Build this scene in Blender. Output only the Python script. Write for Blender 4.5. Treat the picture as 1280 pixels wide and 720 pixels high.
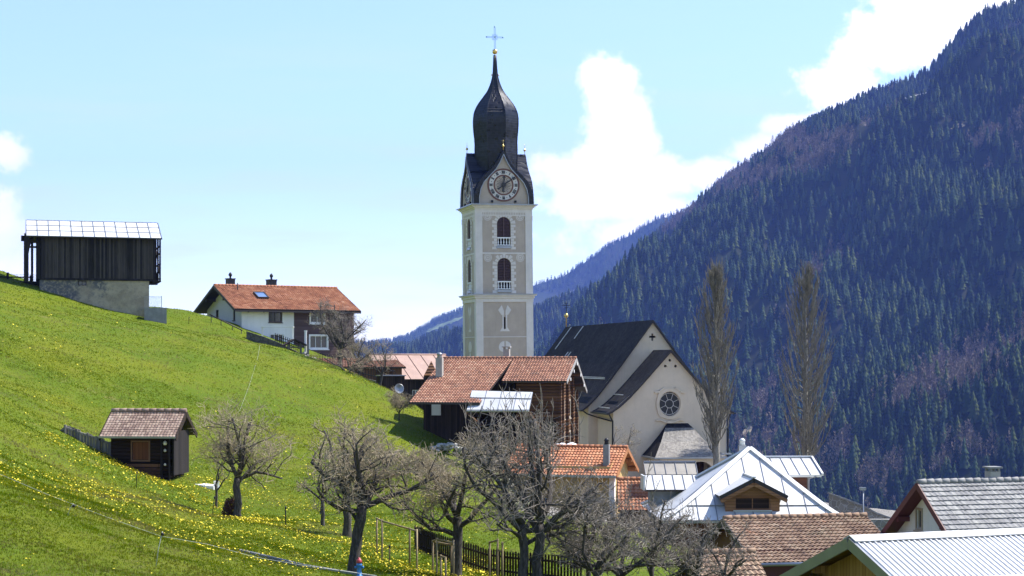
import bpy, math, random
import numpy as np
from mathutils import Vector, Matrix, noise, geometry

for o in list(bpy.data.objects):
    bpy.data.objects.remove(o, do_unlink=True)
SC = bpy.context.scene
COL = SC.collection
R = math.radians
F = 2100.0          # focal length in pixels of a 1280 wide frame
HZ = 450.0          # row of the horizon in that frame

# ------------------------------------------------------------------ camera
cd = bpy.data.cameras.new('camera')
cam = bpy.data.objects.new('camera', cd)
COL.objects.link(cam)
cd.sensor_width = 36.0
cd.lens = 36.0 * F / 1280.0
cd.shift_y = (HZ - 360.0) / 1280.0
cd.clip_start = 0.5
cd.clip_end = 60000
cam.location = (0, 0, 0)
cam.rotation_euler = (R(90), 0, 0)
SC.camera = cam

# ------------------------------------------------------------------ sun, sky, exposure
SUN_AZ, SUN_EL = 70.0, 54.0
sd = Vector((math.sin(R(SUN_AZ)) * math.cos(R(SUN_EL)), math.cos(R(SUN_AZ)) * math.cos(R(SUN_EL)), math.sin(R(SUN_EL))))
sl = bpy.data.lights.new('sun', 'SUN')
sl.energy = 4.2
sl.angle = R(0.5)
sl.color = (1.0, 0.955, 0.88)
so = bpy.data.objects.new('sun', sl)
COL.objects.link(so)
so.rotation_euler = sd.to_track_quat('Z', 'Y').to_euler()
so.location = (60, 40, 120)
SC.view_settings.view_transform = 'Standard'
SC.view_settings.look = 'None'
SC.view_settings.gamma = 1.0
SC.view_settings.exposure = 1.30
SC.cycles.use_denoising = True
SC.cycles.max_bounces = 6
SC.cycles.diffuse_bounces = 3
SC.cycles.glossy_bounces = 3
SC.cycles.transmission_bounces = 4
SC.cycles.volume_bounces = 1
SC.cycles.transparent_max_bounces = 8
SC.cycles.sample_clamp_indirect = 8.0
SKY_STRENGTH = 0.15


class NT:
    """small helper round a node tree"""
    def __init__(s, tree):
        s.t = tree
    def n(s, typ, ins=None, **attrs):
        nd = s.t.nodes.new(typ)
        for k, v in attrs.items():
            setattr(nd, k, v)
        for k, v in (ins or {}).items():
            s.put(nd.inputs[k], v)
        return nd
    def put(s, sock, v):
        if isinstance(v, bpy.types.NodeSocket):
            s.t.links.new(v, sock)
        elif isinstance(v, bpy.types.Node):
            s.t.links.new(v.outputs[0], sock)
        else:
            if sock.type == 'RGBA' and len(v) == 3:
                v = (*v, 1)
            sock.default_value = v
    def m(s, op, a, b=0.0, c=None, clamp=False):
        nd = s.n('ShaderNodeMath', operation=op, use_clamp=clamp)
        s.put(nd.inputs[0], a)
        s.put(nd.inputs[1], b)
        if c is not None:
            s.put(nd.inputs[2], c)
        return nd.outputs[0]
    def mix(s, f, a, b, blend='MIX'):
        nd = s.n('ShaderNodeMix', data_type='RGBA', blend_type=blend)
        s.put(nd.inputs[0], f)
        s.put(nd.inputs[6], a)
        s.put(nd.inputs[7], b)
        return nd.outputs[2]
    def ramp(s, f, stops, interp='LINEAR'):
        nd = s.n('ShaderNodeValToRGB')
        nd.color_ramp.interpolation = interp
        els = nd.color_ramp.elements
        while len(els) < len(stops):
            els.new(0.5)
        for e, (p, c) in zip(els, stops):
            e.position = p
            e.color = (*c, 1) if len(c) == 3 else c
        s.put(nd.inputs[0], f)
        return nd.outputs[0]
    def smooth(s, x, lo, hi):
        nd = s.n('ShaderNodeMapRange', interpolation_type='SMOOTHSTEP')
        s.put(nd.inputs[0], x)
        nd.inputs[1].default_value = lo
        nd.inputs[2].default_value = hi
        return nd.outputs[0]
    def noise(s, vec, scale, detail=4, rough=0.55, dist=0.0):
        nd = s.n('ShaderNodeTexNoise', {'Scale': scale, 'Detail': detail, 'Roughness': rough, 'Distortion': dist})
        if vec is not None:
            s.put(nd.inputs['Vector'], vec)
        return nd.outputs['Fac']


world = bpy.data.worlds.new('World')
SC.world = world
world.use_nodes = True
wt = NT(world.node_tree)
world.node_tree.nodes.clear()
sky = wt.n('ShaderNodeTexSky', sky_type='NISHITA', sun_disc=False)
sky.sun_elevation = R(SUN_EL)
sky.sun_rotation = R(SUN_AZ)
sky.altitude = 1200
sky.air_density = 1.0
sky.dust_density = 0.6
sky.ozone_density = 4.0
tc = wt.n('ShaderNodeTexCoord')
sx = wt.n('ShaderNodeSeparateXYZ', {0: tc.outputs['Generated']})
yy = wt.m('MAXIMUM', sx.outputs[1], 0.02)
cu = wt.m('DIVIDE', sx.outputs[0], yy)      # tangent of the bearing
cv = wt.m('DIVIDE', sx.outputs[2], yy)      # tangent of the elevation
cvec = wt.n('ShaderNodeCombineXYZ', {0: cu, 1: cv, 2: 0.0}).outputs[0]
nz1 = wt.noise(cvec, 24.0, 9, 0.6)
nz2 = wt.noise(cvec, 9.0, 6, 0.55)
# cumulus masses: bearing, elevation, half widths (as tangents)
CL = [(758, 108, 40, 44), (784, 165, 56, 58), (828, 222, 74, 36), (735, 225, 78, 48), (895, 218, 70, 26), (955, 190, 58, 22), (770, 250, 115, 34),
      (1046, 112, 62, 36), (1105, 48, 74, 40), (1190, 16, 105, 52), (1270, -16, 110, 60), (1035, 155, 82, 20), (1098, 140, 60, 14),
      (6, 192, 44, 30), (-6, 285, 50, 58), (-20, 335, 70, 34), (-90, 260, 90, 90), (1400, 40, 160, 90), (840, 300, 170, 38)]
best = None
for (u, v, ru, rv) in CL:
    a = wt.m('MULTIPLY', wt.m('SUBTRACT', cu, (u - 640) / F), F / ru)
    b = wt.m('MULTIPLY', wt.m('SUBTRACT', cv, (HZ - v) / F), F / rv)
    d = wt.m('ADD', wt.m('MULTIPLY', a, a), wt.m('MULTIPLY', b, b))
    val = wt.m('SUBTRACT', 1.0, wt.m('SQRT', d))
    best = val if best is None else wt.m('SMOOTH_MAX', best, val, 0.12)
nz3 = wt.noise(cvec, 75.0, 8, 0.65)
fr = wt.m('ADD', wt.m('MULTIPLY', wt.m('SUBTRACT', nz1, 0.5), 2.3), wt.m('MULTIPLY', wt.m('SUBTRACT', nz2, 0.5), 1.0))
fr = wt.m('ADD', fr, wt.m('MULTIPLY', wt.m('SUBTRACT', nz3, 0.5), 0.9))
cl = wt.m('MULTIPLY', wt.smooth(wt.m('ADD', best, fr), -0.12, 0.42), wt.m('GREATER_THAN', sx.outputs[1], 0.05))
# thin veils, long and flat
st = wt.n('ShaderNodeMapping', {0: cvec, 3: (2.2, 17.0, 1.0)}).outputs[0]
veil = wt.m('MULTIPLY', wt.smooth(wt.noise(st, 2.2, 6, 0.6), 0.40, 0.74), wt.smooth(cv, 0.24, 0.0))
skt = wt.mix(1.0, sky.outputs[0], (1.0, 0.90, 0.80), 'MULTIPLY')
skc = wt.mix(wt.m('MULTIPLY', veil, 0.75), skt, (3.4, 3.4, 3.4))
sh = wt.smooth(wt.m('ADD', nz2, wt.m('MULTIPLY', best, 0.15)), 0.35, 0.65)
cc = wt.mix(sh, (4.6, 4.6, 4.7), (6.0, 5.9, 5.8))
skc = wt.mix(cl, skc, cc)
bg = wt.n('ShaderNodeBackground', {'Color': skc, 'Strength': SKY_STRENGTH})
wo = wt.n('ShaderNodeOutputWorld', {'Surface': bg})

# ------------------------------------------------------------------ mesh helpers
random.seed(7)


def W(u, v, d):
    return Vector(((u - 640.0) * d / F, d, (HZ - v) * d / F))


class MB:
    def __init__(s, M=None):
        s.v, s.f, s.uv, s.mi = [], [], {}, []
        s.M = M
        s.smooth = set()
    def av(s, p):
        p = Vector(p)
        if s.M is not None:
            p = s.M @ p
        s.v.append(p[:])
        return len(s.v) - 1
    def face(s, ids, mi=0, uv=None, smooth=False):
        if uv:
            s.uv[len(s.f)] = uv
        if smooth:
            s.smooth.add(len(s.f))
        s.f.append(tuple(ids))
        s.mi.append(mi)
    def poly(s, pts, mi=0, uv=None):
        s.face([s.av(p) for p in pts], mi, uv)
    def box(s, x0, x1, y0, y1, z0, z1, mi=0, M=None):
        c = [Vector((x, y, z)) for z in (z0, z1) for y in (y0, y1) for x in (x0, x1)]
        if M is not None:
            c = [M @ p for p in c]
        i = [s.av(p) for p in c]
        for q in ((0, 2, 3, 1), (4, 5, 7, 6), (0, 1, 5, 4), (2, 6, 7, 3), (0, 4, 6, 2), (1, 3, 7, 5)):
            s.face([i[k] for k in q], mi)
    def beam(s, a, b, w, h, up=(0, 0, 1), mi=0):
        a, b = Vector(a), Vector(b)
        d = (b - a).normalized()
        r = d.cross(Vector(up))
        if r.length < 1e-4:
            r = d.cross(Vector((1, 0, 0)))
        r.normalize()
        n = r.cross(d)
        i = []
        for p in (a, b):
            for (q, t) in ((-1, -1), (1, -1), (1, 1), (-1, 1)):
                i.append(s.av(p + r * (q * w / 2) + n * (t * h / 2)))
        for q in ((3, 2, 1, 0), (4, 5, 6, 7), (0, 1, 5, 4), (1, 2, 6, 5), (2, 3, 7, 6), (3, 0, 4, 7)):
            s.face([i[k] for k in q], mi)
    def tube(s, pts, rads, n=6, mi=0, smooth=True, cap=True):
        rings = []
        L = len(pts)
        for k in range(L):
            p = Vector(pts[k])
            d = Vector(pts[min(k + 1, L - 1)]) - Vector(pts[max(k - 1, 0)])
            if d.length < 1e-9:
                d = Vector((0, 0, 1))
            d.normalize()
            a = d.cross(Vector((0.31, 0.95, 0.05)) if abs(d.y) < 0.9 else Vector((1, 0, 0)))
            a.normalize()
            b = d.cross(a)
            r = rads[k] if hasattr(rads, '__len__') else rads
            rings.append([s.av(p + (a * math.cos(2 * math.pi * j / n) + b * math.sin(2 * math.pi * j / n)) * r) for j in range(n)])
        for k in range(L - 1):
            for j in range(n):
                s.face((rings[k][j], rings[k][(j + 1) % n], rings[k + 1][(j + 1) % n], rings[k + 1][j]), mi, smooth=smooth)
        if cap:
            s.face(rings[0][::-1], mi)
            s.face(rings[-1], mi)
    def lathe(s, prof, n=12, c=(0, 0, 0), mi=0, smooth=True, ph=0.0):
        rings = []
        for (r, z) in prof:
            rings.append([s.av((c[0] + r * math.cos(ph + 2 * math.pi * j / n), c[1] + r * math.sin(ph + 2 * math.pi * j / n), c[2] + z)) for j in range(n)])
        for k in range(len(prof) - 1):
            for j in range(n):
                s.face((rings[k][j], rings[k][(j + 1) % n], rings[k + 1][(j + 1) % n], rings[k + 1][j]), mi, smooth=smooth)
        s.face(rings[0][::-1], mi)
        s.face(rings[-1], mi)
    def prism(s, pts, y0, y1, mi=0):
        """polygon in (x,z), counter-clockwise seen from -y, extruded from y0 (front) to y1"""
        a = [s.av((p[0], y0, p[1])) for p in pts]
        b = [s.av((p[0], y1, p[1])) for p in pts]
        s.face(a, mi)
        s.face(b[::-1], mi)
        n = len(pts)
        for k in range(n):
            s.face((a[k], b[k], b[(k + 1) % n], a[(k + 1) % n]), mi)
    def panel(s, outer, holes=(), depth=0.15, mi=0):
        """wall in the x,z plane (y=0, seen from -y) with real openings; reveals run to y=depth"""
        loops = [[Vector((p[0], 0, p[1])) for p in outer]] + [[Vector((p[0], 0, p[1])) for p in h] for h in holes]
        flat = [p for l in loops for p in l]
        ids = [s.av(p) for p in flat]
        for t in geometry.tessellate_polygon(loops):
            a, b, c = (flat[k] for k in t)
            if (b - a).cross(c - a).y > 0:
                t = (t[0], t[2], t[1])
            s.face([ids[k] for k in t], mi)
        for h in holes:
            n = len(h)
            for k in range(n):
                p, q = h[k], h[(k + 1) % n]
                s.poly([(p[0], 0, p[1]), (p[0], depth, p[1]), (q[0], depth, q[1]), (q[0], 0, q[1])], mi)
    def build(s, name, mats, parent=None):
        me = bpy.data.meshes.new(name)
        me.from_pydata(s.v, [], s.f)
        if not isinstance(mats, (list, tuple)):
            mats = [mats]
        for m in mats:
            me.materials.append(m)
        me.polygons.foreach_set('material_index', s.mi)
        sm = np.zeros(len(s.f), dtype=bool)
        for k in s.smooth:
            sm[k] = True
        me.polygons.foreach_set('use_smooth', sm)
        if s.uv:
            ul = me.uv_layers.new(name='UVMap')
            for p in me.polygons:
                if p.index in s.uv:
                    for li, c in zip(p.loop_indices, s.uv[p.index]):
                        ul.data[li].uv = c
        me.update()
        o = bpy.data.objects.new(name, me)
        COL.objects.link(o)
        if parent is not None:
            o.parent = parent
        return o


def thing(name, label, cat, loc=(0, 0, 0), rotz=0.0, group=None):
    o = bpy.data.objects.new(name, None)
    COL.objects.link(o)
    o.location = loc
    o.rotation_euler = (0, 0, rotz)
    o.empty_display_size = 0.5
    tag(o, label, cat, group, 'thing')
    return o


def tag(o, label=None, cat=None, group=None, kind=None):
    for k, v in (('label', label), ('category', cat), ('group', group), ('kind', kind)):
        if v:
            o[k] = v
    return o


def arch(x0, x1, z0, zs, n=14):
    """door/window outline with a round head: counter-clockwise seen from -y"""
    r = (x1 - x0) / 2
    c = (x0 + x1) / 2
    return [(x0, z0), (x1, z0)] + [(c + r * math.cos(math.pi * k / n), zs + r * math.sin(math.pi * k / n)) for k in range(n + 1)]


def rect(x0, x1, z0, z1):
    return [(x0, z0), (x1, z0), (x1, z1), (x0, z1)]


def circ(cx, cz, r, n=24):
    return [(cx + r * math.cos(2 * math.pi * k / n), cz + r * math.sin(2 * math.pi * k / n)) for k in range(n)]


# ------------------------------------------------------------------ materials
def new_mat(name):
    m = bpy.data.materials.new(name)
    m.use_nodes = True
    nt = NT(m.node_tree)
    b = m.node_tree.nodes['Principled BSDF']
    return m, nt, b


def bump(nt, b, h, strength=0.4, dist=0.02):
    nd = nt.n('ShaderNodeBump', {'Height': h, 'Strength': strength, 'Distance': dist})
    nt.put(b.inputs['Normal'], nd.outputs[0])


def objc(nt):
    return nt.n('ShaderNodeTexCoord').outputs['Object']


def sc3(c, k):
    return tuple(x * k for x in c)


def plaster(name, c, dirt=0.75, scale=0.8, rough=0.9):
    m, nt, b = new_mat(name)
    p = objc(nt)
    f = nt.smooth(nt.noise(p, scale, 6, 0.65), 0.35, 0.75)
    st = nt.n('ShaderNodeMapping', {0: p, 3: (3.0, 3.0, 0.25)}).outputs[0]
    g = nt.smooth(nt.noise(st, 1.4, 5, 0.6), 0.5, 0.8)
    col = nt.mix(f, sc3(c, dirt), c)
    col = nt.mix(nt.m('MULTIPLY', g, 0.35), col, sc3(c, dirt * 0.75))
    nt.put(b.inputs['Base Color'], col)
    b.inputs['Roughness'].default_value = rough
    bump(nt, b, nt.noise(p, 14, 5, 0.7), 0.35, 0.02)
    return m


def planks(name, c1, c2, width=0.16, horiz=False, rough=0.85, groove=0.9, log=False):
    m, nt, b = new_mat(name)
    p = objc(nt)
    sp = nt.n('ShaderNodeSeparateXYZ', {0: p})
    if horiz:
        q = sp.outputs[2]
    else:
        q = nt.m('ADD', sp.outputs[0], sp.outputs[1])
    q = nt.m('DIVIDE', q, width)
    idn = nt.m('FLOOR', q)
    fr = nt.m('FRACT', q)
    wn = nt.n('ShaderNodeTexWhiteNoise', {'W': idn}, noise_dimensions='1D').outputs[0]
    if horiz:
        mp = nt.n('ShaderNodeMapping', {0: p, 3: (0.6, 0.6, 9.0)}).outputs[0]
    else:
        mp = nt.n('ShaderNodeMapping', {0: p, 3: (9.0, 9.0, 0.6)}).outputs[0]
    gr = nt.noise(mp, 2.0, 6, 0.65)
    big = nt.noise(p, 0.5, 4, 0.6)
    f = nt.m('ADD', nt.m('MULTIPLY', wn, 0.45), nt.m('MULTIPLY', nt.m('ADD', gr, nt.m('MULTIPLY', big, 0.5)), 0.55), clamp=True)
    col = nt.mix(nt.smooth(f, 0.25, 0.95), c1, c2)
    e = nt.m('ABSOLUTE', nt.m('SUBTRACT', fr, 0.5))
    gv = nt.smooth(e, 0.42, 0.5)
    col = nt.mix(nt.m('MULTIPLY', gv, groove), col, sc3(c1, 0.25))
    nt.put(b.inputs['Base Color'], col)
    b.inputs['Roughness'].default_value = rough
    b.inputs['Specular IOR Level'].default_value = 0.18
    if log:
        hgt = nt.m('SUBTRACT', 1.0, nt.m('MULTIPLY', nt.m('MULTIPLY', e, e), 4.0))
        bump(nt, b, nt.m('ADD', hgt, nt.m('MULTIPLY', gr, 0.15)), 0.9, 0.07)
    else:
        bump(nt, b, nt.m('ADD', nt.m('SUBTRACT', 1.0, gv), nt.m('MULTIPLY', gr, 0.3)), 0.6, 0.02)
    return m


def tiles(name, stops, row, colw, rough=0.85, moss=None, mossamt=0.5, stagger=False):
    """colour per tile from the roof's own metric UVs; relief is real geometry"""
    m, nt, b = new_mat(name)
    uv = nt.n('ShaderNodeUVMap').outputs[0]
    sp = nt.n('ShaderNodeSeparateXYZ', {0: uv})
    rr = nt.m('FLOOR', nt.m('DIVIDE', sp.outputs[1], row))
    uu = nt.m('DIVIDE', sp.outputs[0], colw)
    if stagger:
        uu = nt.m('ADD', uu, nt.m('MULTIPLY', nt.m('MODULO', rr, 2.0), 0.5))
    cc_ = nt.m('FLOOR', uu)
    v = nt.n('ShaderNodeCombineXYZ', {0: cc_, 1: rr, 2: 3.7}).outputs[0]
    wn = nt.n('ShaderNodeTexWhiteNoise', {'Vector': v}, noise_dimensions='3D').outputs[0]
    p = objc(nt)
    big = nt.noise(p, 0.45, 5, 0.6)
    f = nt.m('ADD', nt.m('MULTIPLY', wn, 0.62), nt.m('MULTIPLY', nt.smooth(big, 0.3, 0.7), 0.38))
    col = nt.ramp(f, stops)
    fine = nt.noise(p, 9.0, 4, 0.7)
    col = nt.mix(nt.m('MULTIPLY', nt.smooth(fine, 0.5, 0.75), 0.45), col, sc3(stops[0][1], 0.7))
    if moss:
        col = nt.mix(nt.m('MULTIPLY', nt.smooth(nt.noise(p, 1.1, 6, 0.7), 0.52, 0.72), mossamt), col, moss)
    if stagger:
        e = nt.m('ABSOLUTE', nt.m('SUBTRACT', nt.m('FRACT', uu), 0.5))
        col = nt.mix(nt.m('MULTIPLY', nt.smooth(e, 0.44, 0.5), 0.8), col, sc3(stops[0][1], 0.35))
    nt.put(b.inputs['Base Color'], col)
    b.inputs['Roughness'].default_value = rough
    bump(nt, b, fine, 0.3, 0.01)
    return m


def metal(name, c, rough=0.45, metallic=0.6, var=0.8, rust=None):
    m, nt, b = new_mat(name)
    p = objc(nt)
    f = nt.smooth(nt.noise(p, 0.9, 5, 0.6), 0.3, 0.7)
    col = nt.mix(f, sc3(c, var), c)
    if rust:
        col = nt.mix(nt.m('MULTIPLY', nt.smooth(nt.noise(p, 1.7, 6, 0.7), 0.68, 0.78), 0.8), col, rust)
    nt.put(b.inputs['Base Color'], col)
    b.inputs['Roughness'].default_value = rough
    b.inputs['Metallic'].default_value = metallic
    bump(nt, b, nt.noise(p, 3.0, 3, 0.5), 0.12, 0.02)
    return m


def plain(name, c, rough=0.6, metallic=0.0, var=0.8, scale=6.0):
    m, nt, b = new_mat(name)
    f = nt.noise(objc(nt), scale, 4, 0.6)
    nt.put(b.inputs['Base Color'], nt.mix(f, sc3(c, var), sc3(c, 2 - var)))
    b.inputs['Roughness'].default_value = rough
    b.inputs['Metallic'].default_value = metallic
    return m


def stone(name, c1, c2, scale=3.0, mortar=(0.3, 0.29, 0.27)):
    m, nt, b = new_mat(name)
    p = objc(nt)
    vo = nt.n('ShaderNodeTexVoronoi', {'Vector': p, 'Scale': scale}, feature='DISTANCE_TO_EDGE')
    vc = nt.n('ShaderNodeTexVoronoi', {'Vector': p, 'Scale': scale})
    e = nt.smooth(vo.outputs['Distance'], 0.02, 0.09)
    col = nt.mix(nt.noise(p, 2.2, 5, 0.6), c1, c2)
    col = nt.mix(nt.m('MULTIPLY', nt.n('ShaderNodeSeparateColor', {0: vc.outputs['Color']}).outputs[0], 0.5), col, sc3(c1, 0.6))
    col = nt.mix(e, mortar, col)
    nt.put(b.inputs['Base Color'], col)
    b.inputs['Roughness'].default_value = 0.9
    bump(nt, b, nt.m('ADD', e, nt.noise(p, 12, 4, 0.6)), 0.6, 0.04)
    return m


def glass_mat(name, c=(0.03, 0.035, 0.045), rough=0.08):
    m, nt, b = new_mat(name)
    f = nt.noise(objc(nt), 1.2, 3, 0.5)
    nt.put(b.inputs['Base Color'], nt.mix(f, sc3(c, 0.5), sc3(c, 1.6)))
    b.inputs['Roughness'].default_value = rough
    return m


MT = {}
MT['glass'] = glass_mat('window_glass')
MT['white_frame'] = plain('white_painted_frame', (0.75, 0.74, 0.72))
MT['dark_wood'] = planks('dark_weathered_wood', (0.012, 0.0085, 0.006), (0.050, 0.034, 0.024), 0.17)
MT['black_wood'] = planks('blackened_beam', (0.012, 0.010, 0.010), (0.03, 0.025, 0.024), 0.3)
MT['barn_boards'] = planks('old_barn_boards', (0.007, 0.006, 0.005), (0.075, 0.062, 0.052), 0.17)
MT['barn_stone'] = None
MT['iron'] = plain('dark_iron', (0.02, 0.02, 0.022), 0.5, 0.6)
MT['gilt'] = metal('gilded_metal', (0.8, 0.55, 0.2), 0.3, 1.0)
MT['concrete'] = plaster('grey_concrete', (0.26, 0.26, 0.255), 0.7, 1.5)
MT['bark'] = None
# ------------------------------------------------------------------ ground
def tps_fit(P, Z, smooth=0.02):
    n = len(P)
    d = np.sqrt(((P[:, None] - P[None]) ** 2).sum(-1))
    K = np.where(d > 0, d * d * np.log(np.maximum(d, 1e-9)), 0.0) + smooth * n * np.eye(n)
    A = np.zeros((n + 3, n + 3))
    A[:n, :n] = K
    A[:n, n] = 1
    A[:n, n + 1:] = P
    A[n, :n] = 1
    A[n + 1:, :n] = P.T
    return np.linalg.solve(A, np.concatenate([Z, [0, 0, 0]]))


def tps_eval(P, wgt, Q):
    n = len(P)
    out = wgt[n] + Q @ wgt[n + 1:]
    for k in range(n):
        d2 = ((Q - P[k]) ** 2).sum(-1)
        out = out + wgt[k] * 0.5 * d2 * np.log(np.maximum(d2, 1e-12))
    return out


GP = []
for (u, v, d) in [(0, 357, 152), (51, 363, 157), (116, 383, 157.5), (181, 397.5, 158), (206, 399, 160), (262, 400, 164), (303, 420, 162), (372, 444, 161),
                  (440, 466, 155), (500, 496, 146), (560, 546, 136), (592, 580, 128),
                  (0, 400, 128), (100, 430, 126), (200, 470, 122), (300, 480, 128), (380, 500, 130), (450, 515, 130),
                  (0, 520, 86), (100, 540, 94), (142, 578, 89.5), (212, 603, 89), (240, 560, 104), (350, 560, 108), (440, 570, 112), (520, 600, 108),
                  (0, 620, 53), (0, 720, 37), (200, 720, 44), (320, 720, 50), (430, 719, 57), (150, 640, 64), (300, 650, 80), (403, 657, 79), (432, 669, 75),
                  (520, 690, 69), (570, 728, 62), (660, 728, 60), (720, 735, 66), (640, 640, 92), (700, 640, 104),
                  (780, 640, 116), (840, 612, 145), (900, 690, 95), (640, 600, 150), (640, 590, 190), (1060, 800, 45), (1200, 720, 85), (1000, 760, 70)]:
    p = W(u, v, d)
    GP.append(p[:])
GP += [(0, 0, -1.75), (0, 20, -3.4), (10, 12, -3.6), (30, 20, -7.5), (70, 20, -11), (70, 90, -14), (60, 150, -18), (60, 220, -24), (20, 220, -18), (0, 225, -14),
       (-30, 225, -2), (-60, 225, 8), (-28, 185, 2.2), (-45, 185, 5.4), (-75, 160, 17), (-75, 90, 15), (-75, 30, 17), (-35, 30, 2.0), (-12, 10, -1.6), (-7, 22, -3.5), (-20, 18, -1.0), (-35, 0, 7), (-40, 60, 4.5), (-75, 0, 17),
       (-10, 185, -4), (40, 110, -11.5), (20, 110, -10.5)]
GP = np.array(GP)
GW = tps_fit(GP[:, :2], GP[:, 2], 0.004)


def ground_z(x, y):
    x = np.asarray(x, float)
    y = np.asarray(y, float)
    xc = np.clip(x, -75, 70)
    yc = np.clip(y, 0, 225)
    z = tps_eval(GP[:, :2], GW, np.stack([xc.ravel(), yc.ravel()], -1)).reshape(x.shape)
    z = z + np.clip(-75 - x, 0, 200) * 0.18 - np.clip(y - 225, 0, 1e6) * 0.4 - np.clip(x - 70, 0, 1e6) * 0.25
    z = np.maximum(z, -170.0)
    far = np.clip((y - 225) / 400.0, 0, 1) + np.clip((x - 70) / 500.0, 0, 1)
    bumps = 0.10 * np.sin(x * 0.9 + 0.6 * y) * np.sin(y * 0.53 - x * 0.2) + 0.16 * np.sin(x * 0.31 - 1.0) * np.sin(y * 0.27 + 0.5) + 0.05 * np.sin(1.7 * x + 3) * np.sin(1.3 * y)
    return z + bumps * (1 - np.clip(far, 0, 1))


def gz(x, y):
    return float(ground_z(np.array([x]), np.array([y]))[0])


def G(u, d):
    """point on the ground under bearing u at distance d"""
    x = (u - 640.0) * d / F
    return Vector((x, d, gz(x, d)))


def np_mesh(name, V, T, mats, parent=None, mi=None, smooth=False):
    V = np.asarray(V, np.float32)
    T = np.asarray(T, np.int32)
    k = T.shape[1]
    me = bpy.data.meshes.new(name)
    me.vertices.add(len(V))
    me.vertices.foreach_set('co', V.ravel())
    me.loops.add(T.size)
    me.loops.foreach_set('vertex_index', T.ravel())
    me.polygons.add(len(T))
    me.polygons.foreach_set('loop_start', np.arange(0, T.size, k, dtype=np.int32))
    try:
        me.polygons.foreach_set('loop_total', np.full(len(T), k, dtype=np.int32))
    except Exception:
        pass
    if not isinstance(mats, (list, tuple)):
        mats = [mats]
    for m in mats:
        me.materials.append(m)
    if mi is not None:
        me.polygons.foreach_set('material_index', np.asarray(mi, np.int32))
    if smooth:
        me.polygons.foreach_set('use_smooth', np.ones(len(T), dtype=bool))
    me.update(calc_edges=True)
    me.validate()
    o = bpy.data.objects.new(name, me)
    COL.objects.link(o)
    if parent is not None:
        o.parent = parent
    return o


def grid_faces(nx, ny):
    i = np.arange(nx - 1)
    j = np.arange(ny - 1)
    I, J = np.meshgrid(i, j)
    a = (J * nx + I).ravel()
    return np.stack([a, a + 1, a + nx + 1, a + nx], -1)


def meadow_material():
    m, nt, b = new_mat('meadow_turf')
    p = objc(nt)
    n1 = nt.noise(p, 0.11, 6, 0.6)
    n2 = nt.noise(p, 0.9, 6, 0.65)
    n3 = nt.noise(p, 7.0, 5, 0.7)
    n4 = nt.noise(p, 38.0, 3, 0.7)
    col = nt.mix(nt.smooth(n1, 0.35, 0.68), (0.090, 0.138, 0.003), (0.145, 0.165, 0.005))
    col = nt.mix(nt.m('MULTIPLY', nt.smooth(n2, 0.45, 0.8), 0.5), col, (0.175, 0.165, 0.025))
    # dry tufts of last year's grass, in drifts
    dry = nt.m('MULTIPLY', nt.smooth(nt.noise(p, 0.16, 7, 0.7, 0.4), 0.57, 0.72), nt.smooth(n2, 0.4, 0.62))
    col = nt.mix(nt.m('MULTIPLY', dry, 0.7), col, (0.23, 0.19, 0.075))
    col = nt.mix(nt.m('MULTIPLY', nt.smooth(n3, 0.5, 0.72), 0.5), col, (0.07, 0.125, 0.007))
    col = nt.mix(nt.m('MULTIPLY', nt.smooth(n4, 0.48, 0.7), 0.55), col, (0.06, 0.105, 0.007))
    sp = nt.n('ShaderNodeSeparateXYZ', {0: p})
    wob = nt.m('MULTIPLY', nt.m('SUBTRACT', nt.noise(p, 0.12, 4, 0.6), 0.5), 16.0)
    vx = nt.smooth(nt.m('ADD', nt.m('ADD', sp.outputs[0], nt.m('MULTIPLY', sp.outputs[1], 0.06)), wob), 6.0, 8.5)
    vy = nt.m('MULTIPLY', nt.smooth(nt.m('ADD', sp.outputs[1], wob), 96.0, 101.0), nt.smooth(sp.outputs[1], 330.0, 300.0))
    grav = nt.mix(nt.smooth(n3, 0.35, 0.65), (0.20, 0.185, 0.165), (0.30, 0.285, 0.26))
    col = nt.mix(nt.m('MULTIPLY', vx, vy), col, grav)
    nt.put(b.inputs['Base Color'], col)
    b.inputs['Roughness'].default_value = 0.95
    b.inputs['Specular IOR Level'].default_value = 0.15
    bump(nt, b, nt.m('ADD', n3, nt.m('MULTIPLY', n4, 0.6)), 0.8, 0.12)
    return m


xs = np.concatenate([-np.geomspace(9000, 64, 26), np.arange(-62, 30, 0.55), np.geomspace(31, 9000, 60)])
ys = np.concatenate([[-3000, -1200, -500, -200, -80, -40, -20, -10], np.arange(-4, 176, 0.7), np.geomspace(177, 14000, 60)])
X, Y = np.meshgrid(xs, ys)
Z = ground_z(X, Y)
MEADOW = meadow_material()
go = np_mesh('ground', np.stack([X.ravel(), Y.ravel(), Z.ravel()], -1), grid_faces(len(xs), len(ys)), MEADOW, smooth=True)
tag(go, kind='structure')

# ------------------------------------------------------------------ mountains
def interp(pts, u):
    pts = sorted(pts)
    return np.interp(u, [p[0] for p in pts], [p[1] for p in pts])


NEAR_RIDGE = [(380, 462), (440, 457), (480, 452), (530, 443), (580, 432), (620, 412), (668, 392), (749, 352), (779, 331), (816, 297), (870, 252), (900, 228), (930, 212), (960, 193), (985, 168),
              (1020, 160), (1060, 152), (1100, 129), (1150, 102), (1175, 78), (1200, 48), (1230, 24), (1280, 2), (1350, -40), (1450, -110), (1700, -220)]
FAR_RIDGE = [(380, 452), (410, 448), (440, 440), (470, 434), (490, 431), (510, 424), (525, 414), (540, 404), (560, 394), (580, 386), (640, 366), (670, 353), (700, 341), (735, 318), (760, 301), (790, 290),
             (820, 272), (860, 260), (900, 246), (1000, 215), (1100, 190), (1300, 150)]


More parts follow.
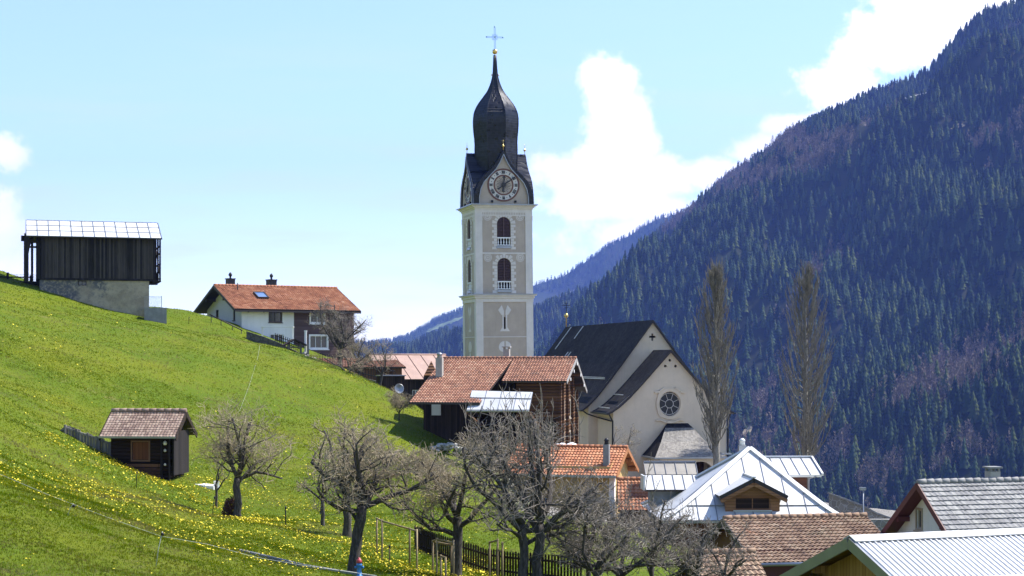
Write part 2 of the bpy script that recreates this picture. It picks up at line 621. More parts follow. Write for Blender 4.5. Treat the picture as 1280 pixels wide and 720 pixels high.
def fbm(x, y, z, o=5):
    return noise.fractal(Vector((x, y, z)), 1.0, 2.1, o, noise_basis='PERLIN_ORIGINAL')


def mountain(name, u0, u1, nu, ns, ridge, r0f, r1f, z0, amp, scale, mat, back=0.35, power=1.0):
    us = np.linspace(u0, u1, nu)
    ss = np.linspace(0, 1 + back, ns)
    V = np.zeros((ns, nu, 3))
    for i, u in enumerate(us):
        r0, r1 = r0f(u), r1f(u)
        z1 = (HZ - interp(ridge, u)) * r1 / F
        for j, s in enumerate(ss):
            r = r0 + (r1 - r0) * s
            x = (u - 640) * r / F
            f = s ** power if s <= 1 else 1 - (s - 1) * 1.1
            h = (fbm(x / scale, r / scale, 3.1) * amp + fbm((x - .5 * r) / (scale * 2.6), (x + r) / (scale * 5.0), 9.0, 3) * amp * 1.5) * min(1, 4 * max(s, 0.02)) * (0.3 + min(1.0, abs(1 - s) * 3))
            if abs(1 - s) < 0.2:
                h -= 0.0
            V[j, i] = (x, r, z0 + (z1 - z0) * f + h)
    o = np_mesh(name, V.reshape(-1, 3), grid_faces(nu, ns), mat, smooth=True)
    tag(o, kind='structure')
    return us, ss, V


def forest_floor(name, c1, c2, c3, s):
    m, nt, b = new_mat(name)
    p = objc(nt)
    f = nt.smooth(nt.noise(p, 0.004 * s, 8, 0.65), 0.4, 0.62)
    col = nt.mix(f, c1, c2)
    g = nt.smooth(nt.noise(p, 0.0016 * s, 6, 0.6, 0.6), 0.6, 0.66)
    col = nt.mix(g, col, c3)
    nt.put(b.inputs['Base Color'], col)
    b.inputs['Roughness'].default_value = 1.0
    b.inputs['Specular IOR Level'].default_value = 0.0
    return m


NEAR_FLOOR = forest_floor('forest_floor', (0.016, 0.022, 0.012), (0.032, 0.034, 0.02), (0.075, 0.07, 0.04), 1.0)
FAR_FLOOR = forest_floor('distant_slope', (0.03, 0.045, 0.025), (0.045, 0.05, 0.03), (0.14, 0.17, 0.06), 0.55)
nr0 = lambda u: float(np.interp(u, [380, 668, 900, 1100, 1700], [2600, 2100, 1650, 1400, 1150]))
nr1 = lambda u: float(np.interp(u, [380, 668, 870, 1280, 1700], [4700, 4300, 4000, 3500, 3300]))
us_n, ss_n, VN = mountain('mountain', 380, 1700, 200, 84, NEAR_RIDGE, nr0, nr1, -172, 74, 260, NEAR_FLOOR)
fr0 = lambda u: float(np.interp(u, [380, 1300], [4800, 5200]))
fr1 = lambda u: float(np.interp(u, [380, 600, 860, 1300], [8200, 8000, 7600, 7600]))
us_f, ss_f, VF = mountain('far_mountain', 380, 1300, 120, 50, FAR_RIDGE, fr0, fr1, -172, 70, 500, FAR_FLOOR, 0.3)


def surf(V, us, ss, u, s):
    """bilinear lookup on a mountain grid"""
    fu = np.clip((u - us[0]) / (us[-1] - us[0]) * (len(us) - 1), 0, len(us) - 1.001)
    fs = np.clip((s - ss[0]) / (ss[-1] - ss[0]) * (len(ss) - 1), 0, len(ss) - 1.001)
    i, j = fu.astype(int), fs.astype(int)
    a, b = (fu - i)[:, None], (fs - j)[:, None]
    return (V[j, i] * (1 - a) + V[j, i + 1] * a) * (1 - b) + (V[j + 1, i] * (1 - a) + V[j + 1, i + 1] * a) * b


def spruce_proto(rs, tiers=6, pts=6):
    """ragged spruce, unit height, triangles only"""
    V, T = [], []
    for t in range(tiers):
        z0 = 0.06 + 0.86 * t / tiers
        z1 = min(1.0, z0 + 0.30 * (1 - 0.45 * t / tiers))
        rad = 0.20 * (1 - t / tiers) ** 0.85 + 0.012
        b = len(V)
        V.append((rs.uniform(-.01, .01), rs.uniform(-.01, .01), z1))
        ph = rs.uniform(0, 6.28)
        for k in range(pts * 2):
            r = rad * (rs.uniform(0.85, 1.3) if k % 2 == 0 else rs.uniform(0.5, 0.68))
            an = ph + math.pi * k / pts
            V.append((r * math.cos(an), r * math.sin(an), z0 - (0.03 if k % 2 == 0 else -0.015) + rs.uniform(-.012, .012)))
        for k in range(pts * 2):
            T.append((b, b + 1 + k, b + 1 + (k + 1) % (pts * 2)))
    V = np.array(V)
    # trunk
    b = len(V)
    tv = [(0.012, 0, -0.05), (-0.006, 0.01, -0.05), (-0.006, -0.01, -0.05), (0, 0, 0.3)]
    V = np.concatenate([V, np.array(tv)])
    T += [(b, b + 1, b + 3), (b + 1, b + 2, b + 3), (b + 2, b, b + 3)]
    return V, np.array(T)


def bare_proto(rs, n=60):
    """leafless broadleaf or larch crown: a loose sheaf of thin twig slivers, unit height"""
    V, T = [], []
    for k in range(n):
        z = rs.uniform(0.12, 0.98)
        rad = 0.26 * math.sin(math.pi * min(1, (z + 0.12) ** 0.8)) + 0.03
        an = rs.uniform(0, 6.28)
        r = rad * math.sqrt(rs.uniform(0, 1))
        p = np.array([r * math.cos(an), r * math.sin(an), z])
        d = np.array([math.cos(an) * rs.uniform(.1, .7), math.sin(an) * rs.uniform(.1, .7), rs.uniform(.5, 1.0)]) * 0.15
        s = np.array([rs.uniform(-1, 1), rs.uniform(-1, 1), rs.uniform(-.3, .3)]) * 0.035
        b = len(V)
        V += [tuple(p - s), tuple(p + s), tuple(p + d)]
        T.append((b, b + 1, b + 2))
    b = len(V)
    V += [(0.02, 0, -0.05), (-0.01, 0.015, -0.05), (-0.01, -0.015, -0.05), (0, 0, 0.7)]
    T += [(b, b + 1, b + 3), (b + 1, b + 2, b + 3), (b + 2, b, b + 3)]
    return np.array(V), np.array(T)


def scatter(name, protos, pos, hts, mats, rng, mi_of=None):
    VV, TT, MI = [], [], []
    off = 0
    for k, (pv, pt) in enumerate(protos):
        sel = np.arange(len(pos)) % len(protos) == k
        P, H = pos[sel], hts[sel]
        n = len(P)
        if n == 0:
            continue
        an = rng.uniform(0, 2 * np.pi, n)
        wd = rng.uniform(0.8, 1.4, n)
        c, s = np.cos(an), np.sin(an)
        x = pv[:, 0][None] * c[:, None] - pv[:, 1][None] * s[:, None]
        y = pv[:, 0][None] * s[:, None] + pv[:, 1][None] * c[:, None]
        q = np.stack([x * (H * wd)[:, None], y * (H * wd)[:, None], pv[:, 2][None] * H[:, None]], -1) + P[:, None, :]
        VV.append(q.reshape(-1, 3))
        TT.append((pt[None] + (np.arange(n) * len(pv))[:, None, None] + off).reshape(-1, 3))
        m = rng.integers(0, len(mats), n)
        MI.append(np.repeat(m, len(pt)))
        off += n * len(pv)
    return np_mesh(name, np.concatenate(VV), np.concatenate(TT), mats, mi=np.concatenate(MI))


def leafy(name, c, var=0.6):
    m, nt, b = new_mat(name)
    p = objc(nt)
    f = nt.noise(p, 0.05, 4, 0.6)
    g = nt.noise(p, 0.6, 3, 0.6)
    col = nt.mix(f, sc3(c, var), sc3(c, 2 - var))
    col = nt.mix(nt.smooth(g, 0.45, 0.7), col, sc3(c, 1.5))
    nt.put(b.inputs['Base Color'], col)
    b.inputs['Roughness'].default_value = 1.0
    b.inputs['Specular IOR Level'].default_value = 0.0
    return m


SPRUCE = [leafy('spruce_needles_dark', (0.011, 0.019, 0.011)), leafy('spruce_needles', (0.024, 0.039, 0.020)), leafy('spruce_needles_blue_green', (0.034, 0.053, 0.031)), leafy('spruce_needles_light', (0.052, 0.068, 0.026)), leafy('spruce_needles_black', (0.008, 0.013, 0.009))]
LARCH = [leafy('bare_larch_twigs', (0.135, 0.105, 0.085)), leafy('bare_birch_twigs', (0.19, 0.15, 0.125))]
rng = np.random.default_rng(11)
rs = random.Random(5)


def to_px(P):
    return 640 + F * P[:, 0] / P[:, 1], HZ - F * P[:, 2] / P[:, 1]


# bare broadleaf belts, described as strips on the slope (bearing, elevation, half width)
STRIPS = [([(1120, 512), (1180, 482), (1250, 445), (1300, 420)], 24), ([(960, 168), (1010, 195), (1060, 190), (930, 230)], 20), ([(900, 235), (960, 218), (1030, 205)], 14),
          ([(925, 540), (960, 500), (985, 440)], 14), ([(985, 400), (1000, 370), (1030, 330), (1060, 318)], 9), ([(1000, 560), (1040, 590), (1060, 560)], 14),
          ([(930, 560), (960, 590), (950, 530)], 20), ([(1180, 585), (1190, 560), (1230, 570)], 16), ([(1090, 610), (1120, 590)], 12), ([(1220, 180), (1280, 150)], 12), ([(820, 290), (870, 265)], 8)]


def strip_mask(u, v):
    best = np.full(len(u), -1.0)
    for pts, hw in STRIPS:
        for (a, b) in zip(pts[:-1], pts[1:]):
            ax, ay = a
            dx, dy = b[0] - ax, b[1] - ay
            t = np.clip(((u - ax) * dx + (v - ay) * dy) / (dx * dx + dy * dy), 0, 1)
            d = np.hypot(u - ax - t * dx, v - ay - t * dy)
            best = np.maximum(best, 1 - d / hw)
    return best



def slope_s(V, us, ss, u, v):
    """slope coordinate at which bearing u meets elevation row v"""
    lo, hi = 0.0, 1.0
    for _ in range(30):
        m_ = (lo + hi) / 2
        p_ = surf(V, us, ss, np.array([u]), np.array([m_]))[0]
        if HZ - F * p_[2] / p_[1] > v:
            lo = m_
        else:
            hi = m_
    return (lo + hi) / 2


CLEAR_N = [([(1118, 128), (1142, 122), (1166, 117), (1194, 109)], 1.5, 'snow'), ([(1160, 165), (1180, 161), (1206, 159)], 3.2, 'scrub'), 
           ([(1205, 90), (1225, 80), (1238, 68)], 1.8, 'snow'), ([(1208, 118), (1218, 108)], 1.6, 'snow'), ([(682, 440), (690, 432)], 3.0, 'scrub'), ([(1062, 165), (1085, 158)], 2.0, 'scree'), ([(928, 545), (940, 538)], 5.0, 'scrub')]
CLEAR_F = [([(532, 416), (550, 408), (566, 402), (580, 396)], 3.0, 'pasture'), ([(505, 440), (525, 437), (545, 432), (560, 424), (578, 418)], 3.2, 'pasture'), ([(500, 447), (530, 444), (560, 441)], 2.4, 'pasture'),
           ([(474, 440), (492, 438)], 1.6, 'pasture'), ([(690, 378), (720, 362)], 1.5, 'scree')]


def near_clear(u, v, lst, grow=1.0):
    out = np.zeros(len(u), bool)
    for pts, hw, kind_ in lst:
        for (a, b) in zip(pts[:-1], pts[1:]):
            dx, dy = b[0] - a[0], b[1] - a[1]
            t = np.clip(((u - a[0]) * dx + (v - a[1]) * dy) / (dx * dx + dy * dy), 0, 1)
            dd = np.hypot(u - a[0] - t * dx, v - a[1] - t * dy)
            dv = v - a[1] - t * dy
            out |= (dd < hw * grow) | ((np.abs(u - a[0] - t * dx) < hw) & (dv > 0) & (dv < hw + 5 * grow))
    return out


CM = {'snow': plain('old_snow_patch', (0.62, 0.61, 0.62), .9, var=.5, scale=.06), 'scrub': plain('dry_alpine_grass', (0.22, 0.18, 0.11), 1, var=.5, scale=.08),
      'scree': plain('pale_scree', (0.16, 0.14, 0.125), 1, var=.5, scale=.08), 'pasture': plain('distant_pasture', (0.13, 0.18, 0.06), 1, var=.6, scale=.02)}
CNAME = {'snow': 'snow_patch', 'scrub': 'grass_clearing', 'scree': 'scree_slope', 'pasture': 'distant_meadow'}
rc = random.Random(77)
for V_, us_, ss_, lst in ((VN, us_n, ss_n, CLEAR_N), (VF, us_f, ss_f, CLEAR_F)):
    for pts, hw, kind_ in lst:
        rows = []
        for k in range(len(pts) - 1):
            m_ = 7
            for j in range(m_ + (k == len(pts) - 2)):
                f = j / m_
                u_ = pts[k][0] + (pts[k + 1][0] - pts[k][0]) * f
                v_c = pts[k][1] + (pts[k + 1][1] - pts[k][1]) * f
                g = (k + f) / (len(pts) - 1)
                w_ = hw * (.25 + .75 * math.sin(math.pi * min(1, max(0, g))) ** .5) * rc.uniform(.45, 1.25)
                rows.append([surf(V_, us_, ss_, np.array([u_]), np.array([slope_s(V_, us_, ss_, u_, v_c + q_ * w_)]))[0] + np.array([0, -2.0, 3.0]) for q_ in (1, .3, -.3, -1)])
        V4 = np.array(rows).reshape(-1, 3)
        o_ = np_mesh(CNAME[kind_], V4, grid_faces(4, len(rows)), CM[kind_], smooth=True)
        tag(o_, kind='structure')

NT_ = 46000
u = rng.uniform(400, 1440, NT_)
s = rng.uniform(0.0, 1.02, NT_)
P = surf(VN, us_n, ss_n, u, s)
# even density over the slope rather than over bearing
keep = rng.uniform(0, 1, NT_) < np.clip(P[:, 1] / 3300.0, .55, 1.0)
P = P[keep]
pu, pv_ = to_px(P)
vis = (pu < 1330) & (pv_ < 720)
P, pu, pv_ = P[vis], pu[vis], pv_[vis]
nn = np.array([noise.fractal(Vector((p[0] / 180, p[1] / 260, 7.0)), 1.0, 2.0, 4) for p in P])
nn2 = np.array([noise.noise(Vector((p[0] / 60, p[1] / 90, 2.0))) for p in P])
isb = ((strip_mask(pu, pv_) + nn2 * 1.0 + rng.normal(0, .35, len(P)) > 0.28) | (nn + rng.normal(0, .12, len(P)) > 0.62))
opn = near_clear(pu, pv_, CLEAR_N)
isb &= ~opn
bareP = P[isb]
spP = P[~isb & ~opn & (nn > -0.75)]
hs = 12 + 20 * rng.uniform(0, 1, len(spP)) ** 1.1 * (1 - 0.22 * (spP[:, 2] > 350))
order = np.argsort(-hs / spP[:, 1] * (pvs := 1.0))
uu_, vv_ = to_px(spP)
# the three hundred nearest in plain view stand as trees of their own
score = np.where((uu_ > 670) & (uu_ < 1275) & (vv_ < 640) & ~((uu_ > 700) & (uu_ < 905) & (vv_ > 420)), hs / spP[:, 1], 0)
near_ids = np.argsort(-score)[:300]
mask = np.zeros(len(spP), bool)
mask[near_ids] = True
protos = [spruce_proto(rs) for _ in range(6)]
fo = scatter('spruce_forest', protos, spP[~mask], hs[~mask], SPRUCE, rng)
tag(fo, 'dark spruce forest covering the mountainside', 'forest', kind='stuff')
sp_me = []
for k in range(6):
    pv, pt = protos[k]
    o = np_mesh('spruce_tree', pv, pt, SPRUCE[(k * 2) % 5])
    sp_me.append(o.data)
    bpy.data.objects.remove(o)
for k, i in enumerate(near_ids):
    o = bpy.data.objects.new('spruce_tree', sp_me[k % 6])
    COL.objects.link(o)
    o.location = spP[i]
    h = hs[i]
    w_ = h * rs.uniform(0.85, 1.2)
    o.scale = (w_, w_, h)
    o.rotation_euler = (0, 0, rs.uniform(0, 6.28))
    tag(o, 'dark conical spruce among many on the lower mountainside', 'tree', 'spruces on the mountainside')
bh = rng.uniform(13, 21, len(bareP))
# belts are thick: add more stems close by
ex = np.repeat(bareP, 1, 0) + np.concatenate([rng.normal(0, 9, (len(bareP), 2)), np.zeros((len(bareP), 1))], 1)
bo = scatter('bare_woodland', [bare_proto(rs) for _ in range(5)], np.concatenate([bareP, ex]), np.concatenate([bh, rng.uniform(10, 19, len(ex))]), LARCH, rng)
tag(bo, 'leafless pale brown woodland in belts between the spruces', 'woodland', kind='stuff')
# far slope
NFT = 15000
u = rng.uniform(400, 960, NFT)
s = rng.uniform(0.05, 1.01, NFT)
P = surf(VF, us_f, ss_f, u, s)
nn = np.array([noise.fractal(Vector((p[0] / 420, p[1] / 520, 17.0)), 1.0, 2.0, 4) for p in P])
fu_, fv_ = to_px(P)
field = near_clear(fu_, fv_, CLEAR_F)
P = P[(nn < 0.5) & ~field]
fo2 = scatter('distant_forest', [spruce_proto(rs, 3, 4) for _ in range(4)], P, rng.uniform(16, 30, len(P)), SPRUCE[1:], rng)
tag(fo2, 'blue hazy forest on the distant mountain', 'forest', kind='stuff')

# ------------------------------------------------------------------ haze
hm = bpy.data.materials.new('valley_haze')
hm.use_nodes = True
hn = NT(hm.node_tree)
hm.node_tree.nodes.clear()
pvn = hn.n('ShaderNodeVolumePrincipled')
pvn.inputs['Color'].default_value = (0.21, 0.335, 1.0, 1)
pvn.inputs['Density'].default_value = 0.000052
pvn.inputs['Anisotropy'].default_value = 0.0
ho = hn.n('ShaderNodeOutputMaterial', {'Volume': pvn})
hb = MB()
hb.box(-15000, 15000, -4000, 16000, -176, 1900)
h_o = hb.build('haze', hm)
tag(h_o, kind='stuff')
# ------------------------------------------------------------------ building kit
def side_M(L, Wd, side):
    """local frame of a wall: x along the wall, y into the house, z up"""
    if side == 'front':
        return Matrix.Translation((0, -Wd / 2, 0))
    if side == 'right':
        return Matrix.Translation((L / 2, 0, 0)) @ Matrix.Rotation(R(90), 4, 'Z')
    if side == 'left':
        return Matrix.Translation((-L / 2, 0, 0)) @ Matrix.Rotation(R(-90), 4, 'Z')
    return Matrix.Translation((0, Wd / 2, 0)) @ Matrix.Rotation(R(180), 4, 'Z')


def shell(parent, mat, L, Wd, z0, He, Hr, holes=None, ridge_y=0.0, He_b=None, name='wall', depth=0.16):
    """four walls; gables at both ends; holes = {side: [outline,...]}"""
    holes = holes or {}
    Hb = He if He_b is None else He_b
    b = MB(side_M(L, Wd, 'front'))
    b.panel(rect(-L / 2, L / 2, z0, He), holes.get('front', []), depth)
    b.M = side_M(L, Wd, 'right')
    b.panel([(-Wd / 2, z0), (Wd / 2, z0), (Wd / 2, Hb), (ridge_y, Hr), (-Wd / 2, He)], holes.get('right', []), depth)
    b.M = side_M(L, Wd, 'left')
    b.panel([(-Wd / 2, z0), (Wd / 2, z0), (Wd / 2, He), (-ridge_y, Hr), (-Wd / 2, Hb)], holes.get('left', []), depth)
    b.M = side_M(L, Wd, 'back')
    b.panel(rect(-L / 2, L / 2, z0, Hb), [], depth)
    return b.build(name, mat, parent)


def window(parent, M, x, z, w, h, frame_mat=None, casing=0.0, rec=0.1, nx=2, nz=1, sill=True, glass=None, arched=False, bar=0.05):
    """window in a wall opening: frame with mullions, pane behind, sill and casing"""
    frame_mat = frame_mat or MT['white_frame']
    f = MB(M @ Matrix.Translation((x, 0, z)))
    t = 0.06
    f.box(-w / 2, -w / 2 + t, rec - .03, rec + .04, -h / 2, h / 2)
    f.box(w / 2 - t, w / 2, rec - .03, rec + .04, -h / 2, h / 2)
    f.box(-w / 2 + t, w / 2 - t, rec - .03, rec + .04, -h / 2, -h / 2 + t)
    f.box(-w / 2 + t, w / 2 - t, rec - .03, rec + .04, h / 2 - t, h / 2)
    for k in range(1, nx):
        c = -w / 2 + w * k / nx
        f.box(c - bar / 2, c + bar / 2, rec - .02, rec + .03, -h / 2 + t, h / 2 - t)
    for k in range(1, nz):
        c = -h / 2 + h * k / nz
        f.box(-w / 2 + t, w / 2 - t, rec - .018, rec + .028, c - bar / 2, c + bar / 2)
    if casing:
        c = casing
        f.box(-w / 2 - c, -w / 2, -.04, .01, -h / 2 - c, h / 2 + c)
        f.box(w / 2, w / 2 + c, -.04, .01, -h / 2 - c, h / 2 + c)
        f.box(-w / 2, w / 2, -.04, .01, h / 2, h / 2 + c)
        f.box(-w / 2, w / 2, -.04, .01, -h / 2 - c, -h / 2)
    fo_ = f.build('window', frame_mat, parent)
    g = MB(M @ Matrix.Translation((x, 0, z)))
    g.box(-w / 2, w / 2, rec + .045, rec + .06, -h / 2, h / 2)
    g.build('pane', glass or MT['glass'], fo_)
    if sill:
        s_ = MB(M @ Matrix.Translation((x, 0, z)))
        s_.box(-w / 2 - .08 - casing, w / 2 + .08 + casing, -.10, rec - .035, -h / 2 - .07 - casing, -h / 2 - 0.003 - casing * 0.98)
        s_.build('sill', frame_mat, fo_)
    return fo_


def roof_patch(mb, A, B, C, D, kind='tile', row=0.34, col=0.22, step=0.05, wave=0.028, th=0.14, flare=0.0, seam=0.6, nflare=8, mi=0, umi=1, jit=0.006, seed=1):
    """A,B = ridge left,right; C,D = eave right,left (seen from outside). flare bends the slope inwards (concave)."""
    A, B, C, D = map(Vector, (A, B, C, D))
    r = random.Random(seed)
    nrm = (D - A).cross(B - A)
    nrm.normalize()
    if nrm.z < 0:
        nrm = -nrm
    Lr = max((B - A).length, (C - D).length)
    Ls = ((D - A).length + (C - B).length) / 2

    def P(s, t, h):
        p = (A.lerp(B, s)).lerp(D.lerp(C, s), t)
        sag = flare * 4 * t * (1 - t)
        return p + nrm * (h - sag)
    if kind == 'tile':
        nc = max(2, int(round(Lr / col)))
        nr = max(2, int(round(Ls / row)))
        ss = [(k / 4.0) / nc for k in range(nc * 4 + 1)]
        wv = [0, 1, 0.0, -1]
        tv = []
        for k in range(nr):
            tv += [(k / nr, 0.0, k), ((k + 1) / nr, step, k)]
    elif kind == 'corr':
        nc = max(2, int(round(Lr / col)))
        ss, prof = [], []
        for k in range(nc):
            for q, hh in ((0, 0), (.30, 0), (.40, 1), (.60, 1), (.70, 0)):
                ss.append((k + q) / nc)
                prof.append(hh)
        ss.append(1.0)
        prof.append(0)
        tv = [(0, 0, 0), (1, 0, 0)]
    else:
        nc = 1
        n = nflare if flare else 1
        ss = [0.0, 1.0]
        tv = [(k / n, 0.0, k) for k in range(n + 1)]
    g = []
    for (t, h, k) in tv:
        rowv = []
        for j, s in enumerate(ss):
            hh = h
            if kind == 'tile':
                hh += wave * wv[j % 4] + r.uniform(-jit, jit)
            elif kind == 'corr':
                hh += wave * prof[j]
            rowv.append((mb.av(P(s, t, hh)), (s * Lr, min(t * Ls, Ls))))
        g.append(rowv)
    for i in range(len(g) - 1):
        lip = kind == 'tile' and i % 2 == 1
        for j in range(len(ss) - 1):
            a, b, c, d = g[i][j], g[i][j + 1], g[i + 1][j + 1], g[i + 1][j]
            uvs = [(q[1][0] * .9999 + 1e-4, q[1][1]) for q in (a, d, c, b)]
            if kind == 'tile':
                k = tv[i][2]
                v0 = (k + 0.05) * Ls / nr
                v1 = (k + 0.95) * Ls / nr
                m0 = int(j // 4) + 0.5
                uvs = [(m0 * Lr / nc, v0), (m0 * Lr / nc, v1), (m0 * Lr / nc, v1), (m0 * Lr / nc, v0)]
                # rescale so that one tile is one cell of the material
                uvs = [(p[0] / (Lr / nc) * col, p[1] / (Ls / nr) * row) for p in uvs]
            mb.face((a[0], d[0], c[0], b[0]), mi, uvs, smooth=False)
    # underside and edges
    n = 8 if flare else 1
    lo = [[mb.av(P(s, k / n, -th)) for k in range(n + 1)] for s in (0, 1)]
    hi = [[mb.av(P(s, k / n, 0.012)) for k in range(n + 1)] for s in (0, 1)]
    for k in range(n):
        mb.face((lo[0][k], lo[1][k], lo[1][k + 1], lo[0][k + 1]), umi)
        mb.face((lo[0][k], lo[0][k + 1], hi[0][k + 1], hi[0][k]), umi)
        mb.face((lo[1][k], hi[1][k], hi[1][k + 1], lo[1][k + 1]), umi)
    mb.face((lo[0][n], lo[1][n], hi[1][n], hi[0][n]), umi)
    mb.face((lo[0][0], hi[0][0], hi[1][0], lo[1][0]), umi)
    if kind == 'seam':
        k = max(1, int(round(Lr / seam)))
        for q in range(k + 1):
            s = min(max(q / k, 0.004), 0.996)
            for e in range(len(tv) - 1):
                mb.beam(P(s, tv[e][0], .022), P(s, tv[e + 1][0], .022), .03, .05, up=nrm, mi=min(mi + 2, 2))
    return P


def gable_roof(parent, Lr, yf, yb, zr, zf, zb, mat, under, kind='tile', ridge_y=0.0, xoff=0.0, ridge_cap=True, barge=None, capmat=None, name='roof', seam_mat=None, **kw):
    """ridge along x at (ridge_y, zr); front eave at y=yf (negative), back eave at y=yb"""
    b = MB()
    x0, x1 = xoff - Lr / 2, xoff + Lr / 2
    roof_patch(b, (x0, ridge_y, zr), (x1, ridge_y, zr), (x1, yf, zf), (x0, yf, zf), kind, seed=3, **kw)
    roof_patch(b, (x1, ridge_y, zr), (x0, ridge_y, zr), (x0, yb, zb), (x1, yb, zb), kind, seed=4, **kw)
    o = b.build(name, [mat, under, seam_mat or mat], parent)
    if ridge_cap:
        c = MB()
        if kind == 'tile':
            n = max(2, int(Lr / 0.38))
            for k in range(n):
                a = x0 + Lr * k / n
                bb = x0 + Lr * (k + 1) / n
                c.tube([(a, ridge_y, zr + .035), (bb + .02, ridge_y, zr + .05)], [.115, .13], 8)
        else:
            c.tube([(x0, ridge_y, zr + .02), (x1, ridge_y, zr + .02)], .09, 6)
        c.build('ridge_cap', capmat or mat, o)
    if barge:
        for xx in (x0, x1):
            e = MB()
            sg = -1 if xx == x0 else 1
            xa = xx + sg * .02
            e.beam((xa, ridge_y, zr - .12), (xa, yf, zf - .12), .05, .26, up=(0, 0, 1))
            e.beam((xa, ridge_y, zr - .12), (xa, yb, zb - .12), .05, .26, up=(0, 0, 1))
            e.build('bargeboard', barge, o)
    return o


def chimney(parent, x, y, z0, z1, w, mat, cap='slab', capmat=None, d=None):
    d = d or w
    b = MB()
    b.box(x - w / 2, x + w / 2, y - d / 2, y + d / 2, z0, z1)
    o = b.build('chimney', mat, parent)
    c = MB()
    cm = capmat or MT['iron']
    if cap == 'slab':
        c.box(x - w / 2 - .08, x + w / 2 + .08, y - d / 2 - .08, y + d / 2 + .08, z1 + .14, z1 + .22)
        for sx_ in (-1, 1):
            for sy_ in (-1, 1):
                c.box(x + sx_ * (w / 2 - .06) - .05, x + sx_ * (w / 2 - .06) + .05, y + sy_ * (d / 2 - .06) - .05, y + sy_ * (d / 2 - .06) + .05, z1, z1 + .139)
    elif cap == 'cowl':
        c.box(x - w / 2 - .06, x + w / 2 + .06, y - d / 2 - .06, y + d / 2 + .06, z1 + .003, z1 + .09)
        c.lathe([(.10, z1 + .092), (.10, z1 + .3), (.17, z1 + .36), (.19, z1 + .5), (.13, z1 + .62), (.05, z1 + .72)], 10, (x, y, 0))
    elif cap == 'pot':
        c.lathe([(w * .42, z1 + .003), (w * .36, z1 + .12), (w * .36, z1 + .22), (w * .46, z1 + .26), (w * .3, z1 + .36), (.05, z1 + .42)], 12, (x, y, 0))
    c.build('cap', cm, o)
    return o


# ------------------------------------------------------------------ materials of the village
TERRA = [(0.0, (0.16, 0.06, 0.031)), (0.3, (0.277, 0.104, 0.05)), (0.6, (0.362, 0.151, 0.073)), (0.85, (0.426, 0.208, 0.114)), (1.0, (0.48, 0.302, 0.198))]
OLDRED = [(0.0, (0.127, 0.056, 0.036)), (0.35, (0.233, 0.099, 0.058)), (0.65, (0.302, 0.14, 0.084)), (1.0, (0.369, 0.225, 0.151))]
ORANGE = [(0.0, (0.254, 0.084, 0.034)), (0.4, (0.357, 0.133, 0.059)), (0.75, (0.424, 0.178, 0.084)), (1.0, (0.476, 0.249, 0.138))]
BROWN = [(0.0, (0.091, 0.056, 0.04)), (0.3, (0.199, 0.119, 0.078)), (0.6, (0.274, 0.175, 0.113)), (0.85, (0.348, 0.255, 0.179)), (1.0, (0.381, 0.161, 0.078))]
SLATE = [(0.0, (0.14, 0.137, 0.14)), (0.5, (0.217, 0.213, 0.211)), (1.0, (0.308, 0.303, 0.288))]
BLACKT = [(0.0, (0.010, 0.010, 0.013)), (0.5, (0.022, 0.021, 0.024)), (1.0, (0.045, 0.042, 0.042))]
SHING = [(0.0, (0.11, 0.10, 0.09)), (0.5, (0.20, 0.185, 0.165)), (1.0, (0.30, 0.28, 0.25))]
MT['tile_red'] = tiles('terracotta_tiles', TERRA, 0.34, 0.24, moss=(0.10, 0.06, 0.04), mossamt=0.5)
MT['tile_old'] = tiles('old_red_tiles', OLDRED, 0.34, 0.26, moss=(0.13, 0.10, 0.075), mossamt=0.6)
MT['tile_orange'] = tiles('new_orange_tiles', ORANGE, 0.34, 0.24)
MT['tile_brown'] = tiles('mixed_brown_tiles', BROWN, 0.30, 0.22, moss=(0.20, 0.17, 0.10), mossamt=0.6)
HUTT = [(0.0, (0.109, 0.065, 0.05)), (0.4, (0.218, 0.146, 0.113)), (0.8, (0.318, 0.237, 0.183)), (1.0, (0.385, 0.302, 0.249))]
MT['tile_hut'] = tiles('small_hut_tiles', HUTT, 0.22, 0.17, moss=(0.28, 0.20, 0.14), mossamt=0.5)
MT['slate'] = tiles('grey_stone_slates', SLATE, 0.30, 0.26, moss=(0.36, 0.35, 0.32), mossamt=0.5)
MT['black_roof'] = tiles('black_church_shingles', BLACKT, 0.2, 0.14, rough=0.95, stagger=True)
MT['black_roof'].node_tree.nodes['Principled BSDF'].inputs['Specular IOR Level'].default_value = 0.12
MT['grey_roof'] = tiles('grey_porch_shingles', SHING, 0.16, 0.12, stagger=True)
MT['white_metal'] = metal('pale_sheet_roof', (0.66, 0.655, 0.645), 0.45, 0.2, 0.84)
MT['silver'] = metal('silver_standing_seam', (0.60, 0.595, 0.59), 0.45, 0.25, 0.84)
MT['seam_dark'] = metal('sheet_seams', (0.22, 0.23, 0.26), 0.45, 0.5)
MT['barn_tin'] = metal('rust_flecked_tin', (0.66, 0.66, 0.65), 0.5, 0.3, 0.9, rust=(0.42, 0.16, 0.04))
MT['copper'] = metal('faded_copper_sheet', (0.36, 0.235, 0.19), 0.6, 0.15, 0.8)
MT['copper_seam'] = metal('rusty_sheet_seams', (0.16, 0.085, 0.06), 0.6, 0.2)
MT['white_wall'] = plaster('white_render', (0.78, 0.77, 0.75), 0.9, 0.6)
MT['cream'] = plaster('cream_lime_render', (0.69, 0.57, 0.42), 0.86, 0.5)
MT['tower_wall'] = plaster('beige_tower_render', (0.465, 0.38, 0.295), 0.86, 0.6)
MT['tower_trim'] = plaster('pale_stone_trim', (0.68, 0.62, 0.55), 0.88, 0.9)
MT['old_render'] = None
